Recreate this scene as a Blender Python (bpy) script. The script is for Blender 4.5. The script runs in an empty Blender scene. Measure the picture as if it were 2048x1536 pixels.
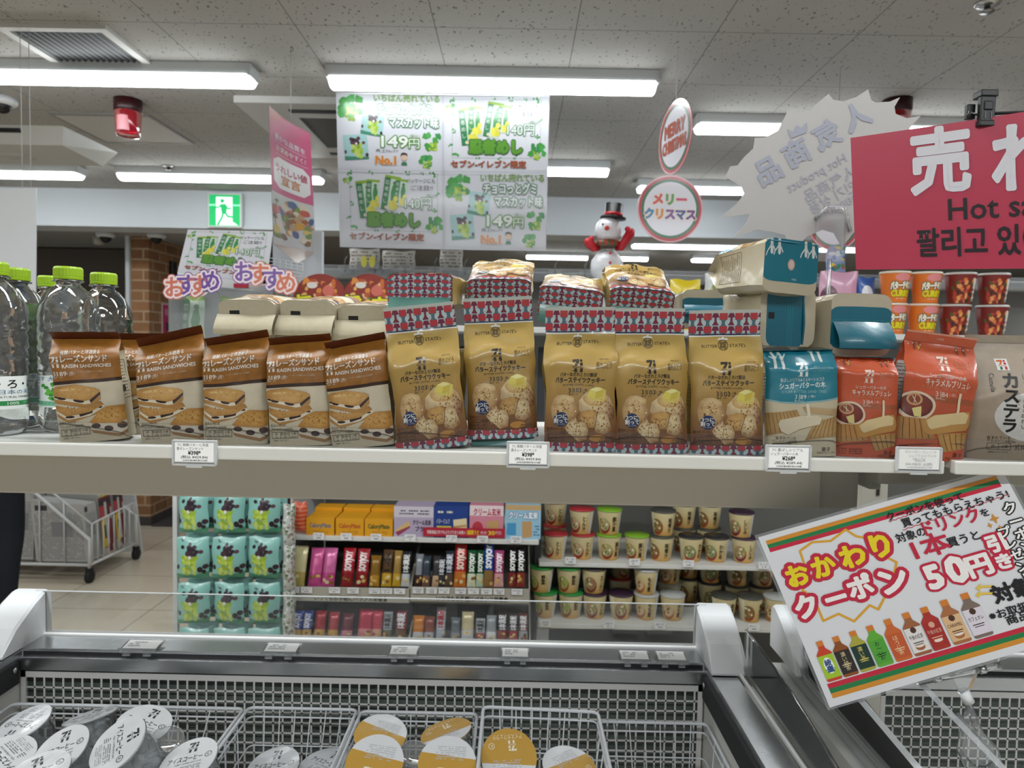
import bpy, bmesh, math, random
import numpy as np
from mathutils import Vector, Matrix, noise

SC = bpy.context.scene
COL = SC.collection
R_ = math.radians

# ------------------------------------------------------------------ camera
FPX = 1420.0
cam_d = bpy.data.cameras.new('camera')
cam = bpy.data.objects.new('camera', cam_d)
COL.objects.link(cam)
cam_d.sensor_width = 36.0
cam_d.lens = FPX * 36.0 / 2048.0
cam_d.clip_start = 0.05
cam_d.dof.use_dof = True
cam_d.dof.focus_distance = 0.99
cam_d.dof.aperture_fstop = 7.5
CAMP = Vector((0, 0, 1.5))
CAMR = Matrix.Rotation(R_(0.25), 3, 'Z') @ Matrix.Rotation(R_(90 - 3.02), 3, 'X') @ Matrix.Rotation(R_(1.12), 3, 'Z')
cam.matrix_world = Matrix.Translation(CAMP) @ CAMR.to_4x4()
SC.camera = cam

def at(px, py, Y):
    """the point of the place at depth Y that a pixel of the photograph shows"""
    d = CAMR @ Vector(((px - 1024) / FPX, -(py - 768) / FPX, -1))
    return CAMP + d * (Y / d.y)

# ------------------------------------------------------------------ world, colour
W_ = bpy.data.worlds.new('shop_ambient')
SC.world = W_
W_.use_nodes = True
W_.node_tree.nodes['Background'].inputs[0].default_value = (0.93, 0.97, 1.0, 1)
W_.node_tree.nodes['Background'].inputs[1].default_value = 0.28
vs = SC.view_settings
vs.view_transform = 'Standard'
vs.look = 'None'
vs.gamma = 1.0
vs.use_curve_mapping = False
vs.exposure = 0.0
SC.cycles.max_bounces = 7
SC.cycles.diffuse_bounces = 3
SC.cycles.glossy_bounces = 3
SC.cycles.transmission_bounces = 6
SC.cycles.transparent_max_bounces = 14
SC.cycles.caustics_reflective = False
SC.cycles.caustics_refractive = False
SC.cycles.sample_clamp_indirect = 4.0

# the shop's other rows of tube lamps, overhead and behind the photographer
CEIL_Z = 2.56
LAMP_E = 21.0
for (lx, ly) in [(-1.65, 1.1), (-.11, 1.1), (1.43, 1.1), (-1.65, -.6), (-.11, -.6), (1.43, -.6), (3.0, 1.1), (3.0, 2.8), (-3.2, 1.1), (-3.2, 2.8)]:
    ld = bpy.data.lights.new('tube_lamp', 'AREA')
    ld.shape = 'RECTANGLE'
    ld.size, ld.size_y = 1.2, .12
    ld.energy = LAMP_E * (1.05 if ly < 0 else .72)
    ld.color = (.94, .98, 1.0)
    lo = bpy.data.objects.new('tube_lamp', ld)
    lo.location = (lx, ly, CEIL_Z - .09)
    COL.objects.link(lo)

# ------------------------------------------------------------------ colour and materials
def lin(c):
    if isinstance(c, str):
        c = tuple(int(c[i:i + 2], 16) for i in (0, 2, 4))
    return tuple(((v / 255.) / 12.92 if v / 255. <= .04045 else ((v / 255. + .055) / 1.055) ** 2.4) for v in c)

MATS = {}
def nodes_of(name):
    m = bpy.data.materials.new(name)
    m.use_nodes = True
    nt = m.node_tree
    return m, nt, nt.nodes['Principled BSDF']

def surf(name, rough=.5, metal=0., spec=.5, coat=0., bump=0., bscale=60., var=.0, vscale=20., stretch=None, transl=0.):
    """a surface whose own colour comes from the object's colour layer, broken up by a fine noise"""
    if name in MATS: return MATS[name]
    m, nt, b = nodes_of(name)
    N, L = nt.nodes, nt.links
    a = N.new('ShaderNodeAttribute'); a.attribute_name = 'Col'
    src = a.outputs['Color']
    tc = N.new('ShaderNodeTexCoord')
    co = tc.outputs['Object']
    if stretch:
        mp = N.new('ShaderNodeMapping'); mp.inputs['Scale'].default_value = stretch
        L.new(co, mp.inputs['Vector']); co = mp.outputs['Vector']
    if var:
        n = N.new('ShaderNodeTexNoise'); n.inputs['Scale'].default_value = vscale; n.inputs['Detail'].default_value = 4
        L.new(co, n.inputs['Vector'])
        r = N.new('ShaderNodeMapRange'); r.inputs['To Min'].default_value = 1 - var; r.inputs['To Max'].default_value = 1 + var
        L.new(n.outputs['Fac'], r.inputs['Value'])
        mx = N.new('ShaderNodeVectorMath'); mx.operation = 'SCALE'
        L.new(src, mx.inputs[0]); L.new(r.outputs['Result'], mx.inputs['Scale'])
        src = mx.outputs['Vector']
    L.new(src, b.inputs['Base Color'])
    if bump:
        n2 = N.new('ShaderNodeTexNoise'); n2.inputs['Scale'].default_value = bscale; n2.inputs['Detail'].default_value = 3
        L.new(co, n2.inputs['Vector'])
        bp = N.new('ShaderNodeBump'); bp.inputs['Strength'].default_value = bump; bp.inputs['Distance'].default_value = .004
        L.new(n2.outputs['Fac'], bp.inputs['Height']); L.new(bp.outputs['Normal'], b.inputs['Normal'])
    b.inputs['Roughness'].default_value = rough
    b.inputs['Metallic'].default_value = metal
    b.inputs['Specular IOR Level'].default_value = spec
    b.inputs['Coat Weight'].default_value = coat
    b.inputs['Coat Roughness'].default_value = .12
    MATS[name] = m
    return m

def clear(name, tint=(1, 1, 1), gloss=.06, rough=.03, ior=1.25, haze=0., bump=0., bscale=40.):
    """thin clear plastic: lets light straight through and mirrors at a glancing angle"""
    if name in MATS: return MATS[name]
    m, nt, b = nodes_of(name)
    N, L = nt.nodes, nt.links
    N.remove(b)
    t = N.new('ShaderNodeBsdfTransparent'); t.inputs[0].default_value = (*tint, 1)
    g = N.new('ShaderNodeBsdfGlossy'); g.inputs['Roughness'].default_value = rough
    fr = N.new('ShaderNodeFresnel'); fr.inputs['IOR'].default_value = ior
    ad = N.new('ShaderNodeMath'); ad.operation = 'ADD'; ad.use_clamp = True; ad.inputs[1].default_value = gloss
    L.new(fr.outputs[0], ad.inputs[0])
    mx = N.new('ShaderNodeMixShader')
    L.new(ad.outputs[0], mx.inputs[0]); L.new(t.outputs[0], mx.inputs[1]); L.new(g.outputs[0], mx.inputs[2])
    out = mx.outputs[0]
    if bump:
        tc = N.new('ShaderNodeTexCoord'); n2 = N.new('ShaderNodeTexNoise'); n2.inputs['Scale'].default_value = bscale
        L.new(tc.outputs['Object'], n2.inputs['Vector'])
        bp = N.new('ShaderNodeBump'); bp.inputs['Strength'].default_value = bump; bp.inputs['Distance'].default_value = .003
        L.new(n2.outputs['Fac'], bp.inputs['Height']); L.new(bp.outputs['Normal'], g.inputs['Normal']); L.new(bp.outputs['Normal'], fr.inputs['Normal'])
    if haze:
        d = N.new('ShaderNodeBsdfDiffuse'); d.inputs[0].default_value = (.9, .92, .93, 1)
        m2 = N.new('ShaderNodeMixShader'); m2.inputs[0].default_value = haze
        L.new(out, m2.inputs[1]); L.new(d.outputs[0], m2.inputs[2]); out = m2.outputs[0]
    L.new(out, N['Material Output'].inputs['Surface'])
    MATS[name] = m
    return m

def emitter(name, col, strength):
    if name in MATS: return MATS[name]
    m, nt, b = nodes_of(name)
    b.inputs['Base Color'].default_value = (.8, .8, .8, 1)
    b.inputs['Emission Color'].default_value = (*col, 1)
    b.inputs['Emission Strength'].default_value = strength
    MATS[name] = m
    return m

PAPER = surf('printed_paper', .55, var=.03, vscale=90)
CARD = surf('laminated_card', .3, spec=.5, coat=.45, bump=.10, bscale=13)
FILM = surf('wrapper_film', .34, spec=.5, coat=.35, bump=.22, bscale=34, var=.03, vscale=60)
KRAFT = surf('kraft_film', .4, spec=.45, bump=.12, bscale=45, var=.10, vscale=150)
PLAS = surf('moulded_plastic', .36, spec=.5, var=.02)
POWDER = surf('powder_coated_steel', .42, spec=.4, var=.03, vscale=8)
STEEL = surf('brushed_stainless', .27, metal=1., bump=.04, bscale=30, var=.08, vscale=25, stretch=(1, 14, 14))
RUB = surf('black_rubber', .6, var=.05)
CLOTH = surf('woven_cloth', .9, spec=.1, bump=.3, bscale=300, var=.1, vscale=40)
FOIL = surf('tinsel_foil', .3, metal=.1, bump=.5, bscale=120)
CLEAR = clear('clear_acrylic', (.985, .99, .99), .015, .04)
CLEARH = clear('hazy_clear_plastic', (.97, .98, .98), .04, .1, haze=.10)
PANE = clear('freezer_pane', (.955, .965, .96), .035, .02, haze=.02)
BAGCLEAR = clear('clear_bag_film', (.95, .96, .96), .08, .12, haze=.06, bump=.8, bscale=60)
LAMPM = emitter('lamp_diffuser', (.93, .98, 1.0), 15.5)
# ------------------------------------------------------------------ mesh building
class MB:
    def __init__(self): self.ch = []
    def add(self, V, F, col, smooth=False, mat=0):
        V = np.asarray(V, float).reshape(-1, 3)
        c = np.asarray(col, float)
        if c.ndim == 1: c = np.tile(c, (len(V), 1))
        self.ch.append((V, F, c, smooth, mat))
        return self
    def xform(self, M):
        A = np.array(M.to_3x3()); t = np.array(M.translation)
        self.ch = [(V @ A.T + t, F, c, s, m) for (V, F, c, s, m) in self.ch]
        return self
    def build(self, name, mats, parent=None, loc=None, gain=1.):
        off = 0; F = []; sm = []; mi = []
        for (V, f, c, s, m) in self.ch:
            if off: F.extend([[i + off for i in q] for q in f])
            else: F.extend([list(map(int, q)) for q in f])
            sm.extend([s] * len(f)); mi.extend([m] * len(f)); off += len(V)
        V = np.concatenate([c[0] for c in self.ch]); C = np.concatenate([c[2] for c in self.ch]) * gain
        me = bpy.data.meshes.new(name)
        me.from_pydata(V.tolist(), [], F)
        at_ = me.attributes.new('Col', 'FLOAT_COLOR', 'POINT')
        at_.data.foreach_set('color', np.concatenate([C, np.ones((len(C), 1))], 1).astype(np.float32).ravel())
        me.polygons.foreach_set('use_smooth', np.array(sm, bool))
        me.polygons.foreach_set('material_index', np.array(mi, np.int32))
        for m in (mats if isinstance(mats, (list, tuple)) else [mats]): me.materials.append(m)
        me.update()
        o = bpy.data.objects.new(name, me)
        COL.objects.link(o)
        if parent: o.parent = parent
        if loc is not None: o.location = loc
        return o

def tag(o, label, cat, group=None, kind=None):
    if label: o['label'] = label
    if cat: o['category'] = cat
    if group: o['group'] = group
    if kind: o['kind'] = kind
    return o
def thing(name, label, cat, loc=(0, 0, 0), rz=0., group=None):
    o = bpy.data.objects.new(name, None)
    o.empty_display_size = .05
    COL.objects.link(o); o.location = loc; o.rotation_euler = (0, 0, rz)
    return tag(o, label, cat, group)
def dup(root, loc, rot=None, label=None, group=None, scale=None):
    def cp(o, par):
        c = o.copy(); COL.objects.link(c)
        if par: c.parent = par
        for ch in list(o.children): cp(ch, c)
        return c
    r = cp(root, None)
    r.location = loc
    if rot is not None: r.rotation_euler = rot
    if scale: r.scale = scale
    if label: r['label'] = label
    if group: r['group'] = group
    return r
def struct(o):
    o['kind'] = 'structure'; return o

BOXF = [(0, 3, 2, 1), (4, 5, 6, 7), (0, 1, 5, 4), (1, 2, 6, 5), (2, 3, 7, 6), (3, 0, 4, 7)]
def box(mb, lo, hi, col, mat=0):
    x0, y0, z0 = lo; x1, y1, z1 = hi
    return mb.add([(x0, y0, z0), (x1, y0, z0), (x1, y1, z0), (x0, y1, z0), (x0, y0, z1), (x1, y0, z1), (x1, y1, z1), (x0, y1, z1)], BOXF, col, False, mat)
def hexa(mb, P8, col, mat=0): return mb.add(P8, BOXF, col, False, mat)
def rbox(mb, lo, hi, col, r=.003, seg=2, mat=0, M=None):
    bm = bmesh.new()
    bmesh.ops.create_cube(bm, size=1)
    lo, hi = Vector(lo), Vector(hi)
    for v in bm.verts: v.co = Vector([(lo[i] + hi[i]) / 2 + v.co[i] * (hi[i] - lo[i]) for i in range(3)])
    bmesh.ops.bevel(bm, geom=bm.edges[:] + bm.verts[:], offset=r, segments=seg, profile=.6, affect='EDGES')
    bm.verts.index_update()
    V = [v.co.copy() for v in bm.verts]
    if M: V = [M @ v for v in V]
    F = [[v.index for v in f.verts] for f in bm.faces]
    bm.free()
    return mb.add([tuple(v) for v in V], F, col, False, mat)
def tube(mb, pts, r, col, n=8, closed=False, mat=0, smooth=True):
    pts = [Vector(p) for p in pts]
    N = len(pts); V = []; F = []
    rs = r if isinstance(r, (list, tuple)) else [r] * N
    prev = None
    for i, p in enumerate(pts):
        a = pts[(i - 1) % N] if (i > 0 or closed) else p
        b = pts[(i + 1) % N] if (i < N - 1 or closed) else p
        d = (b - a)
        d = d.normalized() if d.length > 1e-9 else Vector((0, 0, 1))
        if prev is None:
            up = Vector((0, 0, 1)) if abs(d.z) < .9 else Vector((1, 0, 0))
            u = d.cross(up).normalized()
        else:
            u = (prev - d * prev.dot(d)).normalized()
        prev = u
        w = d.cross(u)
        for k in range(n):
            t = 2 * math.pi * k / n
            V.append(p + (u * math.cos(t) + w * math.sin(t)) * rs[i])
    for i in range(N if closed else N - 1):
        j = (i + 1) % N
        for k in range(n):
            F.append((i * n + k, i * n + (k + 1) % n, j * n + (k + 1) % n, j * n + k))
    if not closed:
        F.append(tuple(range(n))[::-1]); F.append(tuple((N - 1) * n + k for k in range(n)))
    return mb.add([tuple(v) for v in V], F, col, smooth, mat)
def lathe(mb, prof, col, n=32, mat=0, smooth=True, cap=True, colf=None, M=None, wob=None):
    V = []; C = []
    for i, (r, z) in enumerate(prof):
        for k in range(n):
            t = 2 * math.pi * k / n
            rr = r if wob is None else wob(r, z, t)
            V.append((rr * math.cos(t), rr * math.sin(t), z))
            C.append(colf(t, z, i) if colf else col)
    F = []
    m = len(prof)
    for i in range(m - 1):
        for k in range(n):
            F.append((i * n + k, i * n + (k + 1) % n, (i + 1) * n + (k + 1) % n, (i + 1) * n + k))
    if cap:
        F.append(tuple(range(n))[::-1]); F.append(tuple((m - 1) * n + k for k in range(n)))
    if M: V = [tuple(M @ Vector(v)) for v in V]
    return mb.add(V, F, C, smooth, mat)
def plate(mb, poly, T, thick, col, mat=0, colback=None):
    """a flat card with outline poly (x,y) and real thickness; T maps (x,y,depth) into space"""
    n = len(poly)
    V = [T(x, y, 0) for x, y in poly] + [T(x, y, -thick) for x, y in poly]
    F = [tuple(range(n)), tuple(range(2 * n - 1, n - 1, -1))] + [(i, i + n, (i + 1) % n + n, (i + 1) % n) for i in range(n)]
    C = [col] * n + [colback or col] * n
    return mb.add(V, F, C, False, mat)

# ------------------------------------------------------------------ printed matter
_TX = {}
def text_geo(s, res):
    k = (s, res)
    if k not in _TX:
        c = bpy.data.curves.new('t', 'FONT'); c.body = s; c.resolution_u = res
        o = bpy.data.objects.new('t', c); COL.objects.link(o)
        me = bpy.data.meshes.new_from_object(o.evaluated_get(bpy.context.evaluated_depsgraph_get()))
        V = np.array([v.co[:2] for v in me.vertices]).reshape(-1, 2)
        F = [tuple(p.vertices) for p in me.polygons]
        cnt = {}
        for f in F:
            for a, b in zip(f, f[1:] + f[:1]): cnt[(min(a, b), max(a, b))] = cnt.get((min(a, b), max(a, b)), 0) + 1
        E = [e for e, q in cnt.items() if q == 1]
        bpy.data.objects.remove(o); bpy.data.curves.remove(c); bpy.data.meshes.remove(me)
        _TX[k] = (V, F, E)
    return _TX[k]

def strokes(segs, w, joints=True):
    """quads along segments, with small octagons on their ends: a pen line of half width w"""
    V = []; F = []
    seen = set()
    for (a, b) in segs:
        dx, dy = b[0] - a[0], b[1] - a[1]
        l = math.hypot(dx, dy)
        if l < 1e-9: continue
        nx, ny = -dy / l * w, dx / l * w
        i = len(V)
        V += [(a[0] - nx, a[1] - ny), (b[0] - nx, b[1] - ny), (b[0] + nx, b[1] + ny), (a[0] + nx, a[1] + ny)]
        F.append((i, i + 1, i + 2, i + 3))
        if joints:
            for p in (a, b):
                q = (round(p[0], 5), round(p[1], 5))
                if q in seen: continue
                seen.add(q)
                i = len(V)
                V += [(p[0] + w * math.cos(t * math.pi / 4), p[1] + w * math.sin(t * math.pi / 4)) for t in range(8)]
                F.append(tuple(range(i, i + 8)))
    return V, F

class Art:
    """flat artwork; x right, y down, in the units of its own w x h frame"""
    def __init__(self, w, h): self.w, self.h, self.el, self.cache = w, h, [], {}
    def raw(self, V, F, col, layer, spread=0):
        # spread: neighbouring strokes lie a hair apart in height so that none shares a plane with another
        V = np.asarray(V, float).reshape(-1, 2)
        if len(V): self.el.append((V, F, col if callable(col) else lin(col), layer, spread))
        return self
    def poly(self, pts, col, layer=1): return self.raw(pts, [tuple(range(len(pts)))], col, layer)
    def rect(self, x0, y0, x1, y1, col, layer=1): return self.poly([(x0, y0), (x1, y0), (x1, y1), (x0, y1)], col, layer)
    def ell(self, cx, cy, rx, ry, col, layer=1, n=20, rot=0, rag=0, seed=0):
        c, s = math.cos(rot), math.sin(rot)
        rnd = random.Random(seed)
        P = []
        for k in range(n):
            t = 2 * math.pi * k / n
            q = 1 + rag * (rnd.random() - .5)
            x, y = rx * math.cos(t) * q, ry * math.sin(t) * q
            P.append((cx + x * c - y * s, cy + x * s + y * c))
        return self.poly(P, col, layer)
    def line(self, pts, w, col, layer=1, closed=False):
        segs = list(zip(pts, pts[1:] + pts[:1] if closed else pts[1:]))
        V, F = strokes(segs, w / 2)
        return self.raw(V, F, col, layer, 1)
    def frame(self, x0, y0, x1, y1, w, col, layer=1): return self.line([(x0, y0), (x1, y0), (x1, y1), (x0, y1)], w, col, layer, True)
    def ring(self, cx, cy, r, w, col, layer=1, n=28, ry=None):
        ry = ry or r
        return self.line([(cx + r * math.cos(2 * math.pi * k / n), cy + ry * math.sin(2 * math.pi * k / n)) for k in range(n)], w, col, layer, True)
    def text(self, s, x, y, size, col, layer=3, w=None, align='l', bold=0., rot=0., res=2, mirror=False, outline=None, olayer=None, only_outline=False):
        """s centred on height y; size is the em height; w squeezes the line to that width; bold thickens the strokes"""
        V, F, E = text_geo(s, res)
        if not len(V): return self
        V = V.copy()
        x0, x1 = V[:, 0].min(), V[:, 0].max()
        V[:, 0] -= x0
        V[:, 1] -= .36
        sx = size if w is None else w / max(x1 - x0, 1e-6)
        wd = (x1 - x0) * sx
        V = np.stack([V[:, 0] * sx, -V[:, 1] * size], 1)
        V[:, 0] -= {'l': 0, 'c': wd / 2, 'r': wd}[align]
        if mirror: V[:, 0] *= -1
        c, sn = math.cos(rot), math.sin(rot)
        V = np.stack([x + V[:, 0] * c - V[:, 1] * sn, y + V[:, 0] * sn + V[:, 1] * c], 1)
        segs = [(V[a], V[b]) for a, b in E]
        if outline:
            ow, oc = outline
            oV, oF = strokes(segs, ow)
            self.raw(oV, oF, oc, layer - 1 if olayer is None else olayer, 1)
            self.raw(V, F, oc, layer - 1 if olayer is None else olayer)
        if not only_outline:
            self.raw(V, F, col, layer)
            if bold:
                bV, bF = strokes(segs, bold * size)
                self.raw(bV, bF, col, layer, 1)
        return self
    def vtext(self, s, x, y, pitch, size, col, layer=3, bold=0.):
        for i, ch in enumerate(s): self.text(ch if ch != 'ー' else '｜', x, y + pitch * i, size, col, layer, align='c', bold=bold)
        return self
    def squiggles(self, x0, y0, x1, y1, rows, col, layer=3, dens=.75, seed=1, th=.45):
        """small print too small to read"""
        rnd = random.Random(seed)
        rh = (y1 - y0) / rows
        for r in range(rows):
            x = x0
            while x < x1:
                l = rh * (.3 + .7 * rnd.random())
                if rnd.random() < dens: self.rect(x, y0 + rh * (r + .5 - th / 2), min(x + l, x1), y0 + rh * (r + .5 + th / 2), col, layer)
                x += l + rh * .18
        return self
    def sub(self, art, x, y, sx, sy=None, rot=0., dl=0):
        """another artwork placed inside this one"""
        sy = sy or sx
        c, s = math.cos(rot), math.sin(rot)
        for V, F, col, layer, spread in art.el:
            U = V * np.array([sx, sy])
            U = np.stack([x + U[:, 0] * c - U[:, 1] * s, y + U[:, 0] * s + U[:, 1] * c], 1)
            if callable(col):
                def back(X, Y, col=col):
                    a, b = X - x, Y - y
                    return col((a * c + b * s) / sx, (-a * s + b * c) / sy)
                self.el.append((U, F, back, layer + dl, spread))
            else: self.el.append((U, F, col, layer + dl, spread))
        return self
    def baked(self, nu, nv, clip=True):
        k = (nu, nv, clip)
        if k in self.cache: return self.cache[k]
        bm = bmesh.new()
        li = bm.faces.layers.int.new('e'); lk = bm.faces.layers.int.new('k')
        li = bm.faces.layers.int['e']
        for ei, (V, F, col, layer, spread) in enumerate(self.el):
            bv = [bm.verts.new((p[0], self.h - p[1], 0)) for p in V]
            for k_, f in enumerate(F):
                try:
                    fc = bm.faces.new([bv[i] for i in f]); fc[li] = ei; fc[lk] = k_
                except ValueError: pass
        def cut(co, no, **kw): bmesh.ops.bisect_plane(bm, geom=bm.verts[:] + bm.edges[:] + bm.faces[:], dist=1e-5, plane_co=co, plane_no=no, **kw)
        if clip:
            e = 1e-4
            cut((e, 0, 0), (1, 0, 0), clear_inner=True); cut((self.w - e, 0, 0), (1, 0, 0), clear_outer=True)
            cut((0, e, 0), (0, 1, 0), clear_inner=True); cut((0, self.h - e, 0), (0, 1, 0), clear_outer=True)
        for i in range(1, nu): cut((self.w * i / nu, 0, 0), (1, 0, 0))
        for j in range(1, nv): cut((0, self.h * j / nv, 0), (0, 1, 0))
        bm.verts.index_update(); bm.normal_update()
        V = np.array([v.co[:2] for v in bm.verts]).reshape(-1, 2)
        F = []; lay = np.zeros(len(V)); C = np.zeros((len(V), 3))
        for f in bm.faces:
            ix = [v.index for v in f.verts]
            if f.normal.z < 0: ix = ix[::-1]
            F.append(ix)
            _, _, col, layer, spread = self.el[f[li]]
            if spread: layer = layer + .04 + (f[lk] % 29) / 29 * .62
            for i in ix:
                lay[i] = layer
                C[i] = col(V[i][0], self.h - V[i][1]) if callable(col) else col
        bm.free()
        self.cache[k] = (V / np.array([self.w, self.h]), F, C, lay)
        return self.cache[k]

def grad(stops, axis=1):
    """colour blend along y (or x) for printed gradients: [(pos, colour), ...]"""
    st = [(p, np.array(lin(c))) for p, c in stops]
    def f(x, y):
        t = y if axis else x
        if t <= st[0][0]: return st[0][1]
        for (a, ca), (b, cb) in zip(st, st[1:]):
            if t <= b: return ca + (cb - ca) * (t - a) / (b - a)
        return st[-1][1]
    return f
def blob(cx, cy, rx, ry, c0, c1):
    """printed food picture: lighter crumb towards c0, darker crust towards c1, grainy"""
    a, b = np.array(lin(c0)), np.array(lin(c1))
    def f(x, y):
        d = min(1, math.hypot((x - cx) / rx, (y - cy) / ry))
        n = noise.noise(Vector((x * .06, y * .06, cx))) * .35 + noise.noise(Vector((x * .2, y * .2, cy))) * .2
        return a + (b - a) * min(1, max(0, d * d + n))
    return f

def grain(a, cx, cy, rx, ry, cols, n, layer, s=6, seed=1):
    """crumbs and crust specks of a printed food picture"""
    r = random.Random(seed)
    for k in range(n):
        q, d = r.random() * 6.283, math.sqrt(r.random())
        a.ell(cx + rx * d * math.cos(q), cy + ry * d * math.sin(q), s * r.uniform(.4, 1.3), s * r.uniform(.3, .9), r.choice(cols), layer + k * .012, 7, r.random() * 3, .5, k)
    return a

class Patch:
    """a bent sheet given by a grid of points P[j][i]; artwork is laid on it"""
    def __init__(self, P):
        self.P = np.asarray(P, float); self.nv, self.nu = self.P.shape[0] - 1, self.P.shape[1] - 1
        du = np.gradient(self.P, axis=1); dv = np.gradient(self.P, axis=0)
        n = np.cross(du, dv); self.N = n / np.maximum(np.linalg.norm(n, axis=2, keepdims=True), 1e-12)
    def emit(self, mb, col, mat=0, smooth=True, colf=None):
        nv, nu = self.nv, self.nu
        F = [(j * (nu + 1) + i, j * (nu + 1) + i + 1, (j + 1) * (nu + 1) + i + 1, (j + 1) * (nu + 1) + i) for j in range(nv) for i in range(nu)]
        V = self.P.reshape(-1, 3)
        if colf: col = [colf(i / nu, j / nv) for j in range(nv + 1) for i in range(nu + 1)]
        mb.add(V, F, col, smooth, mat)
        return self
    def lay(self, mb, art, lift=.00014, step=.00013, mat=0, box=(0, 0, 1, 1), clip=True, smooth=True):
        """box: the part (u0,v0,u1,v1) of the patch the artwork covers"""
        bu, bv = box[2] - box[0], box[3] - box[1]
        V, F, C, L = art.baked(max(1, round(self.nu * bu)), max(1, round(self.nv * bv)), clip)
        if not len(F): return self
        u = np.clip((box[0] + V[:, 0] * bu) * self.nu, 0, self.nu - 1e-6); v = np.clip((box[1] + V[:, 1] * bv) * self.nv, 0, self.nv - 1e-6)
        i, j = u.astype(int), v.astype(int); fu, fv = (u - i)[:, None], (v - j)[:, None]
        def bil(A): return (A[j, i] * (1 - fu) + A[j, i + 1] * fu) * (1 - fv) + (A[j + 1, i] * (1 - fu) + A[j + 1, i + 1] * fu) * fv
        mb.add(bil(self.P) + bil(self.N) * (lift + step * L)[:, None], F, C, smooth, mat)
        return self

def flat(mb, art, o, ux, vy, lift=.0003, step=.00015, mat=0, clip=True):
    """artwork on a flat rectangle: o lower left corner, ux and vy its two sides"""
    o, ux, vy = (np.array(a, float) for a in (o, ux, vy))
    Patch([[o, o + ux], [o + vy, o + vy + ux]]).lay(mb, art, lift, step, mat, clip=clip, smooth=False)
def sheet(mb, o, ux, vy, thick, col, mat=0, colback=None):
    o, ux, vy = Vector(o), Vector(ux), Vector(vy)
    n = ux.cross(vy).normalized()
    a = [o, o + ux, o + ux + vy, o + vy]
    P = [p - n * thick for p in a] + a
    mb.add([tuple(p) for p in P], [(0, 3, 2, 1), (4, 5, 6, 7), (0, 1, 5, 4), (1, 2, 6, 5), (2, 3, 7, 6), (3, 0, 4, 7)], [colback or col] * 4 + [col] * 4, False, mat)
def logo(a, x, y, s, c7, layer=3, ci=None, cs=None):
    """the shop's 7 and i mark: x,y top left, s its width"""
    ci = ci or c7
    k = s / 65.
    def q(pts, c): a.poly([(x + px * k, y + py * k) for px, py in pts], c, layer)
    q([(2, 4), (42, 2), (42, 14), (36, 26), (28, 40), (13, 40), (24, 22), (28, 16), (2, 18)], c7)
    q([(46, 24), (62, 22), (62, 40), (46, 40)], ci)
    a.ell(x + 54 * k, y + 11 * k, 8 * k, 8 * k, ci, layer, 12)
    q([(13, 56), (28, 56), (28, 80), (13, 80)], cs or c7)
    q([(46, 56), (62, 56), (62, 80), (46, 80)], ci)
    a.text('SEVEN&i', x + 2 * k, y + 48 * k, 15 * k, c7, layer, w=60 * k, res=1)
    return a
ORD = ['', 'second', 'third', 'fourth', 'fifth', 'sixth', 'seventh', 'eighth', 'ninth', 'tenth', 'eleventh', 'twelfth']
def ordl(i, n):
    return 'leftmost' if i == 0 else ('rightmost' if i == n - 1 else ORD[i] + ' from the left')
# ------------------------------------------------------------------ the room
def room_mat(name, base, rough, build=None):
    m, nt, b = nodes_of(name)
    b.inputs['Base Color'].default_value = (*lin(base), 1); b.inputs['Roughness'].default_value = rough
    if build: build(nt, b, nt.nodes.new('ShaderNodeTexCoord').outputs['Object'])
    return m
def nmath(nt, op, a, b=None, c=None):
    n = nt.nodes.new('ShaderNodeMath'); n.operation = op
    for i, v in enumerate((a, b, c)):
        if v is None: continue
        if isinstance(v, (int, float)): n.inputs[i].default_value = v
        else: nt.links.new(v, n.inputs[i])
    return n.outputs[0]
def joints(nt, co, sx, ox, sy, oy, w):
    sp = nt.nodes.new('ShaderNodeSeparateXYZ'); nt.links.new(co, sp.inputs[0])
    dx = nmath(nt, 'PINGPONG', nmath(nt, 'SUBTRACT', sp.outputs[0], ox - 200 * sx), sx / 2)
    dy = nmath(nt, 'PINGPONG', nmath(nt, 'SUBTRACT', sp.outputs[1], oy - 200 * sy), sy / 2)
    return nmath(nt, 'LESS_THAN', nmath(nt, 'MINIMUM', dx, dy), w / 2)
def mixc(nt, fac, a, b):
    n = nt.nodes.new('ShaderNodeMix'); n.data_type = 'RGBA'
    nt.links.new(fac, n.inputs[0])
    for v, k in ((a, 6), (b, 7)):
        if isinstance(v, tuple): n.inputs[k].default_value = (*v, 1)
        else: nt.links.new(v, n.inputs[k])
    return n.outputs[2]
def noise_tex(nt, co, scale, stretch=None, rot=None, detail=3):
    if stretch:
        mp = nt.nodes.new('ShaderNodeMapping'); mp.inputs['Scale'].default_value = stretch
        if rot: mp.inputs['Rotation'].default_value = rot
        nt.links.new(co, mp.inputs[0]); co = mp.outputs[0]
    n = nt.nodes.new('ShaderNodeTexNoise'); n.inputs['Scale'].default_value = scale; n.inputs['Detail'].default_value = detail
    nt.links.new(co, n.inputs['Vector'])
    return n.outputs['Fac']
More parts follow.
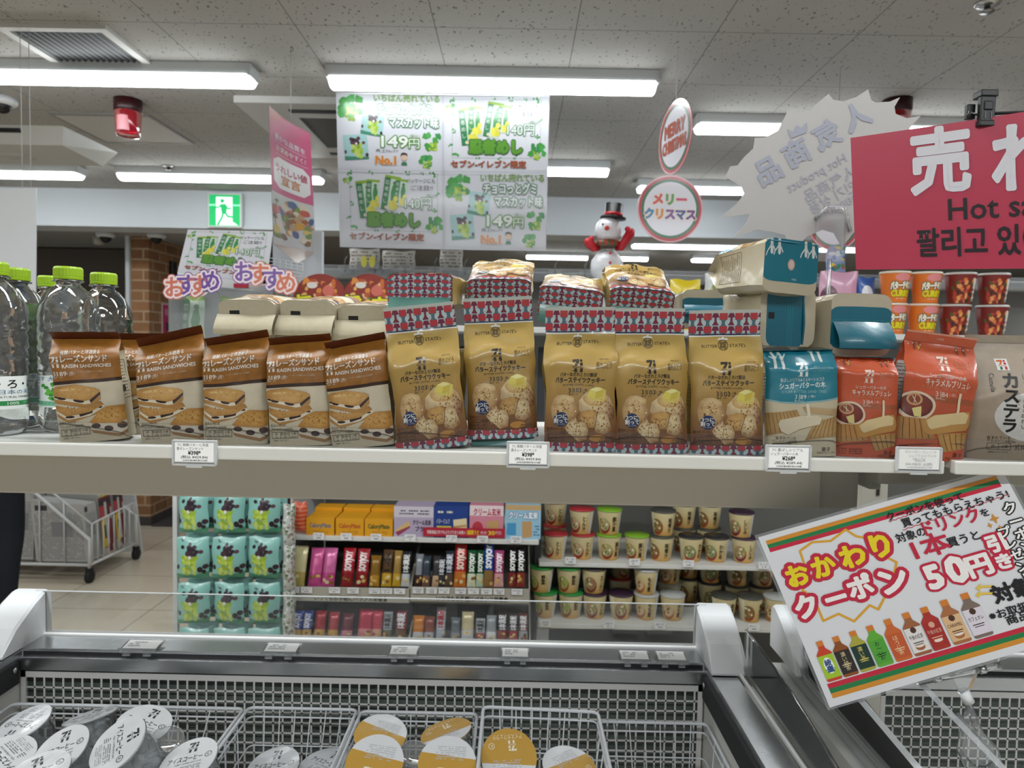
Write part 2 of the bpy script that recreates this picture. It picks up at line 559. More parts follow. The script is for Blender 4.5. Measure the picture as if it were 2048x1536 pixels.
def ceil_build(nt, b, co):
    j = joints(nt, co, .47, .18, .47, 2.43, .0035)
    worm = nmath(nt, 'GREATER_THAN', noise_tex(nt, co, 96, (1, .55, 1), (0, 0, .7), 1.5), .675)
    soft = noise_tex(nt, co, 3)
    base = mixc(nt, soft, lin('a7a5a1'), lin('b4b2ad'))
    c = mixc(nt, worm, base, lin('6b6966'))
    c = mixc(nt, j, c, lin('716f6d'))
    nt.links.new(c, b.inputs['Base Color'])
    bp = nt.nodes.new('ShaderNodeBump'); bp.inputs['Strength'].default_value = .25; bp.inputs['Distance'].default_value = .003
    nt.links.new(noise_tex(nt, co, 140), bp.inputs['Height']); nt.links.new(bp.outputs[0], b.inputs['Normal'])
M_CEIL = room_mat('ceiling_board', 'c8c5c0', .85, ceil_build)
def floor_build(nt, b, co):
    j = joints(nt, co, .6, -2.0, .57, 3.86, .006)
    base = mixc(nt, noise_tex(nt, co, 5), lin('d8cbb6'), lin('e2d7c6'))
    base = mixc(nt, noise_tex(nt, co, 160), base, lin('d3c5ae'))
    nt.links.new(mixc(nt, j, base, lin('8d8374')), b.inputs['Base Color'])
    b.inputs['Specular IOR Level'].default_value = .6
M_FLOOR = room_mat('polished_floor_tile', 'c8baa4', .13, floor_build)
def brick_build(nt, b, co):
    sp = nt.nodes.new('ShaderNodeSeparateXYZ'); nt.links.new(co, sp.inputs[0])
    cb = nt.nodes.new('ShaderNodeCombineXYZ')
    nt.links.new(nmath(nt, 'ADD', sp.outputs[0], sp.outputs[1]), cb.inputs[0]); nt.links.new(sp.outputs[2], cb.inputs[1])
    br = nt.nodes.new('ShaderNodeTexBrick')
    br.inputs['Color1'].default_value = (*lin('9c6b45'), 1); br.inputs['Color2'].default_value = (*lin('6f452a'), 1); br.inputs['Mortar'].default_value = (*lin('b9a58c'), 1)
    br.inputs['Scale'].default_value = 1.0; br.inputs['Mortar Size'].default_value = .007
    br.inputs['Brick Width'].default_value = .215; br.inputs['Row Height'].default_value = .082
    nt.links.new(cb.outputs[0], br.inputs['Vector'])
    c = mixc(nt, nmath(nt, 'MULTIPLY', noise_tex(nt, co, 9), .7), br.outputs['Color'], lin('a9825c'))
    nt.links.new(c, b.inputs['Base Color'])
M_BRICK = room_mat('brick_tile', '8a5c3c', .8, brick_build)
def plain_build(nt, b, co):
    base = b.inputs['Base Color'].default_value[:3]
    nt.links.new(mixc(nt, noise_tex(nt, co, 2.5), tuple(v * .96 for v in base), tuple(min(1, v * 1.04) for v in base)), b.inputs['Base Color'])
M_WALLW = room_mat('white_wallboard', 'd6dce1', .6, plain_build)
M_WALLD = room_mat('dark_wallpaper', '5d544e', .7, plain_build)
M_WALLG = room_mat('grey_wallboard', 'a3a3a2', .7, plain_build)
M_MAT = room_mat('entrance_mat', '45403f', .9, plain_build)
NOC = (.5, .5, .5)
def slab(name, lo, hi, m):
    mb = MB(); box(mb, lo, hi, NOC)
    return struct(mb.build(name, m))
slab('floor', (-7, -3, -.1), (7, 10, 0), M_FLOOR)
slab('ceiling', (-7, -3, CEIL_Z), (7, 10, CEIL_Z + .1), M_CEIL)
slab('wall_back', (-7, 9.5, 0), (7, 9.6, CEIL_Z), M_WALLG)
slab('wall_left', (-7, -3, 0), (-6.9, 10, CEIL_Z), M_WALLW)
slab('wall_right', (6.9, -3, 0), (7, 10, CEIL_Z), M_WALLW)
slab('beam_1', (-6.9, 5.08, 2.31), (6.9, 5.3, CEIL_Z), M_WALLW)
slab('trim_1', (-6.9, 5.06, 2.292), (6.9, 5.32, 2.312), M_WALLW)
slab('wall_recess', (-6.9, 6.4, 0), (-3.06, 6.5, 2.3), M_WALLD)
slab('ceiling_recess', (-6.9, 5.32, 2.312), (-2.0, 6.5, 2.36), M_WALLG)
slab('pillar_1', (-3.06, 5.65, 0), (-2.92, 9.5, 2.312), M_BRICK)
slab('trim_2', (-3.09, 5.62, 0), (-3.06, 6.4, 2.312), M_WALLW)
slab('baseboard_left', (-3.07, 5.64, 0), (-2.91, 9.5, .07), M_MAT)
tag(slab('entrance_mat', (-2.9, 5.62, 0), (-.8, 6.9, .012), M_MAT), 'dark grey entrance mat on the floor at the foot of the brick wall', 'mat')['kind'] = 'thing'

WHITE = lin('e4e6e6'); OFFW = lin('d5d4cd'); BLACK = lin('141416'); DARK = lin('2c2c2e'); GREY = lin('8d8f90')

# ------------------------------------------------------------------ ceiling lamps
def lamp(X0, X1, Y, label, shapes={}):
    L = X1 - X0
    t = thing('ceiling_light', label, 'ceiling light', ((X0 + X1) / 2, Y, CEIL_Z), 0, 'tube lights on the shop ceiling')
    k = round(L, 2)
    mb = MB(); rbox(mb, (-L / 2 - .01, -.05, -.05), (L / 2 + .01, .05, 0), lin('cfd3d4'), .006)
    mb.build('housing', POWDER, t)
    mb = MB()
    n = 12
    P = [(.052 * math.cos(a), -.046 - .034 * math.sin(a)) for a in [math.pi * i / n for i in range(n + 1)]]
    V = []; xs = [-L / 2, -L / 2 + .006, L / 2 - .006, L / 2]; sc = [.86, 1, 1, .86]
    for x, s in zip(xs, sc): V += [(x, p[0] * s, -.046 + (p[1] + .046) * s) for p in P]
    m = n + 1
    F = [(j * m + i, j * m + i + 1, (j + 1) * m + i + 1, (j + 1) * m + i) for j in range(3) for i in range(n)]
    F += [tuple(range(m))[::-1], tuple(3 * m + i for i in range(m))]
    F += [(0, m, m + n, n), (m, 2 * m, 2 * m + n, m + n), (2 * m, 3 * m, 3 * m + n, 2 * m + n)]
    mb.add(V, F, NOC, True)
    mb.build('diffuser', LAMPM, t)
    return t
lamp(-2.27, -1.04, 2.8, 'long white tube light on the ceiling beside the square vent grille')
lamp(-.735, .515, 2.8, 'long white tube light on the ceiling just in front of the four panel poster')
lamp(-3.95, -2.72, 4.45, 'tube light on the ceiling above the white board at far left')
lamp(-2.47, -1.22, 4.45, 'tube light on the ceiling above the green exit sign')
lamp(-.745, .505, 4.12, 'tube light mostly behind the four panel poster, only its right end showing')
lamp(.8, 2.05, 3.28, 'tube light on the ceiling between the thin turned disc and the white starburst card')
lamp(.75, 1.46, 4.53, 'short tube light on the ceiling behind the round Christmas disc')
lamp(1.12, 2.3, 7.0, 'far tube light beyond the white beam, right of the snowman and under the round disc')
lamp(2.95, 4.2, 7.0, 'far tube light beyond the white beam, between the teal packs and the red sign')
lamp(.1, .78, 8.0, 'farthest tube light beyond the white beam, left of the snowman')
lamp(.95, 1.45, 8.0, 'short far tube light beyond the beam, just right of the snowman')
lamp(1.95, 2.75, 8.0, 'farthest tube light beyond the white beam, left of the topmost teal pack')

# ------------------------------------------------------------------ ceiling fittings
def ceil_pt(px, py):
    p = at(px, py, 1.0); d = p - CAMP
    return CAMP + d * ((CEIL_Z - CAMP.z) / d.z)
t = thing('ceiling_vent', 'square ceiling vent with dark slats above the left tube light', 'vent', (-1.6, 2.645, CEIL_Z))
mb = MB()
for lo, hi in (((-.19, -.19), (.19, -.16)), ((-.19, .16), (.19, .19)), ((-.19, -.16), (-.16, .16)), ((.16, -.16), (.19, .16))):
    box(mb, (*lo, -.014), (*hi, 0), lin('d0cfcb'))
mb.build('frame', POWDER, t)
mb = MB(); box(mb, (-.16, -.16, -.002), (.16, .16, 0), lin('18181a')); mb.build('backing', PLAS, t)
for k in range(14):
    mb = MB(); x = -.15 + k * .0231
    hexa(mb, [(x, -.16, -.012), (x + .004, -.16, -.012), (x + .004, .16, -.012), (x, .16, -.012), (x + .008, -.16, -.003), (x + .012, -.16, -.003), (x + .012, .16, -.003), (x + .008, .16, -.003)], lin('2f2f31'))
    mb.build('slat', POWDER, t)

t = thing('access_hatch', 'square ceiling access hatch with a thin grey frame behind the red beacon', 'hatch', (-1.99, 3.64, CEIL_Z))
mb = MB(); box(mb, (-.225, -.225, -.006), (.225, .225, 0), lin('c8c5c0')); mb.build('hatch_panel', PAPER, t)
mb = MB()
for lo, hi in (((-.24, -.24), (.24, -.225)), ((-.24, .225), (.24, .24)), ((-.24, -.225), (-.225, .225)), ((.225, -.225), (.24, .225))): box(mb, (*lo, -.008), (*hi, 0), lin('8e8c89'))
mb.build('frame', POWDER, t)

t = thing('air_purifier', 'white slotted ceiling box unit at far left below the dome camera', 'air purifier', (-2.72, 3.85, CEIL_Z))
mb = MB()
hexa(mb, [(-.42, -.2, -.085), (.40, -.2, -.085), (.36, .22, -.085), (-.42, .22, -.085), (-.44, -.24, 0), (.43, -.24, 0), (.43, .25, 0), (-.44, .25, 0)], lin('dcdcd8'))
cs = mb.build('casing', PLAS, t)
for x0 in (-.34, -.02, .1):
    mb = MB()
    for k in range(12): box(mb, (x0 + k * .0095, -.236 - .004, -.034), (x0 + k * .0095 + .0045, -.215, -.014), lin('3a3a3c'))
    mb.build('slot_row', PLAS, cs)
mb = MB(); box(mb, (-.06, -.02, -.093), (.08, .08, -.085), lin('cfcfcb')); mb.build('sensor_plate', PLAS, t)

t = thing('air_conditioner', 'large recessed ceiling air conditioner cassette half hidden behind the hanging poster', 'air conditioner', (-.77, 3.57, CEIL_Z))
mb = MB()
for lo, hi in (((-.47, -.45), (.47, -.25)), ((-.47, .25), (.47, .45)), ((-.47, -.25), (-.25, .25)), ((.25, -.25), (.47, .25))): box(mb, (*lo, -.03), (*hi, 0), lin('c9c8c4'))
mb.build('casing', PLAS, t)
mb = MB()
for k in range(26):
    y = -.245 + k * .0195
    box(mb, (-.25, y, -.026), (.25, y + .009, -.012), lin('6c6b69'))
mb.build('grille', PLAS, t)
mb = MB(); box(mb, (-.25, -.25, -.01), (.25, .25, 0), lin('242424')); mb.build('filter', PLAS, t)
for lo, hi in (((-.26, -.37), (.26, -.33)), ((-.26, .33), (.26, .37)), ((-.38, -.24), (-.34, .24)), ((.34, -.24), (.38, .24))):
    mb = MB(); box(mb, (*lo, -.034), (*hi, -.029), lin('1d1d1f')); mb.build('louvre_slot', PLAS, t)

def beacon(X, Y, label):
    t = thing('warning_beacon', label, 'beacon', (X, Y, CEIL_Z), 0, 'red warning beacons on the ceiling')
    mb = MB(); lathe(mb, [(.02, 0), (.058, 0), (.058, -.05), (.054, -.055), (.02, -.055)], lin('33070c'), 32); mb.build('base', PLAS, t)
    m, nt, b = nodes_of('red_dome') if 'red_dome' not in MATS else (MATS['red_dome'], None, None)
    if nt:
        b.inputs['Base Color'].default_value = (*lin('d01a30'), 1); b.inputs['Roughness'].default_value = .08; b.inputs['Transmission Weight'].default_value = .55
        MATS['red_dome'] = m
    mb = MB(); lathe(mb, [(.054, -.05), (.056, -.06), (.05, -.15), (.046, -.16), (.02, -.165), (.001, -.166)], NOC, 32); dm = mb.build('dome', m, t)
    mb = MB()
    rp = [(.032 * math.cos(a), .032 * math.sin(a)) for a in np.linspace(math.pi * 1.1, math.pi * 1.9, 10)]
    for sgn in (1,):
        V = [(x, y - .028, -.08) for x, y in rp] + [(x, y - .028, -.145) for x, y in rp]
        mb.add(V, [(i, i + 1, 10 + i + 1, 10 + i) for i in range(9)], lin('f2a0a8'), True)
    mb.build('reflector', PLAS, dm)
p = ceil_pt(256, 200); beacon(p.x, p.y, 'red warning beacon hanging under the ceiling left of the pink banner')
p = ceil_pt(1795, 200); beacon(p.x, p.y, 'red warning beacon mostly hidden behind the white starburst card')

def dome_cam(X, Y, Z, label, s=1.):
    t = thing('security_camera', label, 'security camera', (X, Y, Z), 0, 'dome cameras under the ceiling')
    mb = MB(); lathe(mb, [(.02 * s, 0), (.062 * s, 0), (.06 * s, -.018 * s), (.05 * s, -.03 * s), (.01 * s, -.03 * s)], lin('dfe2e4'), 28); mb.build('base', PLAS, t)
    mb = MB(); lathe(mb, [(.036 * s * math.cos(a), (-.03 - .036 * math.sin(a)) * s) for a in np.linspace(0, 1.55, 8)], lin('0c0c0e'), 24); mb.build('lens_dome', PLAS, t)
p = ceil_pt(4, 197); dome_cam(p.x, p.y, CEIL_Z, 'white and black dome camera at the left edge under the tube light')
for px, l in ((211, 'small dome camera in the dark recess, the one nearer the white board'), (313, 'small dome camera in the dark recess, the one nearer the brick pillar')):
    p = at(px, 462, 5.5); dome_cam(p.x, 5.5, 2.312, l, 1.15)
p = at(214, 478, 5.46)
mb = MB(); lathe(mb, [(.03, 0), (.04, -.02), (.035, -.07), (.01, -.08)], lin('b5b0a6'), 20)
tag(mb.build('motion_sensor', PLAS, None, (p.x - .16, 5.62, 2.312)), 'small beige sensor under the recess ceiling beside a dome camera', 'sensor')
def sprinkler(px, py, label):
    p = ceil_pt(px, py)
    t = thing('fire_sprinkler', label, 'sprinkler', (p.x, p.y, CEIL_Z), 0, 'sprinkler heads in the ceiling')
    mb = MB(); lathe(mb, [(.01, 0), (.036, 0), (.034, -.006), (.018, -.01), (.005, -.01)], lin('c9c9c7'), 24); mb.build('flange', STEEL, t)
    mb = MB(); lathe(mb, [(.008, -.008), (.01, -.02), (.02, -.024), (.02, -.027), (.004, -.028)], lin('9a9a98'), 16); mb.build('head', STEEL, t)
sprinkler(337, 332, 'small metal sprinkler on the ceiling left of the pink banner')
sprinkler(1975, 6, 'metal sprinkler on the ceiling at the top right above the red sign')

# exit sign on the beam
t = thing('exit_sign', 'green running man exit sign on the white beam', 'exit sign', (at(452, 422, 5.06).x, 5.055, at(452, 422, 5.06).z))
mb = MB(); rbox(mb, (-.12, -.02, -.12), (.12, .02, .12), lin('e8ebea'), .006); mb.build('casing', PLAS, t)
GRN = '05b060'
a = Art(200, 200).rect(0, 0, 200, 200, GRN, 1)
a.poly([(45, 14), (152, 14), (152, 172), (190, 196), (45, 196)], 'eafff6', 2)
a.rect(0, 62, 45, 72, '8fe8c0', 2).rect(152, 62, 200, 72, '8fe8c0', 2)
a.ell(86, 40, 13, 13, GRN, 3)
a.poly([(70, 62), (108, 58), (118, 80), (112, 122), (84, 128), (78, 96)], GRN, 3)
a.line([(78, 68), (56, 84), (40, 78)], 9, GRN, 3).line([(106, 66), (124, 92), (142, 84)], 9, GRN, 3)
a.line([(90, 118), (82, 150), (58, 190)], 13, GRN, 3).line([(106, 116), (122, 140), (166, 142), (170, 128)], 12, GRN, 3)
mb = MB(); flat(mb, a, (-.108, -.021, -.108), (.216, 0, 0), (0, 0, .216))
m, nt, b = nodes_of('lit_sign_face')
aa = nt.nodes.new('ShaderNodeAttribute'); aa.attribute_name = 'Col'
nt.links.new(aa.outputs['Color'], b.inputs['Base Color']); nt.links.new(aa.outputs['Color'], b.inputs['Emission Color']); b.inputs['Emission Strength'].default_value = .75
mb.build('sign_face', m, t)
# ------------------------------------------------------------------ the front shelf
ZS = 1.3575                       # top of the shelf board
XL, XR = -1.15, at(1888, 930, .95).x
def shelf_unit(x0, x1, label):
    t = thing('display_shelf', label, 'shelf', ((x0 + x1) / 2, 1.12, ZS))
    w = (x1 - x0) / 2
    mb = MB(); box(mb, (-w + .004, -.16, -.012), (w - .004, .23, 0), lin('cfcfc9')); mb.build('shelf_board', POWDER, t)
    mb = MB(); rbox(mb, (-w, -.172, -.0175), (w, -.158, .0005), lin('d6d5ce'), .0025); mb.build('front_lip', POWDER, t)
    mb = MB(); sheet(mb, (-w + .006, -.1645, -.002), (2 * w - .012, 0, 0), (0, 0, .031), .0016, WHITE); box(mb, (-w + .006, -.1655, .0285), (w - .006, -.1625, .0295), WHITE); mb.build('front_guard', CLEAR, t)
    return t
shelf_unit(XL, XR, 'long white steel shelf carrying the sandwich packs and bottles across the picture')
X2 = at(1910, 930, .95).x
shelf_unit(X2, 1.35, 'white steel shelf at the far right holding the castella bag')
t = thing('shelf_support', 'beige steel beam and post carrying the white shelves from below', 'shelf support', (0, 1.09, 1.34))
mb = MB(); rbox(mb, (-1.3, 0, -.083), (at(1640, 1000, 1.09).x, .03, .003), lin('cbc6b8'), .003); mb.build('beam', POWDER, t)
xp = at(1722, 1000, 1.09).x
mb = MB(); box(mb, (at(1622, 1000, 1.09).x, .012, -.083), (xp, .03, .003), lin('c6c1b3')); mb.build('end_plate', POWDER, t)
xq = at(1741, 1000, 1.56).x
mb = MB(); rbox(mb, (xq - .03, .455, -1.34), (xq + .03, .50, .003), lin('c9c5b8'), .003)
for k in range(9): box(mb, (xq + .004, .4535, -.10 - .05 * k), (xq + .011, .4555, -.07 - .05 * k), lin('35332f'))
mb.build('post', POWDER, t)
mb = MB(); rbox(mb, (xp + .01, -.03, -.036), (1.4, .02, -.0), lin('c4c0b2'), .004); mb.build('bracket', POWDER, t)
mb = MB(); rbox(mb, (xp + .012, .0, -.05), (xp + .03, .47, -.003), lin('bfbbad'), .003); mb.build('arm', POWDER, t)

# ------------------------------------------------------------------ price tags clipped to the lip
def price_tag(cx, y0, y1, w, lines, label, faint=False):
    Y = .944
    pc = at(cx, (y0 + y1) / 2, Y); hw = w * Y / FPX / 2; hh = (y1 - y0) * Y / FPX / 2
    t = thing('price_tag', label, 'price tag', (pc.x, Y, pc.z - hh), 0, 'price tags clipped to the front shelf')
    mb = MB(); sheet(mb, (-hw, 0, 0), (2 * hw, 0, 0), (0, 0, 2 * hh), .0008, lin('f1f1ef'))
    a = Art(330, 160)
    k = 'c9cbcd' if faint else '1c1c20'
    if not faint: a.rect(6, 5, 324, 155, 'fbfbfa', 1)
    mi = faint
    a.text(lines[0], 300 if mi else 30, 22, 26, k, 2, w=250, res=1, mirror=mi).text(lines[1], 300 if mi else 20, 52, 26, k, 2, w=220, res=1, mirror=mi)
    a.text(lines[2], 165, 84, 42, k, 2, align='c', bold=.0 if faint else .03, mirror=mi)
    a.text(lines[3], 165, 118, 26, k, 2, align='c', w=220, bold=.01, mirror=mi)
    r = random.Random(4)
    x = 70
    while x < 270:
        wd = r.choice((3, 4, 7)); a.rect(x, 138, x + wd, 150, k, 2); x += wd + r.choice((3, 4, 6))
    flat(mb, a, (-hw, -.0003, 0), (2 * hw, 0, 0), (0, 0, 2 * hh), .0002, .0001)
    mb.build('card', PAPER, t)
    mb = MB(); sheet(mb, (-hw - .0025, .0028, -.003), (2 * hw + .005, 0, 0), (0, 0, 2 * hh + .005), .0008, WHITE)
    for sx in (-1, 1): box(mb, (sx * (hw + .0016) - .0012, -.0016, -.003), (sx * (hw + .0016) + .0012, .004, 2 * hh + .002), WHITE)
    box(mb, (-hw - .002, -.0016, 2 * hh + .0006), (hw + .002, .004, 2 * hh + .0025), WHITE)
    box(mb, (-hw - .002, -.0016, -.0045), (hw + .002, .004, -.002), WHITE)
    box(mb, (-hw * .4, -.002, -.007), (hw * .4, .003, -.0045), WHITE)
    mb.build('holder', clear('milky_holder', (.95, .96, .96), .05, .1, haze=.5), t)
price_tag(389, 884, 925, 81, ['7C 発酵バターと洋酒', '香るレーズンサンド', '¥398*', '(税込 ¥429.84)'], 'price tag below the brown packs reading 398 yen')
price_tag(1056, 887, 929, 78, ['7C 発酵バターと洋酒', '香るレーズンサンド', '¥398*', '(税込 ¥429.84)'], 'price tag below the gold packs reading 398 yen')
price_tag(1577, 894, 937, 82, ['7C 香ばしシリアル', 'シュガーバターの木', '¥268*', '(税込 ¥289.44)'], 'price tag below the standing teal pack reading 268 yen')
price_tag(1838, 898, 939, 82, ['7C シュガーバターの木', 'キャラメルブリュレ', '¥268*', '(税込 ¥289.44)'], 'turned round price tag with faint reversed print at the right shelf end', True)

# ------------------------------------------------------------------ artworks of the packs
def art_raisin():
    a = Art(520, 825)
    CR, BR, DK = 'd9cdb2', '9a6526', '3a2416'
    a.rect(0, 0, 520, 825, grad([(0, 'd3c6aa'), (500, 'dbd0b6'), (825, 'cfc2a6')]), 0)
    def brown(x, y):
        c = np.array(lin('9a6526')); n = noise.noise(Vector((x * .02, y * .02, 3))) + .6 * noise.noise(Vector((x * .1, y * .1, 5)))
        return c * (1 + .22 * n)
    a.rect(0, 0, 520, 330, brown, 1).poly([(0, 328), (520, 318), (520, 344), (0, 354)], DK, 2)
    W = 'efe8dc'
    logo(a, 2, 134, 70, W)
    a.text('発酵バターと洋酒香る', 85, 108, 34, W, 3, w=285, bold=.012).text('レーズンサンド', 85, 158, 58, W, 3, w=345, bold=.025)
    a.text('RAISIN SANDWICHES', 90, 212, 40, W, 3, w=372, bold=.022)
    a.text('3', 10, 268, 50, W, 3, bold=.015).text('189', 44, 268, 50, W, 3, w=68, bold=.015).rect(36, 248, 38, 302, W, 3)
    a.text('個入', 12, 298, 14, W, 3, res=1).text('kcal', 58, 296, 14, W, 3, res=1).text('( 1個 )', 114, 268, 24, W, 3, res=1).text('当たり', 128, 284, 14, W, 3, res=1)
    a.text('クッキーに発酵バターのみ使用', 192, 262, 15, 'd8c4a6', 3, w=200, res=1)
    T0, T1 = 'd9ad6a', 'b27f3c'
    def cookie(pts, c0=T0, c1=T1, l=4):
        cx = sum(p[0] for p in pts) / len(pts); cy = sum(p[1] for p in pts) / len(pts)
        rx = max(abs(p[0] - cx) for p in pts) * 1.15; ry = max(abs(p[1] - cy) for p in pts) * 1.15
        a.poly(pts, blob(cx, cy, rx, ry, c0, c1), l)
    FI, RA = 'eadfc6', '38231f'
    a.poly([(3, 455), (225, 512), (268, 508), (352, 446), (350, 482), (272, 537), (225, 542), (3, 492)], 'b98a4c', 5)
    a.poly([(3, 428), (225, 484), (265, 480), (350, 422), (352, 448), (270, 510), (225, 515), (3, 460)], FI, 6)
    for (x, y, rx, ry) in ((62, 458, 34, 13), (180, 484, 40, 14), (20, 446, 16, 8)): a.ell(x, y, rx, ry, RA, 7, 12, .2)
    a.poly([(262, 484), (352, 424), (352, 446), (270, 508)], '4a3222', 7)
    cookie([(0, 384), (30, 366), (160, 358), (320, 392), (352, 410), (345, 428), (262, 482), (225, 488), (100, 462), (0, 434)], l=8)
    a.poly([(7, 570), (90, 628), (245, 610), (367, 548), (300, 602), (95, 656), (7, 598)], 'b98a4c', 2.5)
    a.poly([(7, 548), (85, 600), (245, 580), (367, 528), (367, 552), (245, 612), (90, 630), (7, 572)], FI, 3)
    a.ell(105, 608, 34, 10, RA, 3.5, 10).poly([(170, 592), (272, 570), (268, 590), (175, 612)], RA, 3.5).ell(335, 548, 20, 8, RA, 3.5, 8)
    cookie([(7, 510), (145, 545), (345, 498), (368, 530), (245, 582), (85, 602), (7, 552)], 'cf9f5c', 'a97538', 3.8)
    a.poly([(240, 716), (470, 770), (535, 735), (535, 770), (462, 800), (262, 752)], 'a3784a', 5)
    a.poly([(240, 672), (475, 690), (535, 662), (535, 742), (462, 776), (250, 725)], 'ded3bf', 6)
    for (x, y, rx, ry) in ((290, 698, 36, 20), (388, 728, 36, 22), (488, 712, 34, 26)): a.ell(x, y, rx, ry, '4a342c', 7, 14, .1)
    cookie([(240, 664), (335, 570), (385, 548), (535, 552), (535, 660), (475, 694), (262, 676)], 'dba95c', 'b57c33', 8)
    grain(a, 165, 420, 150, 50, ('c79446', 'e3bd7c', 'bd8a40', 'd9ae68'), 50, 9, 7, 3).ell(110, 395, 60, 10, 'e6c182', 8.9, 14)
    grain(a, 400, 615, 120, 50, ('c08436', 'e0b468', 'a9712c', 'd2a050'), 60, 9, 7, 4); grain(a, 180, 545, 130, 26, ('a87536', 'd0a058', '966428'), 30, 4.5, 6, 5)
    K = '2c2622'
    a.text('含まれている', 22, 654, 24, K, 9, res=1, w=118).text('アレルゲン(8品目)', 25, 684, 24, K, 9, res=1, w=174)
    a.frame(28, 706, 238, 756, 3, K, 9).line([(98, 706), (98, 756)], 3, K, 9).line([(168, 706), (168, 756)], 3, K, 9)
    for x, s, e in ((63, '卵', 'egg'), (133, '乳成分', 'milk'), (203, '小麦', 'wheat')):
        a.text(s, x, 722, 22, K, 9, align='c', res=1).text(e, x, 744, 17, K, 9, align='c', res=1)
    a.text('※裏面もご覧ください', 40, 775, 13, K, 9, res=1)
    return a

def pattern(w, h, cw, ox=0, oy=0):
    """red, slate and maroon tile pattern of the gold packs; cw is the width of one column"""
    a = Art(w, h)
    a.rect(0, 0, w, h, 'bcd3d6', 1)
    RED, SL, MAR, LT = 'c03a44', '587282', '7e2646', 'c4d8da'
    i = 0
    x = -ox
    while x < w:
        if i % 2 == 0:
            y = -oy; k = 0
            while y < h:
                a.rect(x, y, x + cw, y + cw * .62, (RED, SL)[k % 2], 2)
                if k % 2: a.ell(x, y + cw * .31, cw * .3, cw * .31, LT, 2.5, 10).ell(x + cw, y + cw * .31, cw * .3, cw * .31, LT, 2.5, 10)
                y += cw * .62; k += 1
        else:
            y = -oy
            while y < h:
                m = x + cw / 2
                a.poly([(m - cw * .28, y), (m + cw * .28, y), (m + cw * .5, y + cw * .4), (m + cw * .14, y + cw * .42), (m + cw * .14, y + cw * .8), (m + cw * .45, y + cw * 1.15), (m - cw * .45, y + cw * 1.15), (m - cw * .14, y + cw * .8), (m - cw * .14, y + cw * .42), (m - cw * .5, y + cw * .4)], MAR, 3)
                y += cw * 1.24
        x += cw; i += 1
    return a

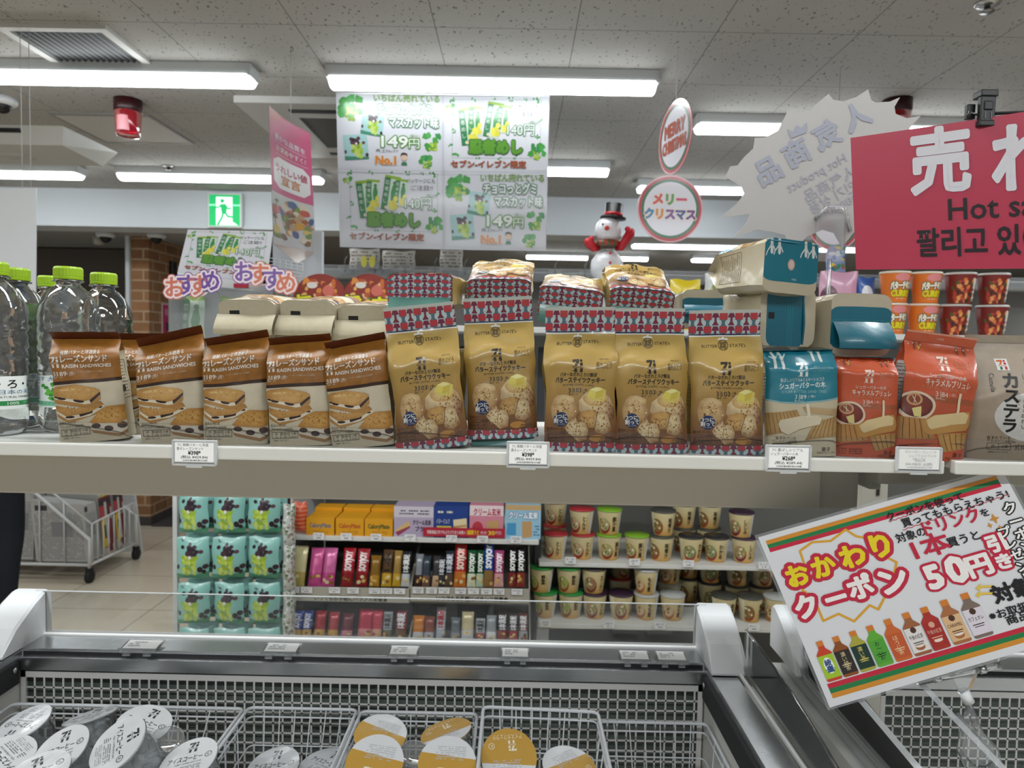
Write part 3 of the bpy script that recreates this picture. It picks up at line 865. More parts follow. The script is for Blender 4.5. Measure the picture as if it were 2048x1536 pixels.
def art_butter():
    a = Art(535, 880)
    a.rect(0, 0, 535, 880, grad([(0, 'c2a456'), (380, 'b8944c'), (560, 'a57e42'), (700, '8a5f38'), (820, '744a30')]), 0)
    a.rect(0, 0, 535, 10, '27304f', 1).rect(0, 10, 535, 20, 'e9e6dc', 1)
    a.poly([(208, 44), (226, 30), (236, 34), (252, 18), (268, 34), (278, 28), (292, 44)], 'f0eee8', 2)
    K = '33291c'
    a.text('BUTTER', 90, 90, 32, K, 3, w=118).text("STATE's", 298, 82, 32, K, 3, w=112)
    a.ring(250, 82, 36, 4, K, 3)
    for sx in (-1, 1):
        for sy in (-1, 1): a.frame(250 + sx * 4, 82 + sy * 4, 250 + sx * 22, 82 + sy * 22, 3.5, K, 3).ring(250 + sx * 12, 82 + sy * 12, 5, 3, K, 3, 8)
    logo(a, 212, 204, 78, '241d14')
    a.text('SEVEN CAFE', 250, 289, 13, K, 3, w=74, align='c', res=1)
    a.text('GINZA TOKYO', 432, 208, 13, K, 3, w=64, align='c', res=1).text('銀のぶどう', 432, 252, 56, '5a4a2c', 3, w=106, align='c')
    a.text('バターなだれとろけ製法', 258, 317, 32, K, 3, w=266, align='c', bold=.018).text('バターステイツクッキー', 270, 358, 46, K, 3, w=372, align='c', bold=.03)
    a.text("BUTTER STATE's cookies", 262, 392, 20, K, 3, w=232, align='c', res=1)
    a.text('3', 184, 432, 46, K, 3, bold=.01).rect(212, 412, 215, 466, K, 3).text('103', 222, 432, 46, K, 3, w=62, bold=.01).text('個入', 184, 462, 15, K, 3, res=1).text('kcal', 234, 460, 15, K, 3, res=1).text('( 1個', 290, 430, 20, K, 3, res=1).text('当たり )', 300, 450, 15, K, 3, res=1)
    L, D = 'ecd5a4', '9a6230'
    # the broken cookies
    a.poly([(52, 640), (40, 560), (70, 480), (120, 456), (180, 462), (228, 520), (255, 600), (230, 650), (120, 690)], blob(130, 560, 130, 130, 'dcbc86', '8e5c33'), 1)
    a.ell(150, 496, 76, 34, blob(150, 496, 90, 50, 'e6cd98', 'b98b52'), 2, 24, .1, .12, 1)
    a.poly([(252, 580), (262, 510), (330, 440), (420, 436), (490, 470), (526, 560), (518, 640), (440, 668), (330, 640)], blob(370, 520, 190, 130, L, '7f4a2b'), 3)
    a.ell(390, 500, 92, 44, blob(390, 490, 100, 60, 'e9cf90', 'c28f4e'), 4, 26, 0, .14, 2)
    a.poly([(352, 500), (330, 470), (372, 420), (420, 404), (470, 430), (465, 500), (430, 540), (420, 512)], 'e2cf6e', 4.5)
    a.poly([(330, 470), (352, 424), (400, 404), (448, 424), (442, 474), (385, 486)], 'e9d964', 5).poly([(352, 424), (400, 404), (448, 424), (396, 440)], 'f6eda0', 6).poly([(396, 440), (448, 424), (442, 474), (390, 488)], 'd8c24e', 6)
    a.poly([(250, 650), (262, 600), (330, 572), (410, 586), (420, 640), (380, 700), (290, 712)], blob(330, 640, 95, 75, 'ddb56e', '8e5c30'), 5)
    a.ell(335, 606, 72, 30, blob(335, 606, 80, 40, 'd9b06a', 'a97840'), 6, 22, .05, .1, 3)
    a.poly([(362, 640), (420, 580), (470, 600), (492, 720), (440, 756), (372, 740)], blob(420, 650, 70, 100, 'f0deae', '9a6a38'), 7)
    a.poly([(150, 706), (175, 670), (225, 628), (240, 660), (300, 668), (322, 720), (312, 790), (250, 806), (215, 770), (170, 740)], blob(235, 710, 100, 100, 'f2dfb2', 'a87440'), 8)
    GC = ('b98a4e', 'f0dca8', '94602f', 'd9b06c', '7d4c28', 'c99a5a')
    grain(a, 145, 580, 85, 85, GC, 70, 2.2, 8, 6); grain(a, 430, 570, 90, 80, GC[2:], 70, 4.2, 8, 7); grain(a, 235, 720, 70, 60, GC, 60, 8.5, 7, 8); grain(a, 425, 670, 45, 70, GC, 40, 7.5, 7, 9); grain(a, 330, 650, 70, 45, GC[2:], 40, 5.4, 7, 10)
    a.line([(232, 650), (238, 720), (228, 790)], 5, 'b98c54', 9).line([(395, 600), (372, 690)], 6, '8d5d30', 8)
    a.ell(390, 780, 60, 26, 'c48a3e', 2).ell(118, 642, 52, 52, '22345f', 9, 28)
    a.text('3つに', 118, 622, 36, 'f0ede6', 10, align='c', bold=.03).text('割って', 118, 654, 36, 'f0ede6', 10, align='c', bold=.03).text('召し上がれ', 118, 678, 13, 'd8d8dc', 10, align='c', res=1)
    a.text('含まれている', 20, 712, 24, '2a1a10', 9.5, res=1, w=116).text('アレルゲン(8品目)', 24, 736, 24, '2a1a10', 9.5, res=1, w=140)
    a.frame(28, 752, 150, 796, 2.5, '3a2414', 9.5).line([(88, 752), (88, 796)], 2.5, '3a2414', 9.5).text('乳成分', 58, 774, 19, '3a2414', 9.5, align='c', res=1).text('小麦', 119, 774, 19, '3a2414', 9.5, align='c', res=1)
    a.text('※裏面もご覧', 410, 782, 15, '3a2414', 9.5, res=1).text('写真はイメージです', 400, 798, 13, '3a2414', 9.5, res=1)
    a.sub(pattern(535, 66, 57), 0, 814, 1, dl=10)
    return a

def art_sugar(kind):
    a = Art(440, 645)
    teal = kind == 'teal'
    C0, W = ('1f8296', 'e6efec') if teal else ('cf5a34', 'f3dccb')
    if teal:
        a.rect(0, 0, 440, 645, 'd6c9ab', 0)
        a.poly([(0, 0), (440, 0), (440, 285), (330, 302), (200, 312), (90, 306), (0, 288)], C0, 1)
        a.line([(0, 292), (90, 310), (200, 316), (330, 306), (440, 289)], 10, '8fb9bf', 2)
    else:
        a.rect(0, 0, 440, 645, C0, 0).rect(0, 290, 440, 322, 'a8552e', 1).rect(0, 322, 440, 560, 'bf5630', 1)
    TR = 'e3e9e2' if teal else '8a4630'
    def tree(x, y, s):
        a.line([(x, y), (x, y - 60 * s), (x - 14 * s, y - 92 * s)], 17 * s, TR, 2).line([(x - 2, y - 50 * s), (x - 30 * s, y - 70 * s)], 7 * s, TR, 2).line([(x, y - 46 * s), (x + 24 * s, y - 80 * s)], 8 * s, TR, 2)
    if teal:
        tree(62, 96, 1); tree(108, 100, 1.05); tree(302, 56, .9); tree(346, 60, 1)
    else:
        for x in (60, 96): tree(x, 40, .9)
        for x in (330, 372): tree(x, 40, .9)
        for px, py in ((22, -42), (52, -50), (100, -44), (330, -40), (372, -44), (400, -50)): a.ell(px, py + 60, 4, 4, 'f5d9c4', 3, 8)
    a.poly([(84, 14), (92, 24), (104, 22), (96, 33), (102, 44), (90, 39), (80, 46), (82, 34), (72, 26), (82, 24)], 'd9a34a' if not teal else '2f8fa2', 3)
    logo(a, 188, 66, 68, W)
    a.text('SEVEN CAFE', 222, 150, 12, W, 3, w=64, align='c', res=1).text('銀のぶどう', 342, 104, 52, '57a0aa' if teal else 'e08a66', 3, w=96, align='c')
    K2 = '97c3c4' if teal else 'dc8f6c'
    if teal: a.text('香ばしシリアル&ミルキーショコラ', 222, 172, 27, W, 3, w=272, align='c', rot=-.03).text('シュガーバターの木', 222, 208, 42, W, 3, w=282, align='c', bold=.02, rot=-.03)
    else: a.text('シュガーバターの木', 240, 182, 27, W, 3, w=210, align='c', bold=.01).text('キャラメルブリュレ', 246, 218, 42, W, 3, w=268, align='c', bold=.02)
    a.text('SUGAR BUTTER SAND TREE', 230, 246, 24, K2, 3, w=272, align='c', res=1)
    a.text('3', 178, 278, 38, W, 3).rect(204, 262, 207, 306, W, 3).text('89' if teal else '84', 211, 278, 38, W, 3).text('個入', 178, 303, 13, W, 3, res=1).text('kcal', 212, 303, 13, W, 3, res=1).text('( 1個 )', 256, 276, 17, W, 3, res=1)
    def waffle(pts, n, c0='c9a468', c1='8f6a3a', l=4):
        cx = sum(p[0] for p in pts) / len(pts); cy = sum(p[1] for p in pts) / len(pts)
        a.poly(pts, blob(cx, cy, 150, 110, c0, '9d7440'), l)
        (x0, y0), (x1, y1), (x2, y2), (x3, y3) = pts
        for k in range(1, n):
            f = k / n
            a.line([(x0 + (x1 - x0) * f, y0 + (y1 - y0) * f + 6), (x3 + (x2 - x3) * f, y3 + (y2 - y3) * f - 6)], 4, c1, l + .5)
    if teal:
        waffle([(0, 380), (190, 356), (240, 470), (10, 520)], 9)
        waffle([(225, 340), (435, 352), (435, 395), (240, 372)], 1, 'cdb284')
        waffle([(300, 430), (438, 396), (438, 520), (240, 545)], 7)
        a.poly([(75, 445), (90, 418), (200, 396), (310, 386), (342, 408), (330, 446), (200, 478), (130, 512), (92, 490)], 'e9dcbe', 6).line([(75, 445), (92, 490), (130, 512), (200, 478), (330, 446), (342, 408)], 5, 'a58a5c', 5.5)
        a.poly([(244, 322), (262, 322), (270, 390), (290, 402), (240, 402), (250, 388)], 'efe6cf', 7)
        a.text('含まれている', 60, 532, 21, '2c2820', 8, res=1).text('アレルゲン(8品目)', 40, 552, 19, '2c2820', 8, res=1)
        a.frame(44, 564, 150, 592, 2.5, '2c2820', 8).line([(96, 564), (96, 592)], 2.5, '2c2820', 8).text('乳成分', 70, 578, 17, '2c2820', 8, align='c', res=1).text('小麦', 123, 578, 17, '2c2820', 8, align='c', res=1)
        a.text('菓子', 342, 602, 28, '2c2820', 8).text('写真はイメージです', 312, 622, 13, '2c2820', 8, res=1)
    else:
        a.ell(82, 360, 108, 82, 'e8cdb2', 3, 28).ell(82, 358, 92, 66, blob(82, 350, 100, 70, '8c3a24', '5a2018'), 4, 26).ell(66, 326, 46, 36, 'd6a070', 5, 18).ell(66, 326, 34, 26, '8e4630', 6, 14).poly([(60, 380), (110, 360), (118, 420), (80, 420)], 'e5d38a', 6)
        a.line([(50, 310), (80, 345)], 5, 'e9d0a8', 7).line([(66, 300), (66, 350)], 4, 'e9d0a8', 7)
        waffle([(0, 432), (170, 424), (230, 530), (0, 556)], 6, 'c58f4e', '6a3b1c')
        waffle([(232, 500), (425, 470), (425, 560), (290, 600)], 5, 'cc9c58', '5c3418', 6)
        a.poly([(125, 440), (190, 398), (400, 352), (430, 420), (410, 460), (190, 510), (150, 500)], 'c9954e', 6.5)
        a.poly([(150, 434), (200, 396), (360, 358), (400, 372), (396, 420), (300, 440), (190, 480), (170, 466)], 'e8cf9a', 7).line([(150, 434), (170, 466), (190, 480), (300, 440), (396, 420)], 4, 'b08a50', 6.8)
        a.poly([(318, 262), (334, 262), (330, 372), (312, 376)], 'edd9b4', 8)
        for x in (30, 100, 150): a.frame(x, 590, x + 42, 622, 2.5, '53241a', 8).text('乳成分' if x == 100 else ('小麦' if x == 150 else '卵'), x + 21, 606, 15, '53241a', 8, align='c', res=1)
        a.text('菓子', 350, 606, 30, '53241a', 8).text('写真はイメージです', 310, 628, 13, '53241a', 8, res=1)
    return a

def art_castella():
    a = Art(620, 785)
    a.rect(0, 0, 620, 785, grad([(0, 'b9ab98'), (300, 'b09f8b'), (560, 'a8967f'), (785, 'a39179')]), 0)
    a.ell(400, 490, 252, 170, 'd9d7d2', 1, 40)
    a.rect(178, 106, 252, 186, 'f0efec', 2)
    logo(a, 186, 112, 56, 'e06a28', 3, 'c22a35', '1d7a4a')
    K = '17140f'
    a.vtext('カステラ', 246, 252, 100, 108, K, 3, bold=.035).text('Castella', 142, 268, 40, K, 3, rot=math.pi / 2, align='c', w=126)
    a.vtext('しっとり上品な味わい', 334, 225, 37, 36, K, 3)
    a.poly([(352, 110), (600, 80), (600, 420), (400, 452), (376, 440)], blob(480, 280, 160, 240, 'f2d23c', 'd7a320'), 4).poly([(350, 108), (600, 78), (600, 128), (366, 172)], '6a3222', 5)
    a.text('含まれている', 104, 636, 26, K, 3, res=1).text('アレルゲン(8品目)', 112, 658, 22, K, 3, res=1)
    a.frame(110, 672, 260, 714, 2.5, K, 3).line([(184, 672), (184, 714)], 2.5, K, 3).text('卵', 147, 693, 22, K, 3, align='c', res=1).text('小麦', 222, 693, 22, K, 3, align='c', res=1)
    a.text('3', 284, 695, 42, K, 3).text('385', 318, 695, 42, K, 3).text('(1包当たり)', 388, 695, 24, K, 3, res=1).rect(306, 672, 309, 716, K, 3).text('※写真はイメージです', 114, 732, 14, K, 3, res=1)
    return a
ART = {'raisin': art_raisin(), 'butter': art_butter(), 'teal': art_sugar('teal'), 'orange': art_sugar('orange'), 'castella': art_castella()}

def base_art(kind):
    a = Art(300, 200)
    if kind == 'raisin': a.rect(0, 0, 300, 200, 'd2c7ab', 0).rect(58, 52, 112, 72, '17140f', 2)
    elif kind == 'butter': a.sub(pattern(300, 200, 32, 6, 4), 0, 0, 1)
    elif kind == 'teal':
        a.rect(0, 0, 300, 200, 'd2c8ae', 0).rect(0, 42, 300, 178, '157187', 1)
        for y in (84, 92, 100): a.rect(0, y, 300, y + 2.5, '1f8c98', 2)
        a.rect(128, 150, 162, 172, '10100f', 2)
    else: a.rect(0, 0, 300, 200, 'c85a36', 0)
    return a
def side_art(kind):
    a = Art(200, 500)
    bg, ink = {'raisin': ('d6cbb0', '332c24'), 'butter': ('c6ab62', '463a20'), 'teal': ('cfc3a6', '3a3226'), 'orange': ('c9542f', 'd9d2ca'), 'castella': ('ad9c88', '40382c')}[kind]
    a.rect(0, 0, 200, 500, bg, 0)
    if kind == 'raisin': a.rect(0, 0, 200, 60, '9a6526', 1).rect(16, 236, 120, 268, '241c14', 2)
    if kind == 'orange': a.rect(20, 90, 180, 330, 'd9d0c6', 1); ink = '4c2a1e'
    for k in range(11): a.squiggles(26, 112 + 17 * k, 172 - 9 * (k % 3), 122 + 17 * k, 1, ink, 3, seed=k, dens=.9, th=.3)
    a.frame(20, 106, 180, 304, 2, ink, 3)
    return a
BART = {k: base_art(k) for k in ('raisin', 'butter', 'teal', 'orange')}
SART = {k: side_art(k) for k in ('raisin', 'butter', 'teal', 'orange', 'castella')}
FINART = {'butter': Art(535, 130).sub(pattern(535, 106, 57, 0, 6), 0, 24, 1)}
FINART['butter'].rect(0, 0, 535, 24, 'c9cfca', 1)
BACKC = {'raisin': 'd2c6aa', 'butter': 'c2a75e', 'teal': 'cdc2a6', 'orange': 'c65a36', 'castella': 'aa9a86'}

PG = .66      # how strongly the printed films reflect
def pack(name, label, cat, kind, W, H, D, seed, group, shoulder=.8, slope=0., fin=None, amp=.003, bulge=.004, print_front=True, flapdown=False, bart=None, gus=.22, skew=0., narrow=0., waist=.015):
    """a gusseted paper-film bag standing at the origin, its front towards -y"""
    t = thing(name, label, cat, group=group)
    rnd = random.Random(seed)
    nu, nv, ns = 18, 30, 6
    so = Vector((seed * 7.3, seed * 3.1, seed * 1.7))
    def prof(v):
        tt = v / H
        a = W / 2 * (1 - narrow * tt + .02 * math.sin(math.pi * tt) - waist * math.exp(-((tt - .42) / .19) ** 2))
        if tt < shoulder: b = D / 2 * (1 - .12 * tt / shoulder)
        else:
            q = (tt - shoulder) / (1 - shoulder); b = D / 2 * .88 * (1 - q) + .0016 * q
        return a, b, tt
    def fin_pos(p):
        x, y, z = p
        tt = z / H
        z2 = z + slope * x * max(0, tt - .35) / .65
        x2 = x + skew * tt * tt
        q = Vector((x2, y, z2))
        n = noise.noise_vector(q * 22 + so) * amp + noise.noise_vector(q * 55 + so) * amp * .42
        n *= min(1, .25 + tt * 1.6)
        if tt > .97: n *= .4
        # one hard fold below the shoulder
        k = math.exp(-((tt - shoulder + .05 * math.sin(9 * x2 / W + seed)) / .035) ** 2) * amp * .7
        return (q.x + n.x, q.y + n.y * 1.2 - k * (1 if y < 0 else -1), q.z + n.z * .4)
    zs = [H * j / nv for j in range(nv + 1)]
    def gcorner(x, a): return (abs(x) / a) ** 9 * .22
    FR, BK, RT, LF = [], [], [], []
    for z in zs:
        a, b, tt = prof(z)
        xs = [-a + 2 * a * i / nu for i in range(nu + 1)]
        bu = bulge * math.sin(math.pi * min(1, tt / .95))
        yf = [-b + b * gcorner(x, a) - bu * (1 - (x / a) ** 2) for x in xs]
        yb = [b - b * gcorner(x, a) + bu * .6 * (1 - (x / a) ** 2) for x in xs]
        FR.append([fin_pos((x, y, z)) for x, y in zip(xs, yf)])
        BK.append([fin_pos((x, y, z)) for x, y in zip(xs[::-1], yb[::-1])])
        g = a * (.04 + gus * max(0, tt - .45) / .55)
        RT.append([fin_pos((a - g * math.sin(math.pi * k / ns), yf[-1] + (yb[-1] - yf[-1]) * k / ns, z)) for k in range(ns + 1)])
        LF.append([fin_pos((-a + g * math.sin(math.pi * k / ns), yb[0] + (yf[0] - yb[0]) * k / ns, z)) for k in range(ns + 1)])
    bc = lin(BACKC[kind])
    mb = MB()
    fp = Patch(FR).emit(mb, bc)
    if print_front: fp.lay(mb, ART[kind])
    Patch(BK).emit(mb, bc)
    rp = Patch(RT).emit(mb, bc); lp = Patch(LF).emit(mb, bc)
    if print_front: rp.lay(mb, SART[kind]); lp.lay(mb, SART[kind])
    f0 = np.array(FR[0]); b0 = np.array(BK[0])[::-1]
    base = Patch([b0 + (f0 - b0) * (k / 6) for k in range(7)]).emit(mb, bc)
    if flapdown: base.lay(mb, bart or BART[kind])
    mat = KRAFT if kind in ('raisin', 'castella') else FILM
    mb.build('wrapper', mat, t, gain=PG)
    # the sealed end at the top
    top = np.array(FR[-1]) * .5 + np.array(BK[-1])[::-1] * .5
    if fin:
        fh, fold, lean = fin['h'], fin.get('fold', 0), fin.get('lean', 0)
        rows = []
        m = 6
        for j in range(m + 1):
            q = j / m
            ang = lean + fold * q
            dy, dz = -math.sin(ang) * fh * q, math.cos(ang) * fh * q
            row = [top[i] + np.array([0, dy + .0012 * math.sin(i * 1.3 + seed + q * 3) * q, dz + fin.get('slope', 0) * top[i][0] * q]) for i in range(nu + 1)]
            rows.append(row)
        rows = np.array(rows)
        mb = MB()
        fc = lin(fin['col'])
        p1 = Patch(rows).emit(mb, fc)
        if fin.get('art'): p1.lay(mb, fin['art'])
        Patch((rows + np.array([0, .0012, 0]))[:, ::-1]).emit(mb, lin(fin.get('back', fin['col'])))
        mb.build('top_seal', mat, t, gain=PG)
    if flapdown:
        fh = flapdown['h']; x0 = W * flapdown.get('w', .47)
        rows = []
        n = 6
        for j in range(n + 1):
            q = j / n
            rows.append([(x, D * flapdown.get('y', -.05) + q * fh * flapdown.get('drop', .9), -.001 - math.sin(min(1.2, q * 1.6)) * fh * flapdown.get('out', .45) - .0012 * math.sin(x * 90 + seed)) for x in np.linspace(-x0, x0, nu + 1)])
        mb = MB()
        P = np.array(rows)
        pp = Patch(P[::-1]).emit(mb, lin(flapdown['col']))
        if flapdown.get('art'): pp.lay(mb, flapdown['art'])
        Patch(P - np.array([0, 0, -.0008])).emit(mb, lin(flapdown['col']))
        mb.build('bottom_flap', mat, t, gain=PG)
    return t

def stand(t, px, Y, z=ZS, rz=0., lean=0., pitch=0.):
    p = at(px, 900, Y)
    t.location = (p.x, Y, z)
    t.rotation_mode = 'XYZ'
    t.rotation_euler = (R_(pitch), R_(lean), R_(rz))
    return t
RG = 'brown and cream sandwich packs on the shelf'
RF = {'h': .017, 'col': '6e3415', 'back': 'd6cbb0', 'lean': .75, 'fold': .2}
def raisin(label, seed, px, Y, slope, lean=0., rz=0., fin=None, z=ZS, **k):
    f = dict(RF); f.update(fin or {})
    return stand(pack('sandwich_cookie_pack', label, 'cookie pack', 'raisin', .084, .142, .06, seed, RG, shoulder=.84, slope=slope, fin=f, **k), px, Y, z, rz, lean)
raisin('brown and cream sandwich pack beside the water bottles, leftmost of its row', 1, 200, 1.0, -.08, -6, 17)
raisin('brown and cream sandwich pack half hidden between the first and third packs', 2, 288, 1.085, -.05, -4, 18)
raisin('brown and cream sandwich pack with its top right corner lifted, above the first price tag', 3, 356, 1.0, .2, -3, 16, fin={'h': .02})
raisin('brown and cream sandwich pack with a black printed side, third from the gold packs', 4, 480, 1.0, .16, -1, 9, fin={'h': .018})
raisin('brown and cream sandwich pack standing straight, second from the gold packs', 5, 608, 1.0, .07, -2, 8)
raisin('brown and cream sandwich pack leaning against the first gold pack', 6, 731, 1.0, .1, -6, 6)

BG = 'gold butter cookie packs on the shelf'
BF = {'h': .034, 'col': 'c9cfca', 'back': 'c3cdc9', 'lean': .08, 'fold': .1, 'art': FINART['butter']}
def butter(label, seed, px, Y, lean=0., rz=0., z=ZS, fin=None, **k):
    f = dict(BF); f.update(fin or {})
    return stand(pack('butter_cookie_pack', label, 'cookie pack', 'butter', .098, .166, .06, seed, BG, shoulder=.72, fin=f, amp=.0034, waist=.05, **k), px, Y, z, rz, lean, k.pop('pitch', 0) if 'pitch' in k else 0)
butter('gold cookie pack leaning left beside the brown packs, leftmost gold one', 11, 868, 1.0, -7, 3)
b2 = butter('gold cookie pack standing higher than its neighbours, above the second price tag', 12, 1006, 1.025, -3.5, 0, ZS + .013)
mb = MB(); hexa(mb, [(-.045, -.03, -.0125), (.04, -.03, -.0125), (.04, .028, -.0125), (-.045, .028, -.0125), (-.045, -.02, .0005), (.045, -.024, .0005), (.045, .028, .0005), (-.045, .028, .0005)], lin('3f6a66'))
mb.build('bottom_flap', FILM, b2)
butter('gold cookie pack with crumpled top, third from the left of the gold packs', 13, 1158, 1.0, -1, -2)
butter('gold cookie pack standing square on, second from the right of the gold packs', 14, 1296, .998, -1, 0)
butter('gold cookie pack beside the teal pack, rightmost gold one', 15, 1446, 1.0, -1.5, -6, slope=0.)

SG = 'sugar butter sandwich packs on the shelf'
def sugar(label, kind, seed, px, Y, W=.09, H=.145, lean=0., rz=0., fin=None, z=ZS, **k):
    return stand(pack('sugar_sandwich_pack', label, 'cookie pack', kind, W, H, .06, seed, SG, fin=fin, amp=.003, **k), px, Y, z, rz, lean)
sugar('teal and cream sandwich pack standing under the stack of lying teal packs', 'teal', 21, 1594, 1.0, .092, .143, -2, -10, shoulder=.85, fin={'h': .008, 'col': '1f8296', 'lean': 1.2})
sugar('orange caramel pack standing under the lying teal pack with the folded flap', 'orange', 22, 1716, 1.0, .078, .134, 1, -8, shoulder=.88, fin={'h': .006, 'col': 'c85a36', 'lean': 1.2})
s3 = sugar('tall orange caramel pack leaning right, next to the castella bag', 'orange', 23, 1838, 1.0, .095, .158, 7, -4, shoulder=.72, fin={'h': .016, 'col': 'cf5a34', 'lean': .35, 'art': Art(440, 60).rect(0, 0, 440, 60, 'cc5833', 1).rect(0, 0, 440, 9, 'e3a58c', 2).text('OPEN', 220, 30, 18, 'f0c9b4', 3, align='c', res=1)})
stand(pack('castella_cake_bag', 'beige castella cake bag with black vertical lettering at the right edge', 'cake bag', 'castella', .124, .16, .06, 31, None, shoulder=.55, amp=.003, fin={'h': .012, 'col': 'b7aa97', 'lean': .15}), 2012, 1.0, rz=-8)

# ------------------------------------------------------------------ packs lying on top
def lie(t, px, py, Y, rz=0., roll=0., pitch=0.):
    """lies on its back, its lower end towards the aisle; (px, py) is the middle of that end"""
    p = at(px, py, Y)
    M = Matrix.Translation(p) @ Matrix.Rotation(R_(rz), 4, 'Z') @ Matrix.Rotation(R_(pitch), 4, 'X') @ Matrix.Rotation(R_(roll), 4, 'Y') @ Matrix.Rotation(R_(-90), 4, 'X')
    t.rotation_mode = 'QUATERNION'
    t.location = M.translation; t.rotation_quaternion = M.to_quaternion()
    return t
RFL = {'h': .036, 'col': 'cdc2a4', 'y': -.14, 'drop': .8, 'out': .5, 'w': .53}
def lraisin(label, seed, px, py, Y, rz, pitch=7, **k):
    f = dict(RFL); f.update(k.pop('flap', {}))
    return lie(pack('sandwich_cookie_pack', label, 'cookie pack', 'raisin', .086, .142, .062, seed, RG, fin=None, flapdown=f, amp=.003, bulge=.003, **k), px, py, Y, rz, 0, pitch)
lraisin('cream bottomed sandwich pack lying on its back, flap sticking out left', 41, 494, 640, 1.075, -4)
lraisin('cream bottomed sandwich pack lying on its back, middle of the three lying ones', 42, 615, 642, 1.075, -9)
lraisin('cream bottomed sandwich pack lying on its back beside the patterned pack end', 43, 731, 652, 1.075, -8)
BFL = {'h': .03, 'col': '5f9488', 'y': .05, 'drop': .9, 'out': .3}
def lbutter(label, seed, px, py, Y, rz, pitch=18, roll=0, **k):
    f = dict(BFL); f.update(k.pop('flap', {}))
    return lie(pack('butter_cookie_pack', label, 'cookie pack', 'butter', .096, .166, .05, seed, BG, fin=None, flapdown=f, amp=.0035, bulge=.003, **k), px, py, Y, rz, roll, pitch)
lbutter('gold pack lying with its patterned end and teal flap forward, above the leftmost gold pack', 44, 840, 582, 1.035, -6, 3, flap={'h': .035, 'y': .18, 'drop': .75})
lbutter('gold pack lying behind the raised gold pack, its printed face upward', 45, 998, 592, 1.075, -3, 20)
lbutter('gold pack lying between two others, patterned end sloping down right', 46, 1140, 610, 1.075, -6, 14, 6)
lbutter('gold pack lying at the right of the lying gold ones, logo upward', 47, 1282, 612, 1.07, -2, 22, 4)

TFL = {'h': .028, 'col': '157187', 'y': .1, 'drop': .8, 'out': .4}
def lteal(label, seed, px, py, Y, rz, roll=0, flap=None, pitch=0, W=.09, D=.064, H=.14, **k):
    return lie(pack('sugar_sandwich_pack', label, 'cookie pack', 'teal', W, H, D, seed, SG, amp=.003, bulge=.003, flapdown=flap or {'h': .004, 'col': '157187'}, **k), px, py, Y, rz, roll, pitch)
lteal('teal and cream pack lying in the middle of the stack, teal seam upright', 51, 1576, 634, 1.03, 14, 90, W=.084, D=.09, flap={'h': .012, 'col': '157187', 'y': -.3, 'drop': .3, 'out': .1})
lteal('teal and cream pack lying over the orange pack, wide teal flap hanging forward', 52, 1722, 650, 1.03, 10, 0, flap={'h': .055, 'col': '147083', 'y': -.05, 'drop': .7, 'out': .35}, W=.096, D=.09)
TOPA = Art(300, 200).rect(0, 0, 300, 200, 'cfc4a8', 0).rect(0, 0, 300, 158, '157a8e', 1)
for tx in (34, 76, 226, 268):
    TOPA.line([(tx, -2), (tx + 4, 52)], 15, 'e3e9e4', 2).line([(tx + 2, 22), (tx - 20, 46), (tx - 26, 60)], 6, 'e3e9e4', 2).line([(tx + 2, 18), (tx + 22, 48)], 6, 'e3e9e4', 2)
TOPA.ell(150, 92, 20, 21, 'd9b3a4', 2, 20).ell(150, 92, 14, 15, 'e8cfc4', 3, 16).text('OPEN', 170, 146, 11, 'd5e4e4', 2, align='c', res=1)
t = lteal("teal topped pack at the very top of the stack, white trees and badge", 53, 1582, 534, 1.0, 20, 2, W=.092, D=.075, H=.13, bart=TOPA, flap={'h': .006, 'col': '157a8e', 'y': -.46, 'drop': .3, 'out': .1})
lteal('teal ended pack lying far back between the gold packs and the teal stack', 54, 1418, 618, 1.2, 0, 0, flap={'h': .02, 'col': '157187', 'y': -.1, 'drop': .8, 'out': .4})

# the rows standing behind, which carry the lying packs
for i, (px, Y) in enumerate(((487, 1.125), (613, 1.125), (736, 1.125))):
    stand(pack('sandwich_cookie_pack', f'brown and cream sandwich pack standing behind, under the lying cream ones, {ordl(i, 3)}', 'cookie pack', 'raisin', .084, .128, .055, 70 + i, RG, shoulder=.84, fin={'h': .008, 'col': '6e3415', 'lean': 1.3}), px, Y, rz=6)
for i, (px, Y) in enumerate(((866, 1.105), (1004, 1.135), (1150, 1.13), (1290, 1.13))):
    stand(pack('butter_cookie_pack', f'gold cookie pack standing behind, under the lying gold ones, {ordl(i, 4)}', 'cookie pack', 'butter', .094, .140, .05, 80 + i, BG, shoulder=.72, fin={'h': .008, 'col': 'c9cfca', 'lean': 1.3}), px, Y)
for i, (px, Y) in enumerate(((1586, 1.12), (1722, 1.12))):
    stand(pack('sugar_sandwich_pack', f'teal and cream pack standing behind, under the lying teal ones, {ordl(i, 2)}', 'cookie pack', 'teal', .086, .135, .055, 90 + i, SG, shoulder=.86, fin={'h': .006, 'col': '1f8296', 'lean': 1.3}), px, Y, rz=-8)
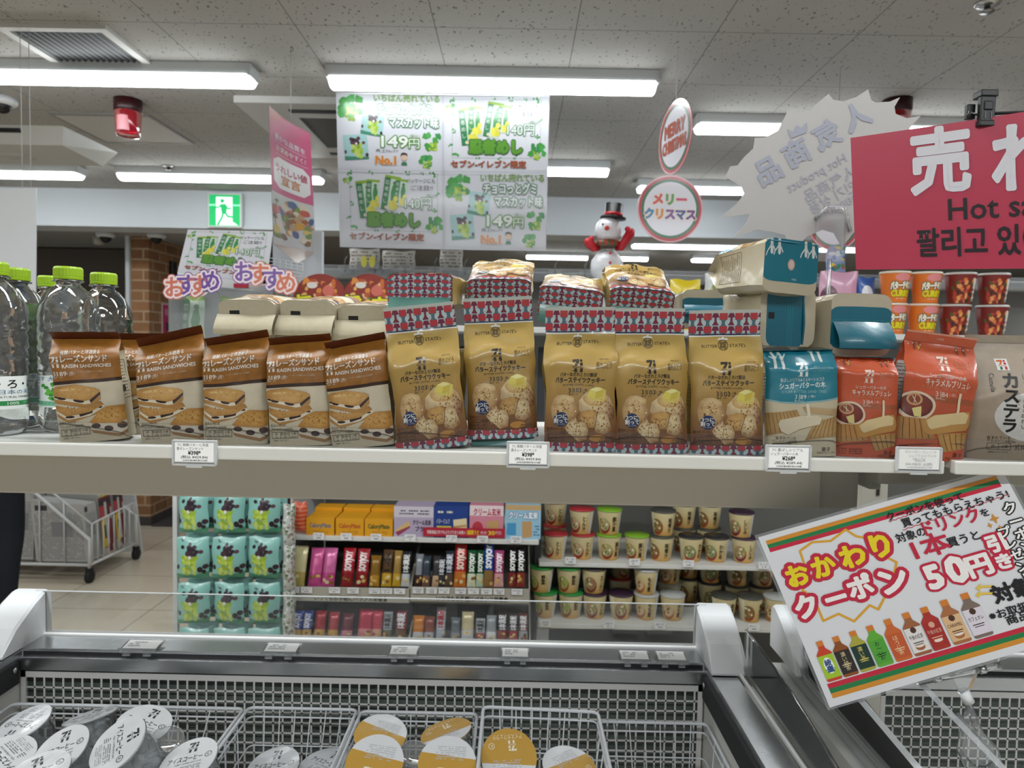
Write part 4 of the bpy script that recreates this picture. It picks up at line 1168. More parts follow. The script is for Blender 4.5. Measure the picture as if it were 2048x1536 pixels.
# ------------------------------------------------------------------ water bottles
m, nt, b = nodes_of('water_in_clear_bottle')
nt.nodes.remove(b)
tc = nt.nodes.new('ShaderNodeTexCoord'); n2 = nt.nodes.new('ShaderNodeTexVoronoi'); n2.inputs['Scale'].default_value = 48
nt.links.new(tc.outputs['Object'], n2.inputs['Vector'])
bp = nt.nodes.new('ShaderNodeBump'); bp.inputs['Strength'].default_value = .45; bp.inputs['Distance'].default_value = .004
nt.links.new(n2.outputs['Distance'], bp.inputs['Height'])
gl = nt.nodes.new('ShaderNodeBsdfGlass'); gl.inputs['Color'].default_value = (.97, .985, .98, 1); gl.inputs['IOR'].default_value = 1.09; gl.inputs['Roughness'].default_value = .01
gs = nt.nodes.new('ShaderNodeBsdfGlossy'); gs.inputs['Roughness'].default_value = .06
mx = nt.nodes.new('ShaderNodeMixShader'); mx.inputs[0].default_value = .13
for q in (gl, gs): nt.links.new(bp.outputs[0], q.inputs['Normal'])
nt.links.new(gl.outputs[0], mx.inputs[1]); nt.links.new(gs.outputs[0], mx.inputs[2])
nt.links.new(mx.outputs[0], nt.nodes['Material Output'].inputs['Surface'])
M_WATER = m
LAB_F = Art(400, 200)
LAB_F.rect(0, 0, 400, 200, 'eef2ef', 0).rect(0, 150, 400, 178, '2f8a4c', 1).text('い・ろ・は・す', 200, 48, 62, '141815', 2, w=330, align='c', bold=.012).text('日本の天然水', 200, 96, 30, '1d5d8c', 2, w=200, align='c').text('NATURAL MINERAL WATER', 200, 126, 18, '24302a', 2, w=220, align='c', res=1).text('100%', 130, 164, 24, 'eef4ee', 2, bold=.01).text('リサイクルペットボトル', 200, 164, 18, 'eef4ee', 2, w=150)
LAB_F.poly([(10, 80), (40, 100), (10, 122)], '3f9a3c', 1)
LAB_B = Art(400, 200)
LAB_B.rect(0, 0, 400, 200, 'e6ede9', 0).rect(0, 160, 400, 190, '7fc3a0', 1).text('いろはす 大山の天然水', 200, 20, 32, '1f6aa0', 2, w=330, align='c').text('100%リサイクルペットボトル', 200, 175, 18, '2d6e50', 2, w=260, align='c', res=1)
LAB_B.squiggles(30, 44, 120, 152, 10, '3a4440', 2, seed=2).squiggles(280, 44, 370, 152, 10, '3a4440', 2, seed=3)
rl = random.Random(5)
for k in range(26): LAB_B.ell(200 + rl.gauss(0, 30), 98 + rl.gauss(0, 20), 13, 11, rl.choice(('3f9a2f', '5cb53a', '2f8428')), 3 + k * .02, 7, rl.random() * 3, .4, k)
BH = .238
def bottle(label, px, Y, rz, front, green=False):
    p = at(px, 880, Y)
    t = thing('water_bottle', label, 'bottle', (p.x, Y, ZS), R_(rz), 'clear water bottles with green caps')
    pr = [(.006, .004), (.024, .0), (.034, .003), (.039, .012), (.0395, .034), (.0375, .037), (.0375, .084), (.0395, .088)]
    for k in range(6): pr += [(.0385, .094 + k * .012), (.0402, .099 + k * .012)]
    pr += [(.040, .170), (.037, .184), (.030, .198), (.021, .208), (.0155, .2125), (.0150, .216)]
    mb = MB()
    lathe(mb, pr, NOC, 48, wob=lambda r, z, a: r + (.0009 * math.sin(6 * a + z * 260) if .09 < z < .18 else 0))
    lathe(mb, [(.0148, .216), (.0205, .2165), (.0205, .2185), (.0148, .219), (.0148, .2225)], NOC, 32)
    mb.build('bottle_body', M_WATER, t)
    mb = MB()
    cp = [(.0150, .2195), (.0188, .2198), (.0190, .2230), (.0184, .2236), (.0186, .2245), (.0186, BH - .003), (.0172, BH), (.001, BH + .0003)]
    lathe(mb, cp, lin('8fb215'), 60, smooth=False, wob=lambda r, z, a: r + (.0004 if (int(a * 60 / (2 * math.pi) + .5) % 2) and .224 < z < BH - .002 else 0))
    mb.build('cap', PLAS, t)
    mb = MB()
    n = 30
    G = [[(.0383 * math.sin(a), -.0383 * math.cos(a), z) for a in np.linspace(-1.75, 1.75, n + 1)] for z in np.linspace(.037, .082, 5)]
    Patch(G).emit(mb, lin('e6ede9')).lay(mb, front)
    mb.build('label', surf('label_film', .35, coat=.1), t)
    t.scale = (1.05, 1.05, 1.05)
    if green:
        mb = MB()
        G = [[(.0405 * math.sin(a), -.0405 * math.cos(a), z) for a in np.linspace(2.5, 3.8, 10)] for z in np.linspace(.02, .185, 12)]
        Patch(G).emit(mb, lin('4fae1e'))
        Patch(np.array(G)[:, ::-1] * np.array([1.01, 1.01, 1])).emit(mb, lin('4fae1e'))
        mb.build('green_wrap', surf('label_film', .35, coat=.1), t)
    return t
bottle('clear water bottle cut by the left picture edge, black lettered label turned out', -8, 1.03, 92, LAB_F)
bottle('clear water bottle with a bright green back wrap, second from the left edge', 37, 1.12, -10, LAB_B, True)
bottle('clear water bottle mostly hidden behind the taller front bottle', 106, 1.25, 0, LAB_B)
bottle('clear water bottle with leaf print label, in front, nearest the first brown pack', 141, 1.085, 3, LAB_B)
bottle('clear water bottle right behind the leftmost brown pack, rightmost bottle', 211, 1.172, 10, LAB_B)
# ------------------------------------------------------------------ hanging and clipped signs
def quad_sign(mb, P, thick=.0012, front=None, back=None, col=WHITE, mat=0, colback=None, lift=.0006, step=.0004, curve=0., nu=12, nv=10, clip=True):
    """a sheet through four corners TL TR BR BL (seen from its printed side), slightly bowed"""
    TL, TR, BR, BL = (np.array(p, float) for p in P)
    n = np.cross(TR - TL, TL - BL); n /= np.linalg.norm(n)
    G = [[BL * (1 - u) * (1 - v) + BR * u * (1 - v) + TL * (1 - u) * v + TR * u * v + n * curve * math.sin(math.pi * u) for u in np.linspace(0, 1, nu + 1)] for v in np.linspace(0, 1, nv + 1)]
    G = np.array(G)
    f = Patch(G).emit(mb, col, mat)
    B = (G - n * thick)[:, ::-1]
    bk = Patch(B).emit(mb, colback or col, mat)
    if front: f.lay(mb, front, lift, step, mat, clip=clip)
    if back: bk.lay(mb, back, lift, step, mat, clip=clip)
    # edge strip
    loop = [G[0, i] for i in range(nu)] + [G[j, nu] for j in range(nv)] + [G[nv, i] for i in range(nu, 0, -1)] + [G[j, 0] for j in range(nv, 0, -1)]
    m = len(loop)
    V = loop + [p - n * thick for p in loop]
    mb.add(V, [(i, i + m, (i + 1) % m + m, (i + 1) % m) for i in range(m)], colback or col, False, mat)
    return f

# four panel poster -------------------------------------------------
LEAF = ('2f8f4a', '4cab50', '3f9c3c')
def leafs(a, x, y, s, n, seed, grape=True):
    r = random.Random(seed)
    for k in range(n):
        px, py = x + r.uniform(-s, s), y + r.uniform(-s, s) * .8
        a.ell(px, py, s * .42, s * .34, r.choice(LEAF), 2 + k * .01, 9, r.random() * 3, .5, k + seed)
    if grape:
        for k in range(14): a.ell(x + r.uniform(-s * .5, s * .5), y + s * .5 + r.uniform(-s * .5, s * .6), s * .17, s * .17, r.choice(('a7c83c', '8fb72f', 'bfd75a')), 3 + k * .01, 9)
def snackbag(a, x, y, s, rot, dl=0.):
    b = Art(100, 200)
    b.rect(0, 0, 90, 190, 'cfe3cf', 4).rect(0, 0, 90, 16, '8fb62a', 5).rect(0, 12, 34, 190, '1f7d46', 5)
    b.vtext('忍者めし', 17, 40, 34, 26, 'e9f2e4', 6)
    b.poly([(50, 50), (68, 46), (78, 80), (72, 130), (50, 140), (44, 90)], '2c8b3f', 5.5).ell(60, 38, 11, 11, '3a7a45', 5.6, 10)
    for k, (px, py) in enumerate(((52, 150), (70, 140), (60, 170), (80, 165), (76, 120))): b.ell(px, py, 14, 15, 'd9d432' if k % 2 else 'e8de4a', 5.8 + k * .01, 10)
    b.ell(28, 176, 9, 9, 'e8d9b8', 6.2, 9)
    a.sub(b, x, y, s, s, rot, dl)
def art_ninja():
    a = Art(890, 600)
    a.rect(0, 0, 890, 600, 'dfe0e6', 0)
    a.frame(70, 20, 830, 500, 3, '9aa0a0', 1)
    for i, (x, y, s) in enumerate(((40, 70, 40), (70, 30, 22), (250, 20, 18), (430, 18, 14), (570, 22, 20), (700, 18, 14), (790, 30, 26), (80, 150, 14), (90, 280, 18), (60, 400, 20), (95, 470, 28), (830, 190, 18), (810, 320, 20), (290, 495, 20), (480, 500, 16), (610, 490, 16))): leafs(a, x, y, s, 5, i, s > 35)
    leafs(a, 800, 440, 60, 14, 44)
    snackbag(a, 118, 96, 1.62, -.12); snackbag(a, 218, 76, 1.25, .05, .21); snackbag(a, 380, 34, 1.52, .16, .33); snackbag(a, 470, 62, 1.2, .12, .47)
    K = '3a3f44'
    a.text('パッケージにも', 560, 82, 44, K, 6, w=250).text('ご注目!!', 600, 140, 46, K, 6, w=190)
    a.text('140円', 545, 268, 110, 'f2f4f0', 7, w=230, outline=(7, '5b8f68'), olayer=6).text('(税込)', 730, 205, 36, '7aa27e', 7, w=90)
    a.text('忍者めし', 220, 410, 118, '5d9c2a', 8, w=450, bold=.075, outline=(17, '2d6a2c'), olayer=7)
    a.text('セブン-イレブン限定', 60, 552, 62, 'a5502a', 8, w=650, bold=.055)
    return a
def gummy(a, x, y, s, rot, dl=0.):
    b = Art(200, 200)
    b.rect(0, 0, 180, 180, 'a9d3d2', 3).poly([(0, 150), (180, 165), (180, 180), (0, 180)], '3f8f73', 3.5)
    r = random.Random(3)
    for k in range(22): b.ell(90 + r.uniform(-45, 45), 110 + r.uniform(-45, 50), 15, 15, r.choice(('a7c83c', 'bfd75a', '8fb72f', 'c9df78')), 4 + k * .01, 9)
    for k in range(9): b.ell(90 + r.uniform(-30, 30), 48 + r.uniform(-20, 16), 15, 14, r.choice(('3b2230', '5a3344', '2b1a24')), 5 + k * .01, 9)
    b.ell(95, 66, 9, 9, 'f2eef0', 5.4, 8).ell(150, 62, 13, 11, '6b3a4a', 5.5, 8).ell(10, 120, 9, 14, '3b2230', 5.5, 8).ell(168, 150, 12, 15, '3b2230', 5.5, 8)
    a.sub(b, x, y, s, s, rot, dl)
def art_gummy():
    a = Art(905, 610)
    a.rect(0, 0, 905, 610, 'dddee5', 0)
    leafs(a, 130, 110, 95, 14, 7); leafs(a, 820, 380, 70, 10, 8); leafs(a, 770, 540, 60, 8, 9)
    gummy(a, 225, 140, 1.05, .14); gummy(a, 48, 345, 1.15, -.08, .13)
    a.text('いちばん売れている', 320, 32, 66, '86a862', 6, w=560, bold=.04)
    a.text('チョコっとグミ', 345, 122, 96, 'eef1ee', 7, w=470, bold=.03, outline=(11, '3f7a5a'), olayer=6)
    a.text('マスカット味', 445, 228, 96, 'eef1ee', 7, w=425, bold=.03, outline=(11, '3f7a5a'), olayer=6)
    a.text('149', 380, 385, 125, 'f0f3ee', 7, w=225, bold=.03, outline=(13, '5d9a3e'), olayer=6).text('円', 615, 400, 90, 'f0f3ee', 7, w=90, outline=(9, '5d9a3e'), olayer=6).text('(税込)', 620, 340, 38, '8fb26a', 7, w=90)
    a.text('売上No1!!', 330, 465, 32, '4b4f54', 7, w=190, res=1)
    a.text('No.1', 330, 540, 92, 'e08a34', 8, w=170, bold=.06, outline=(9, 'f2e6d4'), olayer=7)
    a.ell(572, 512, 30, 30, 'e9c9b0', 6, 16).poly([(542, 510), (546, 482), (572, 474), (600, 484), (602, 510), (590, 496), (556, 496)], '4b3a36', 6.5).poly([(545, 580), (556, 552), (590, 552), (600, 580)], '2f7a4c', 6)
    return a
NINJA, GUMMY = art_ninja(), art_gummy()
POST = Art(1820, 1270)
POST.rect(0, 0, 1820, 1270, 'dcdde3', 0)
POST.sub(GUMMY, 0, 0, 1, 1.0, dl=1).sub(NINJA, 920, 10, 1, 1.0, dl=1.3).sub(NINJA, 30, 625, 1, 1.0, dl=1.6).sub(GUMMY, 925, 640, .98, 1.0, dl=1.9)
POST.line([(910, 0), (910, 1270)], 5, 'c3c5cc', 20).line([(0, 628), (1820, 628)], 5, 'c3c5cc', 20)
t = thing('hanging_poster', 'large white laminated poster of four green product panels hanging behind the middle tube light', 'poster', (0, 0, 0), 0)
Yp = 2.95
P = [at(672, 186, Yp), at(1099, 192, Yp), at(1092, 502, Yp), at(680, 494, Yp)]
mb = MB(); quad_sign(mb, P, .0012, POST, None, lin('dcdde3'), curve=-.012, step=.0003); mb.build('printed_sheet', CARD, t, gain=.5)
for i, (px, py) in enumerate(((700, 187), (886, 189), (1075, 192))):
    p = at(px, py, Yp)
    mb = MB(); tube(mb, [p, (p.x, p.y, CEIL_Z)], .0008, lin('cfcfcf'), 5); mb.build('hanging_thread', PLAS, t)
for (a_, b_) in ((P[0], P[1]),):
    mb = MB(); tube(mb, [a_, b_], .004, lin('d9dade'), 6); mb.build('top_rail', PLAS, t)

# pink banner -----------------------------------------------------
BAN = Art(260, 920)
BAN.rect(0, 0, 260, 920, 'd9d6d8', 0).rect(0, 0, 260, 560, grad([(0, 'c01a66'), (120, 'cc2c72'), (330, 'd6477f'), (560, 'd86a92')]), 1)
BAN.text('豊かな品質を', 130, 170, 44, 'f3dbe6', 3, w=190, align='c', bold=.02).line([(30, 205), (230, 205)], 4, 'f0c9da', 3).text('お求めやすく!', 135, 245, 44, 'f3dbe6', 3, w=180, align='c', bold=.02).line([(40, 284), (235, 284)], 4, 'f0c9da', 3)
BAN.poly([(20, 340), (60, 305), (210, 305), (245, 345), (245, 480), (210, 520), (60, 520), (20, 480)], 'f2eef0', 2)
BAN.text('うれしい値', 132, 380, 62, 'c9566f', 3, w=196, align='c', bold=.02).text('宣言', 132, 455, 74, 'dd8a5a', 3, w=120, align='c', bold=.02)
rl = random.Random(12)
for k in range(60):
    BAN.ell(rl.uniform(10, 250), rl.uniform(590, 870), rl.uniform(12, 34), rl.uniform(12, 30), rl.choice(('d9a24a', 'cf5a5c', 'e3c778', '7f9a5a', 'c9a184', '5d6c9a', 'e8d9c4', 'b0683c', 'd98a8a', '8c6a52')), 3 + k * .01, 10, rl.random() * 3, .3, k)
t = thing('hanging_banner', 'pink and white pointed banner hanging edge on below the ceiling left of the poster', 'banner', (0, 0, 0))
ban = [at(537, 210, 2.42), at(620, 267, 2.78), at(632, 505, 2.78), at(547, 487, 2.42)]
mb = MB()
TL, TR, BR, BL = (np.array(p) for p in ban)
quad_sign(mb, ban, .001, BAN, None, lin('d9d6d8'), curve=-.015, step=.0004)
n_ = np.cross(TR - TL, TL - BL); n_ /= np.linalg.norm(n_)
tip = (BL + BR) / 2 + (BL - TL) * .12
mb.add([BL, tip, BR, BL - n_ * .001, tip - n_ * .001, BR - n_ * .001], [(0, 1, 2), (5, 4, 3), (0, 3, 4, 1), (1, 4, 5, 2)], lin('c9b3a8'))
mb.build('printed_sheet', CARD, t, gain=.6)
c_ = (TL + TR) / 2
mb = MB(); tube(mb, [c_, (c_[0], c_[1], CEIL_Z)], .0015, lin('d8d8d6'), 6)
tube(mb, [(c_[0] + .008 * math.cos(a), c_[1], CEIL_Z - .012 + .008 * math.sin(a)) for a in np.linspace(-2.2, 1.6, 10)], .0014, lin('77777a'), 5)
mb.build('hanging_hook', PLAS, t)

# round Christmas discs -------------------------------------------
def disc_art(merry=True):
    a = Art(200, 200)
    a.ell(100, 100, 100, 100, 'e9b7bd', 0, 44).ell(100, 100, 96, 96, 'b8283c', .5, 44).ell(100, 100, 88, 88, '1f6a3c', 1, 44).ell(100, 100, 80, 80, 'e6e4ee', 1.5, 44)
    if merry == 1:
        cs = ('d8453f', '3d9a46', 'd43a74', '2c86b8', 'd98a2c', '7a4aa0', '2c4f9a', '6a2c8a')
        for i, ch in enumerate('メリー'): a.text(ch, 62 + i * 36, 72, 36, cs[i], 4, align='c', bold=.06, outline=(4.5, 'f3dcc8'), olayer=3)
        for i, ch in enumerate('クリスマス'): a.text(ch, 36 + i * 32, 116, 34, cs[i + 3], 4, align='c', bold=.06, outline=(4.5, 'f3dcc8'), olayer=3)
    elif merry == 2:
        for k, (x, y, c) in enumerate(((80, 70, 'd94a8a'), (112, 84, 'e0a83a'), (92, 108, '5a6ac8'), (124, 62, '7a4a2a'), (70, 92, '9a5ac0'), (110, 120, 'd0402c'))): a.ell(x, y, 20, 20, c, 3 + k * .1, 12)
    else:
        a.text('MERRY', 100, 75, 50, 'b8563c', 4, align='c', w=120, bold=.05).text('CHRISTMAS', 100, 120, 46, 'b8563c', 4, align='c', w=140, bold=.05)
    return a
def disc(px, py, Y, r, yaw, label, merry, chain_top=None, roll=0.):
    p = at(px, py, Y)
    t = thing('christmas_disc', label, 'hanging sign', tuple(p), R_(yaw), 'round Christmas signs hung from the ceiling')
    mb = MB()
    n = 44
    C = [(r * math.cos(2 * math.pi * k / n), r * math.sin(2 * math.pi * k / n)) for k in range(n)]
    mb.add([(x, -.001, z) for x, z in C] + [(x, .001, z) for x, z in C], [tuple(range(n)), tuple(range(2 * n - 1, n - 1, -1))] + [(i, i + n, (i + 1) % n + n, (i + 1) % n) for i in range(n)], lin('b8283c'))
    A = disc_art(merry)
    flat(mb, A, (-r, -.001, -r), (2 * r, 0, 0), (0, 0, 2 * r), .0004, .0004)
    mb.build('printed_disc', CARD, t)
    mb = MB(); tube(mb, [(0, 0, r - .004), (0.001, 0, r + .004), (0, 0, (chain_top or p.z + r + .03) - p.z)], .001, lin('d7d7d9'), 5); mb.build('clear_string', PLAS, t)
    return t
p = at(1340, 418, 2.55)
disc(1340, 418, 2.55, .118, 4, 'round Christmas disc facing forward beside the white starburst', 1, at(1340, 348, 2.55).z)
disc(1350, 274, 2.55, .128, -76, 'round Christmas disc turned nearly edge on, hung above the forward facing one', 0, CEIL_Z)
disc(1668, 440, 2.7, .115, 12, 'round Christmas disc half hidden between the starburst card and the red sign', 2, CEIL_Z)

# starburst card ---------------------------------------------------
t = thing('starburst_card', 'pale paper starburst card seen from behind, its print faintly showing through reversed', 'sign card', (0, 0, 0))
outl = [(1474, 476), (1500, 445), (1505, 428), (1447, 437), (1482, 405), (1493, 388), (1487, 375), (1455, 357), (1464, 336), (1478, 334), (1490, 318), (1508, 300), (1510, 280), (1530, 279), (1555, 265), (1572, 228), (1590, 230), (1615, 225), (1650, 193), (1660, 204), (1680, 207), (1705, 198), (1727, 183), (1734, 203), (1742, 208), (1770, 206), (1790, 197), (1780, 216), (1783, 229), (1805, 237), (1832, 232), (1810, 258), (1800, 280), (1806, 306), (1836, 318), (1806, 340), (1800, 366), (1820, 400), (1786, 408), (1770, 430), (1770, 468), (1740, 452), (1712, 460), (1690, 490), (1672, 462), (1650, 456), (1620, 470), (1590, 500), (1576, 468), (1550, 462), (1520, 458)]
Ys = 1.3
pc = at(1640, 330, Ys)
kk = Ys / FPX
pl = [((x - 1640) * kk, -(y - 330) * kk) for x, y in outl]
mb = MB()
STAR_C = lin('a09e9b')
plate(mb, pl[::-1], lambda x, y, d: (x, -d - .0012, y), .0012, STAR_C)
A = Art(400, 400)
INK = '8b8e99'
rot = -.52
def st(s, X, Y, size, w=None, bold=0., col=INK): A.text(s, X - 1440, Y - 130, size, col, 2, align='c', mirror=True, rot=rot, bold=bold, w=w)
for ch, x, y in (('品', 1538, 343), ('商', 1592, 308), ('気', 1650, 272), ('人', 1706, 236)): st(ch, x, y, 54, bold=.035)
st('Hot product', 1632, 345, 26, 128); st('人气商品', 1660, 366, 27, 110); st('인기 상품', 1666, 392, 25, 100); st('สินค้ายอดนิยม', 1690, 402, 24, 130)
A.poly([(1572 - 1440, 262 - 130), (1580 - 1440, 280 - 130), (1610 - 1440, 268 - 130), (1610 - 1440, 248 - 130), (1600 - 1440, 260 - 130), (1590 - 1440, 254 - 130), (1586 - 1440, 268 - 130)], INK, 2)
flat(mb, A, (-200 * kk, -.0014, -200 * kk), (400 * kk, 0, 0), (0, 0, 400 * kk), .0002, .0001)
mb.build('card', PAPER, t)
t.location = pc
mb = MB(); q = at(1662, 440, Ys) - pc
tube(mb, [q + Vector((-.03, -.004, .0)), q + Vector((-.01, -.006, .022)), q + Vector((.02, -.006, .022)), q + Vector((.034, -.004, -.02))], .003, WHITE, 8)
sheet(mb, q + Vector((-.028, -.006, -.075)), (.05, 0, 0), (0, 0, .085), .002, WHITE)
tube(mb, [q + Vector((0, -.002, -.07)), (q.x, .0, ZS - pc.z)], .004, WHITE, 8)
mb.build('holder', CLEARH, t)

# red sign ----------------------------------------------------------
RS = Art(460, 270)
RS.rect(0, 0, 460, 270, 'b8354f', 0)
RS.text('売', 186, 68, 128, 'dcdbe2', 2, align='c', bold=.036).text('れ', 350, 78, 128, 'dcdbe2', 2, align='c', bold=.036)
RS.text('Hot sale', 200, 158, 56, '23161c', 2, w=210, bold=.012).text('팔리고 있어요', 134, 220, 58, '23161c', 2, w=300, bold=.022)
t = thing('red_sign', 'glossy red laminated sign with white and black lettering hanging from a black rod', 'sign', (0, 0, 0))
P = [at(1701, 276, 1.04), at(2170, 204, .93), at(2178, 536, .93), at(1712, 539, 1.04)]
mb = MB(); quad_sign(mb, P, .0012, RS, None, lin('b8354f'), curve=-.004)
mb.build('laminated_sheet', CARD, t, gain=.84)
t = thing('sign_clip', 'black clip on a thin black rod gripping the top of the red sign', 'clip', (0, 0, 0))
Yc = .985
def atv(x, y, Y=Yc): return at(x, y, Y)
mb = MB(); tube(mb, [atv(1937, 229), atv(2300, 214, .93)], .0022, lin('0b0b0c'), 8); lathe(mb, [(.001, 0), (.0045, .0005), (.0045, .004), (.001, .0045)], lin('1a1a1c'), 12, M=Matrix.Translation(atv(1934, 229)) @ Matrix.Rotation(math.pi / 2, 4, 'Y')); mb.build('rod', PLAS, t)
c0 = atv(1965, 220)
mb = MB()
for (lo, hi) in (((-.010, -.012, -.022), (.010, -.004, .021)), ((-.011, -.014, .014), (.012, .006, .023)), ((-.011, -.013, -.025), (.011, .012, -.017)), ((-.02, .0, -.012), (-.009, .008, .008)), ((-.006, -.0135, -.004), (.006, -.011, .008))):
    rbox(mb, c0 + Vector(lo), c0 + Vector(hi), lin('0b0b0c'), .0015)
for dx in (-.004, .004): box(mb, c0 + Vector((dx - .001, -.0128, -.015)), c0 + Vector((dx + .001, -.0118, -.006)), lin('4a4a4e'))
mb.build('clip_body', PLAS, t)

# coupon sign -------------------------------------------------------
CQ = [(50, 445), (1545, 22), (2080, 1023), (490, 1490)]          # outline of the sign as it hangs tilted
CU = [(0, 0), (345, 0), (345, 257), (0, 257)]
_A, _b = [], []
for (x, y), (u, v) in zip(CQ, CU):
    _A += [[x, y, 1, 0, 0, 0, -u * x, -u * y], [0, 0, 0, x, y, 1, -v * x, -v * y]]; _b += [u, v]
_h = np.linalg.solve(np.array(_A, float), np.array(_b, float))
def cz(X, Y):
    d = _h[6] * X + _h[7] * Y + 1
    return ((_h[0] * X + _h[1] * Y + _h[2]) / d, (_h[3] * X + _h[4] * Y + _h[5]) / d)
CP = Art(345, 257)
CP.rect(0, 0, 345, 257, 'd9dade', 0)
v0, v1 = cz(95, 465)[1], cz(128, 532)[1]
w0, w1 = cz(475, 1340)[1], cz(515, 1430)[1]
for i, c in enumerate(('cf8a2c', '1f7a44', 'c2233c')): CP.rect(8, v0 + (v1 - v0) * i / 3, 334, v0 + (v1 - v0) * (i + 1) / 3, c, 1)
for i, c in enumerate(('c2233c', '1f7a44', 'cf8a2c')): CP.rect(9, w0 + (w1 - w0) * i / 3, 336, w0 + (w1 - w0) * (i + 1) / 3, c, 1)
def ct(s, X, Y, size, col, w=None, **k):
    u, v = cz(X, Y); CP.text(s, u, v, size, col, k.pop('layer', 5), w=w, align=k.pop('align', 'c'), **k)
bub = [cz(*q) for q in ((320, 520), (400, 465), (520, 455), (615, 385), (680, 425), (780, 440), (800, 520), (930, 580), (905, 700), (815, 870), (760, 845), (660, 945), (560, 900), (460, 945), (400, 800), (330, 760), (360, 640))]
CP.line(bub, 3.2, 'd9a02c', 2, True)
RD, YE = 'bf2440', 'e6d01e'
def fat(ch, X, Y, size, col, ow=5.4, l=6, bold=.052): ct(ch, X, Y, size, col, layer=l, bold=bold, outline=(ow + bold * size, RD), olayer=l - 2)
for ch, x, y, s in (('お', 300, 670, 34), ('か', 470, 610, 34), ('わ', 655, 545, 36), ('り', 830, 480, 38)): fat(ch, x, y, s, YE)
for ch, x, y, s in (('ク', 350, 860, 36), ('ー', 545, 805, 34), ('ポ', 700, 735, 36), ('ン', 910, 690, 42)): fat(ch, x, y, s, 'eeeae8', l=6.6)
for ch, x, y, s in (('5', 1155, 665, 46), ('0', 1290, 620, 52), ('円', 1425, 600, 34), ('引', 1522, 468, 27), ('き', 1572, 578, 24)): fat(ch, x, y, s, 'eeeae8', 3.6)
K = '1b1a1c'
ct('クーポンを使って', 1097, 246, 14, K, 104, bold=.02); ct('買ってももらえちゃう!', 1274, 258, 14.5, K, 143, bold=.02)
ct('対象の', 1015, 415, 15, K, 40, bold=.02); ct('ドリンク', 1255, 335, 24, RD, 74, bold=.03); ct('を', 1452, 283, 13, K, bold=.02); ct('1本', 1135, 480, 34, RD, 48, bold=.03); ct('買うと', 1330, 440, 16, K, 42, bold=.02)
ct('対象', 1625, 757, 28, K, 50, bold=.045); ct('※お取扱い', 1640, 875, 14, K, 64, bold=.025); ct('商品', 1665, 925, 14, K, 30, bold=.025)
for i, ch in enumerate('クーポン'): ct(ch, 1596 + i * 38, 258 + i * 78, 19, 'f2f0ee', bold=.03, outline=(2.4, K))
for i, ch in enumerate('プレゼント'): ct(ch, 1574 + i * 36, 400 + i * 70, 17, 'f2f0ee', bold=.03, outline=(2.3, K))
for i, (x0, y0, x1, y1) in enumerate(((885, 335, 1335, 180), (968, 385, 1590, 175))):
    CP.line([tuple(np.array(cz(x0 + (x1 - x0) * f, y0 + (y1 - y0) * f)) + (0, .8 * math.sin(f * 90))) for f in np.linspace(0, 1, 60)], .9, RD, 4)
for x, y, s in ((1510, 320, 8.5), (1485, 360, 5), (1545, 372, 4)):
    u, v = cz(x, y); q = s * .22
    CP.poly([(u, v - s), (u + q, v - q), (u + s * .8, v), (u + q, v + q), (u, v + s), (u - q, v + q), (u - s * .8, v), (u - q, v - q)], 'c98a2c', 5)
for y in (735, 778):
    CP.line([cz(1515, y - 5), cz(1450, y - 4), cz(1425, y + 4)], 3.2, 'e0c04a', 5).poly([cz(1408, y + 6), cz(1440, y - 26), cz(1432, y + 22)], 'e0c04a', 5)
BTS = [((430, 1070), (530, 1325), 'c83f24', '9fc42c', 'f2efe0', '綾鷹', '2c4f8a'), ((535, 1040), (640, 1290), '8a4a1c', '2a2420', '2c2824', '濃い緑茶', 'd9c9a0'), ((645, 1005), (755, 1262), 'a8a23c', '16362c', '16362c', '濃い茶', 'd9c86a'), ((755, 970), (865, 1225), '5fa834', '4f9f34', '4f9f34', 'お〜いお茶', '10301a'), ((865, 930), (985, 1190), 'c8632c', 'c0562c', 'c0562c', 'ほうじ茶', 'f0d0a0'), ((980, 890), (1105, 1155), '9a5f3c', 'ddd9d6', 'dedad8', '午後の紅茶', '2c241e'), ((1095, 855), (1220, 1125), 'a83024', 'a02a24', 'a83224', '午後の紅茶', 'e8b4a0'), ((1215, 812), (1345, 1085), 'a86a40', 'd9b286', 'a8602c', 'CARAMEL', '4a2a14'), ((1340, 770), (1470, 1045), '7a6a60', 'd9d2dc', 'dedae0', 'カフェオレ', '3c342e')]
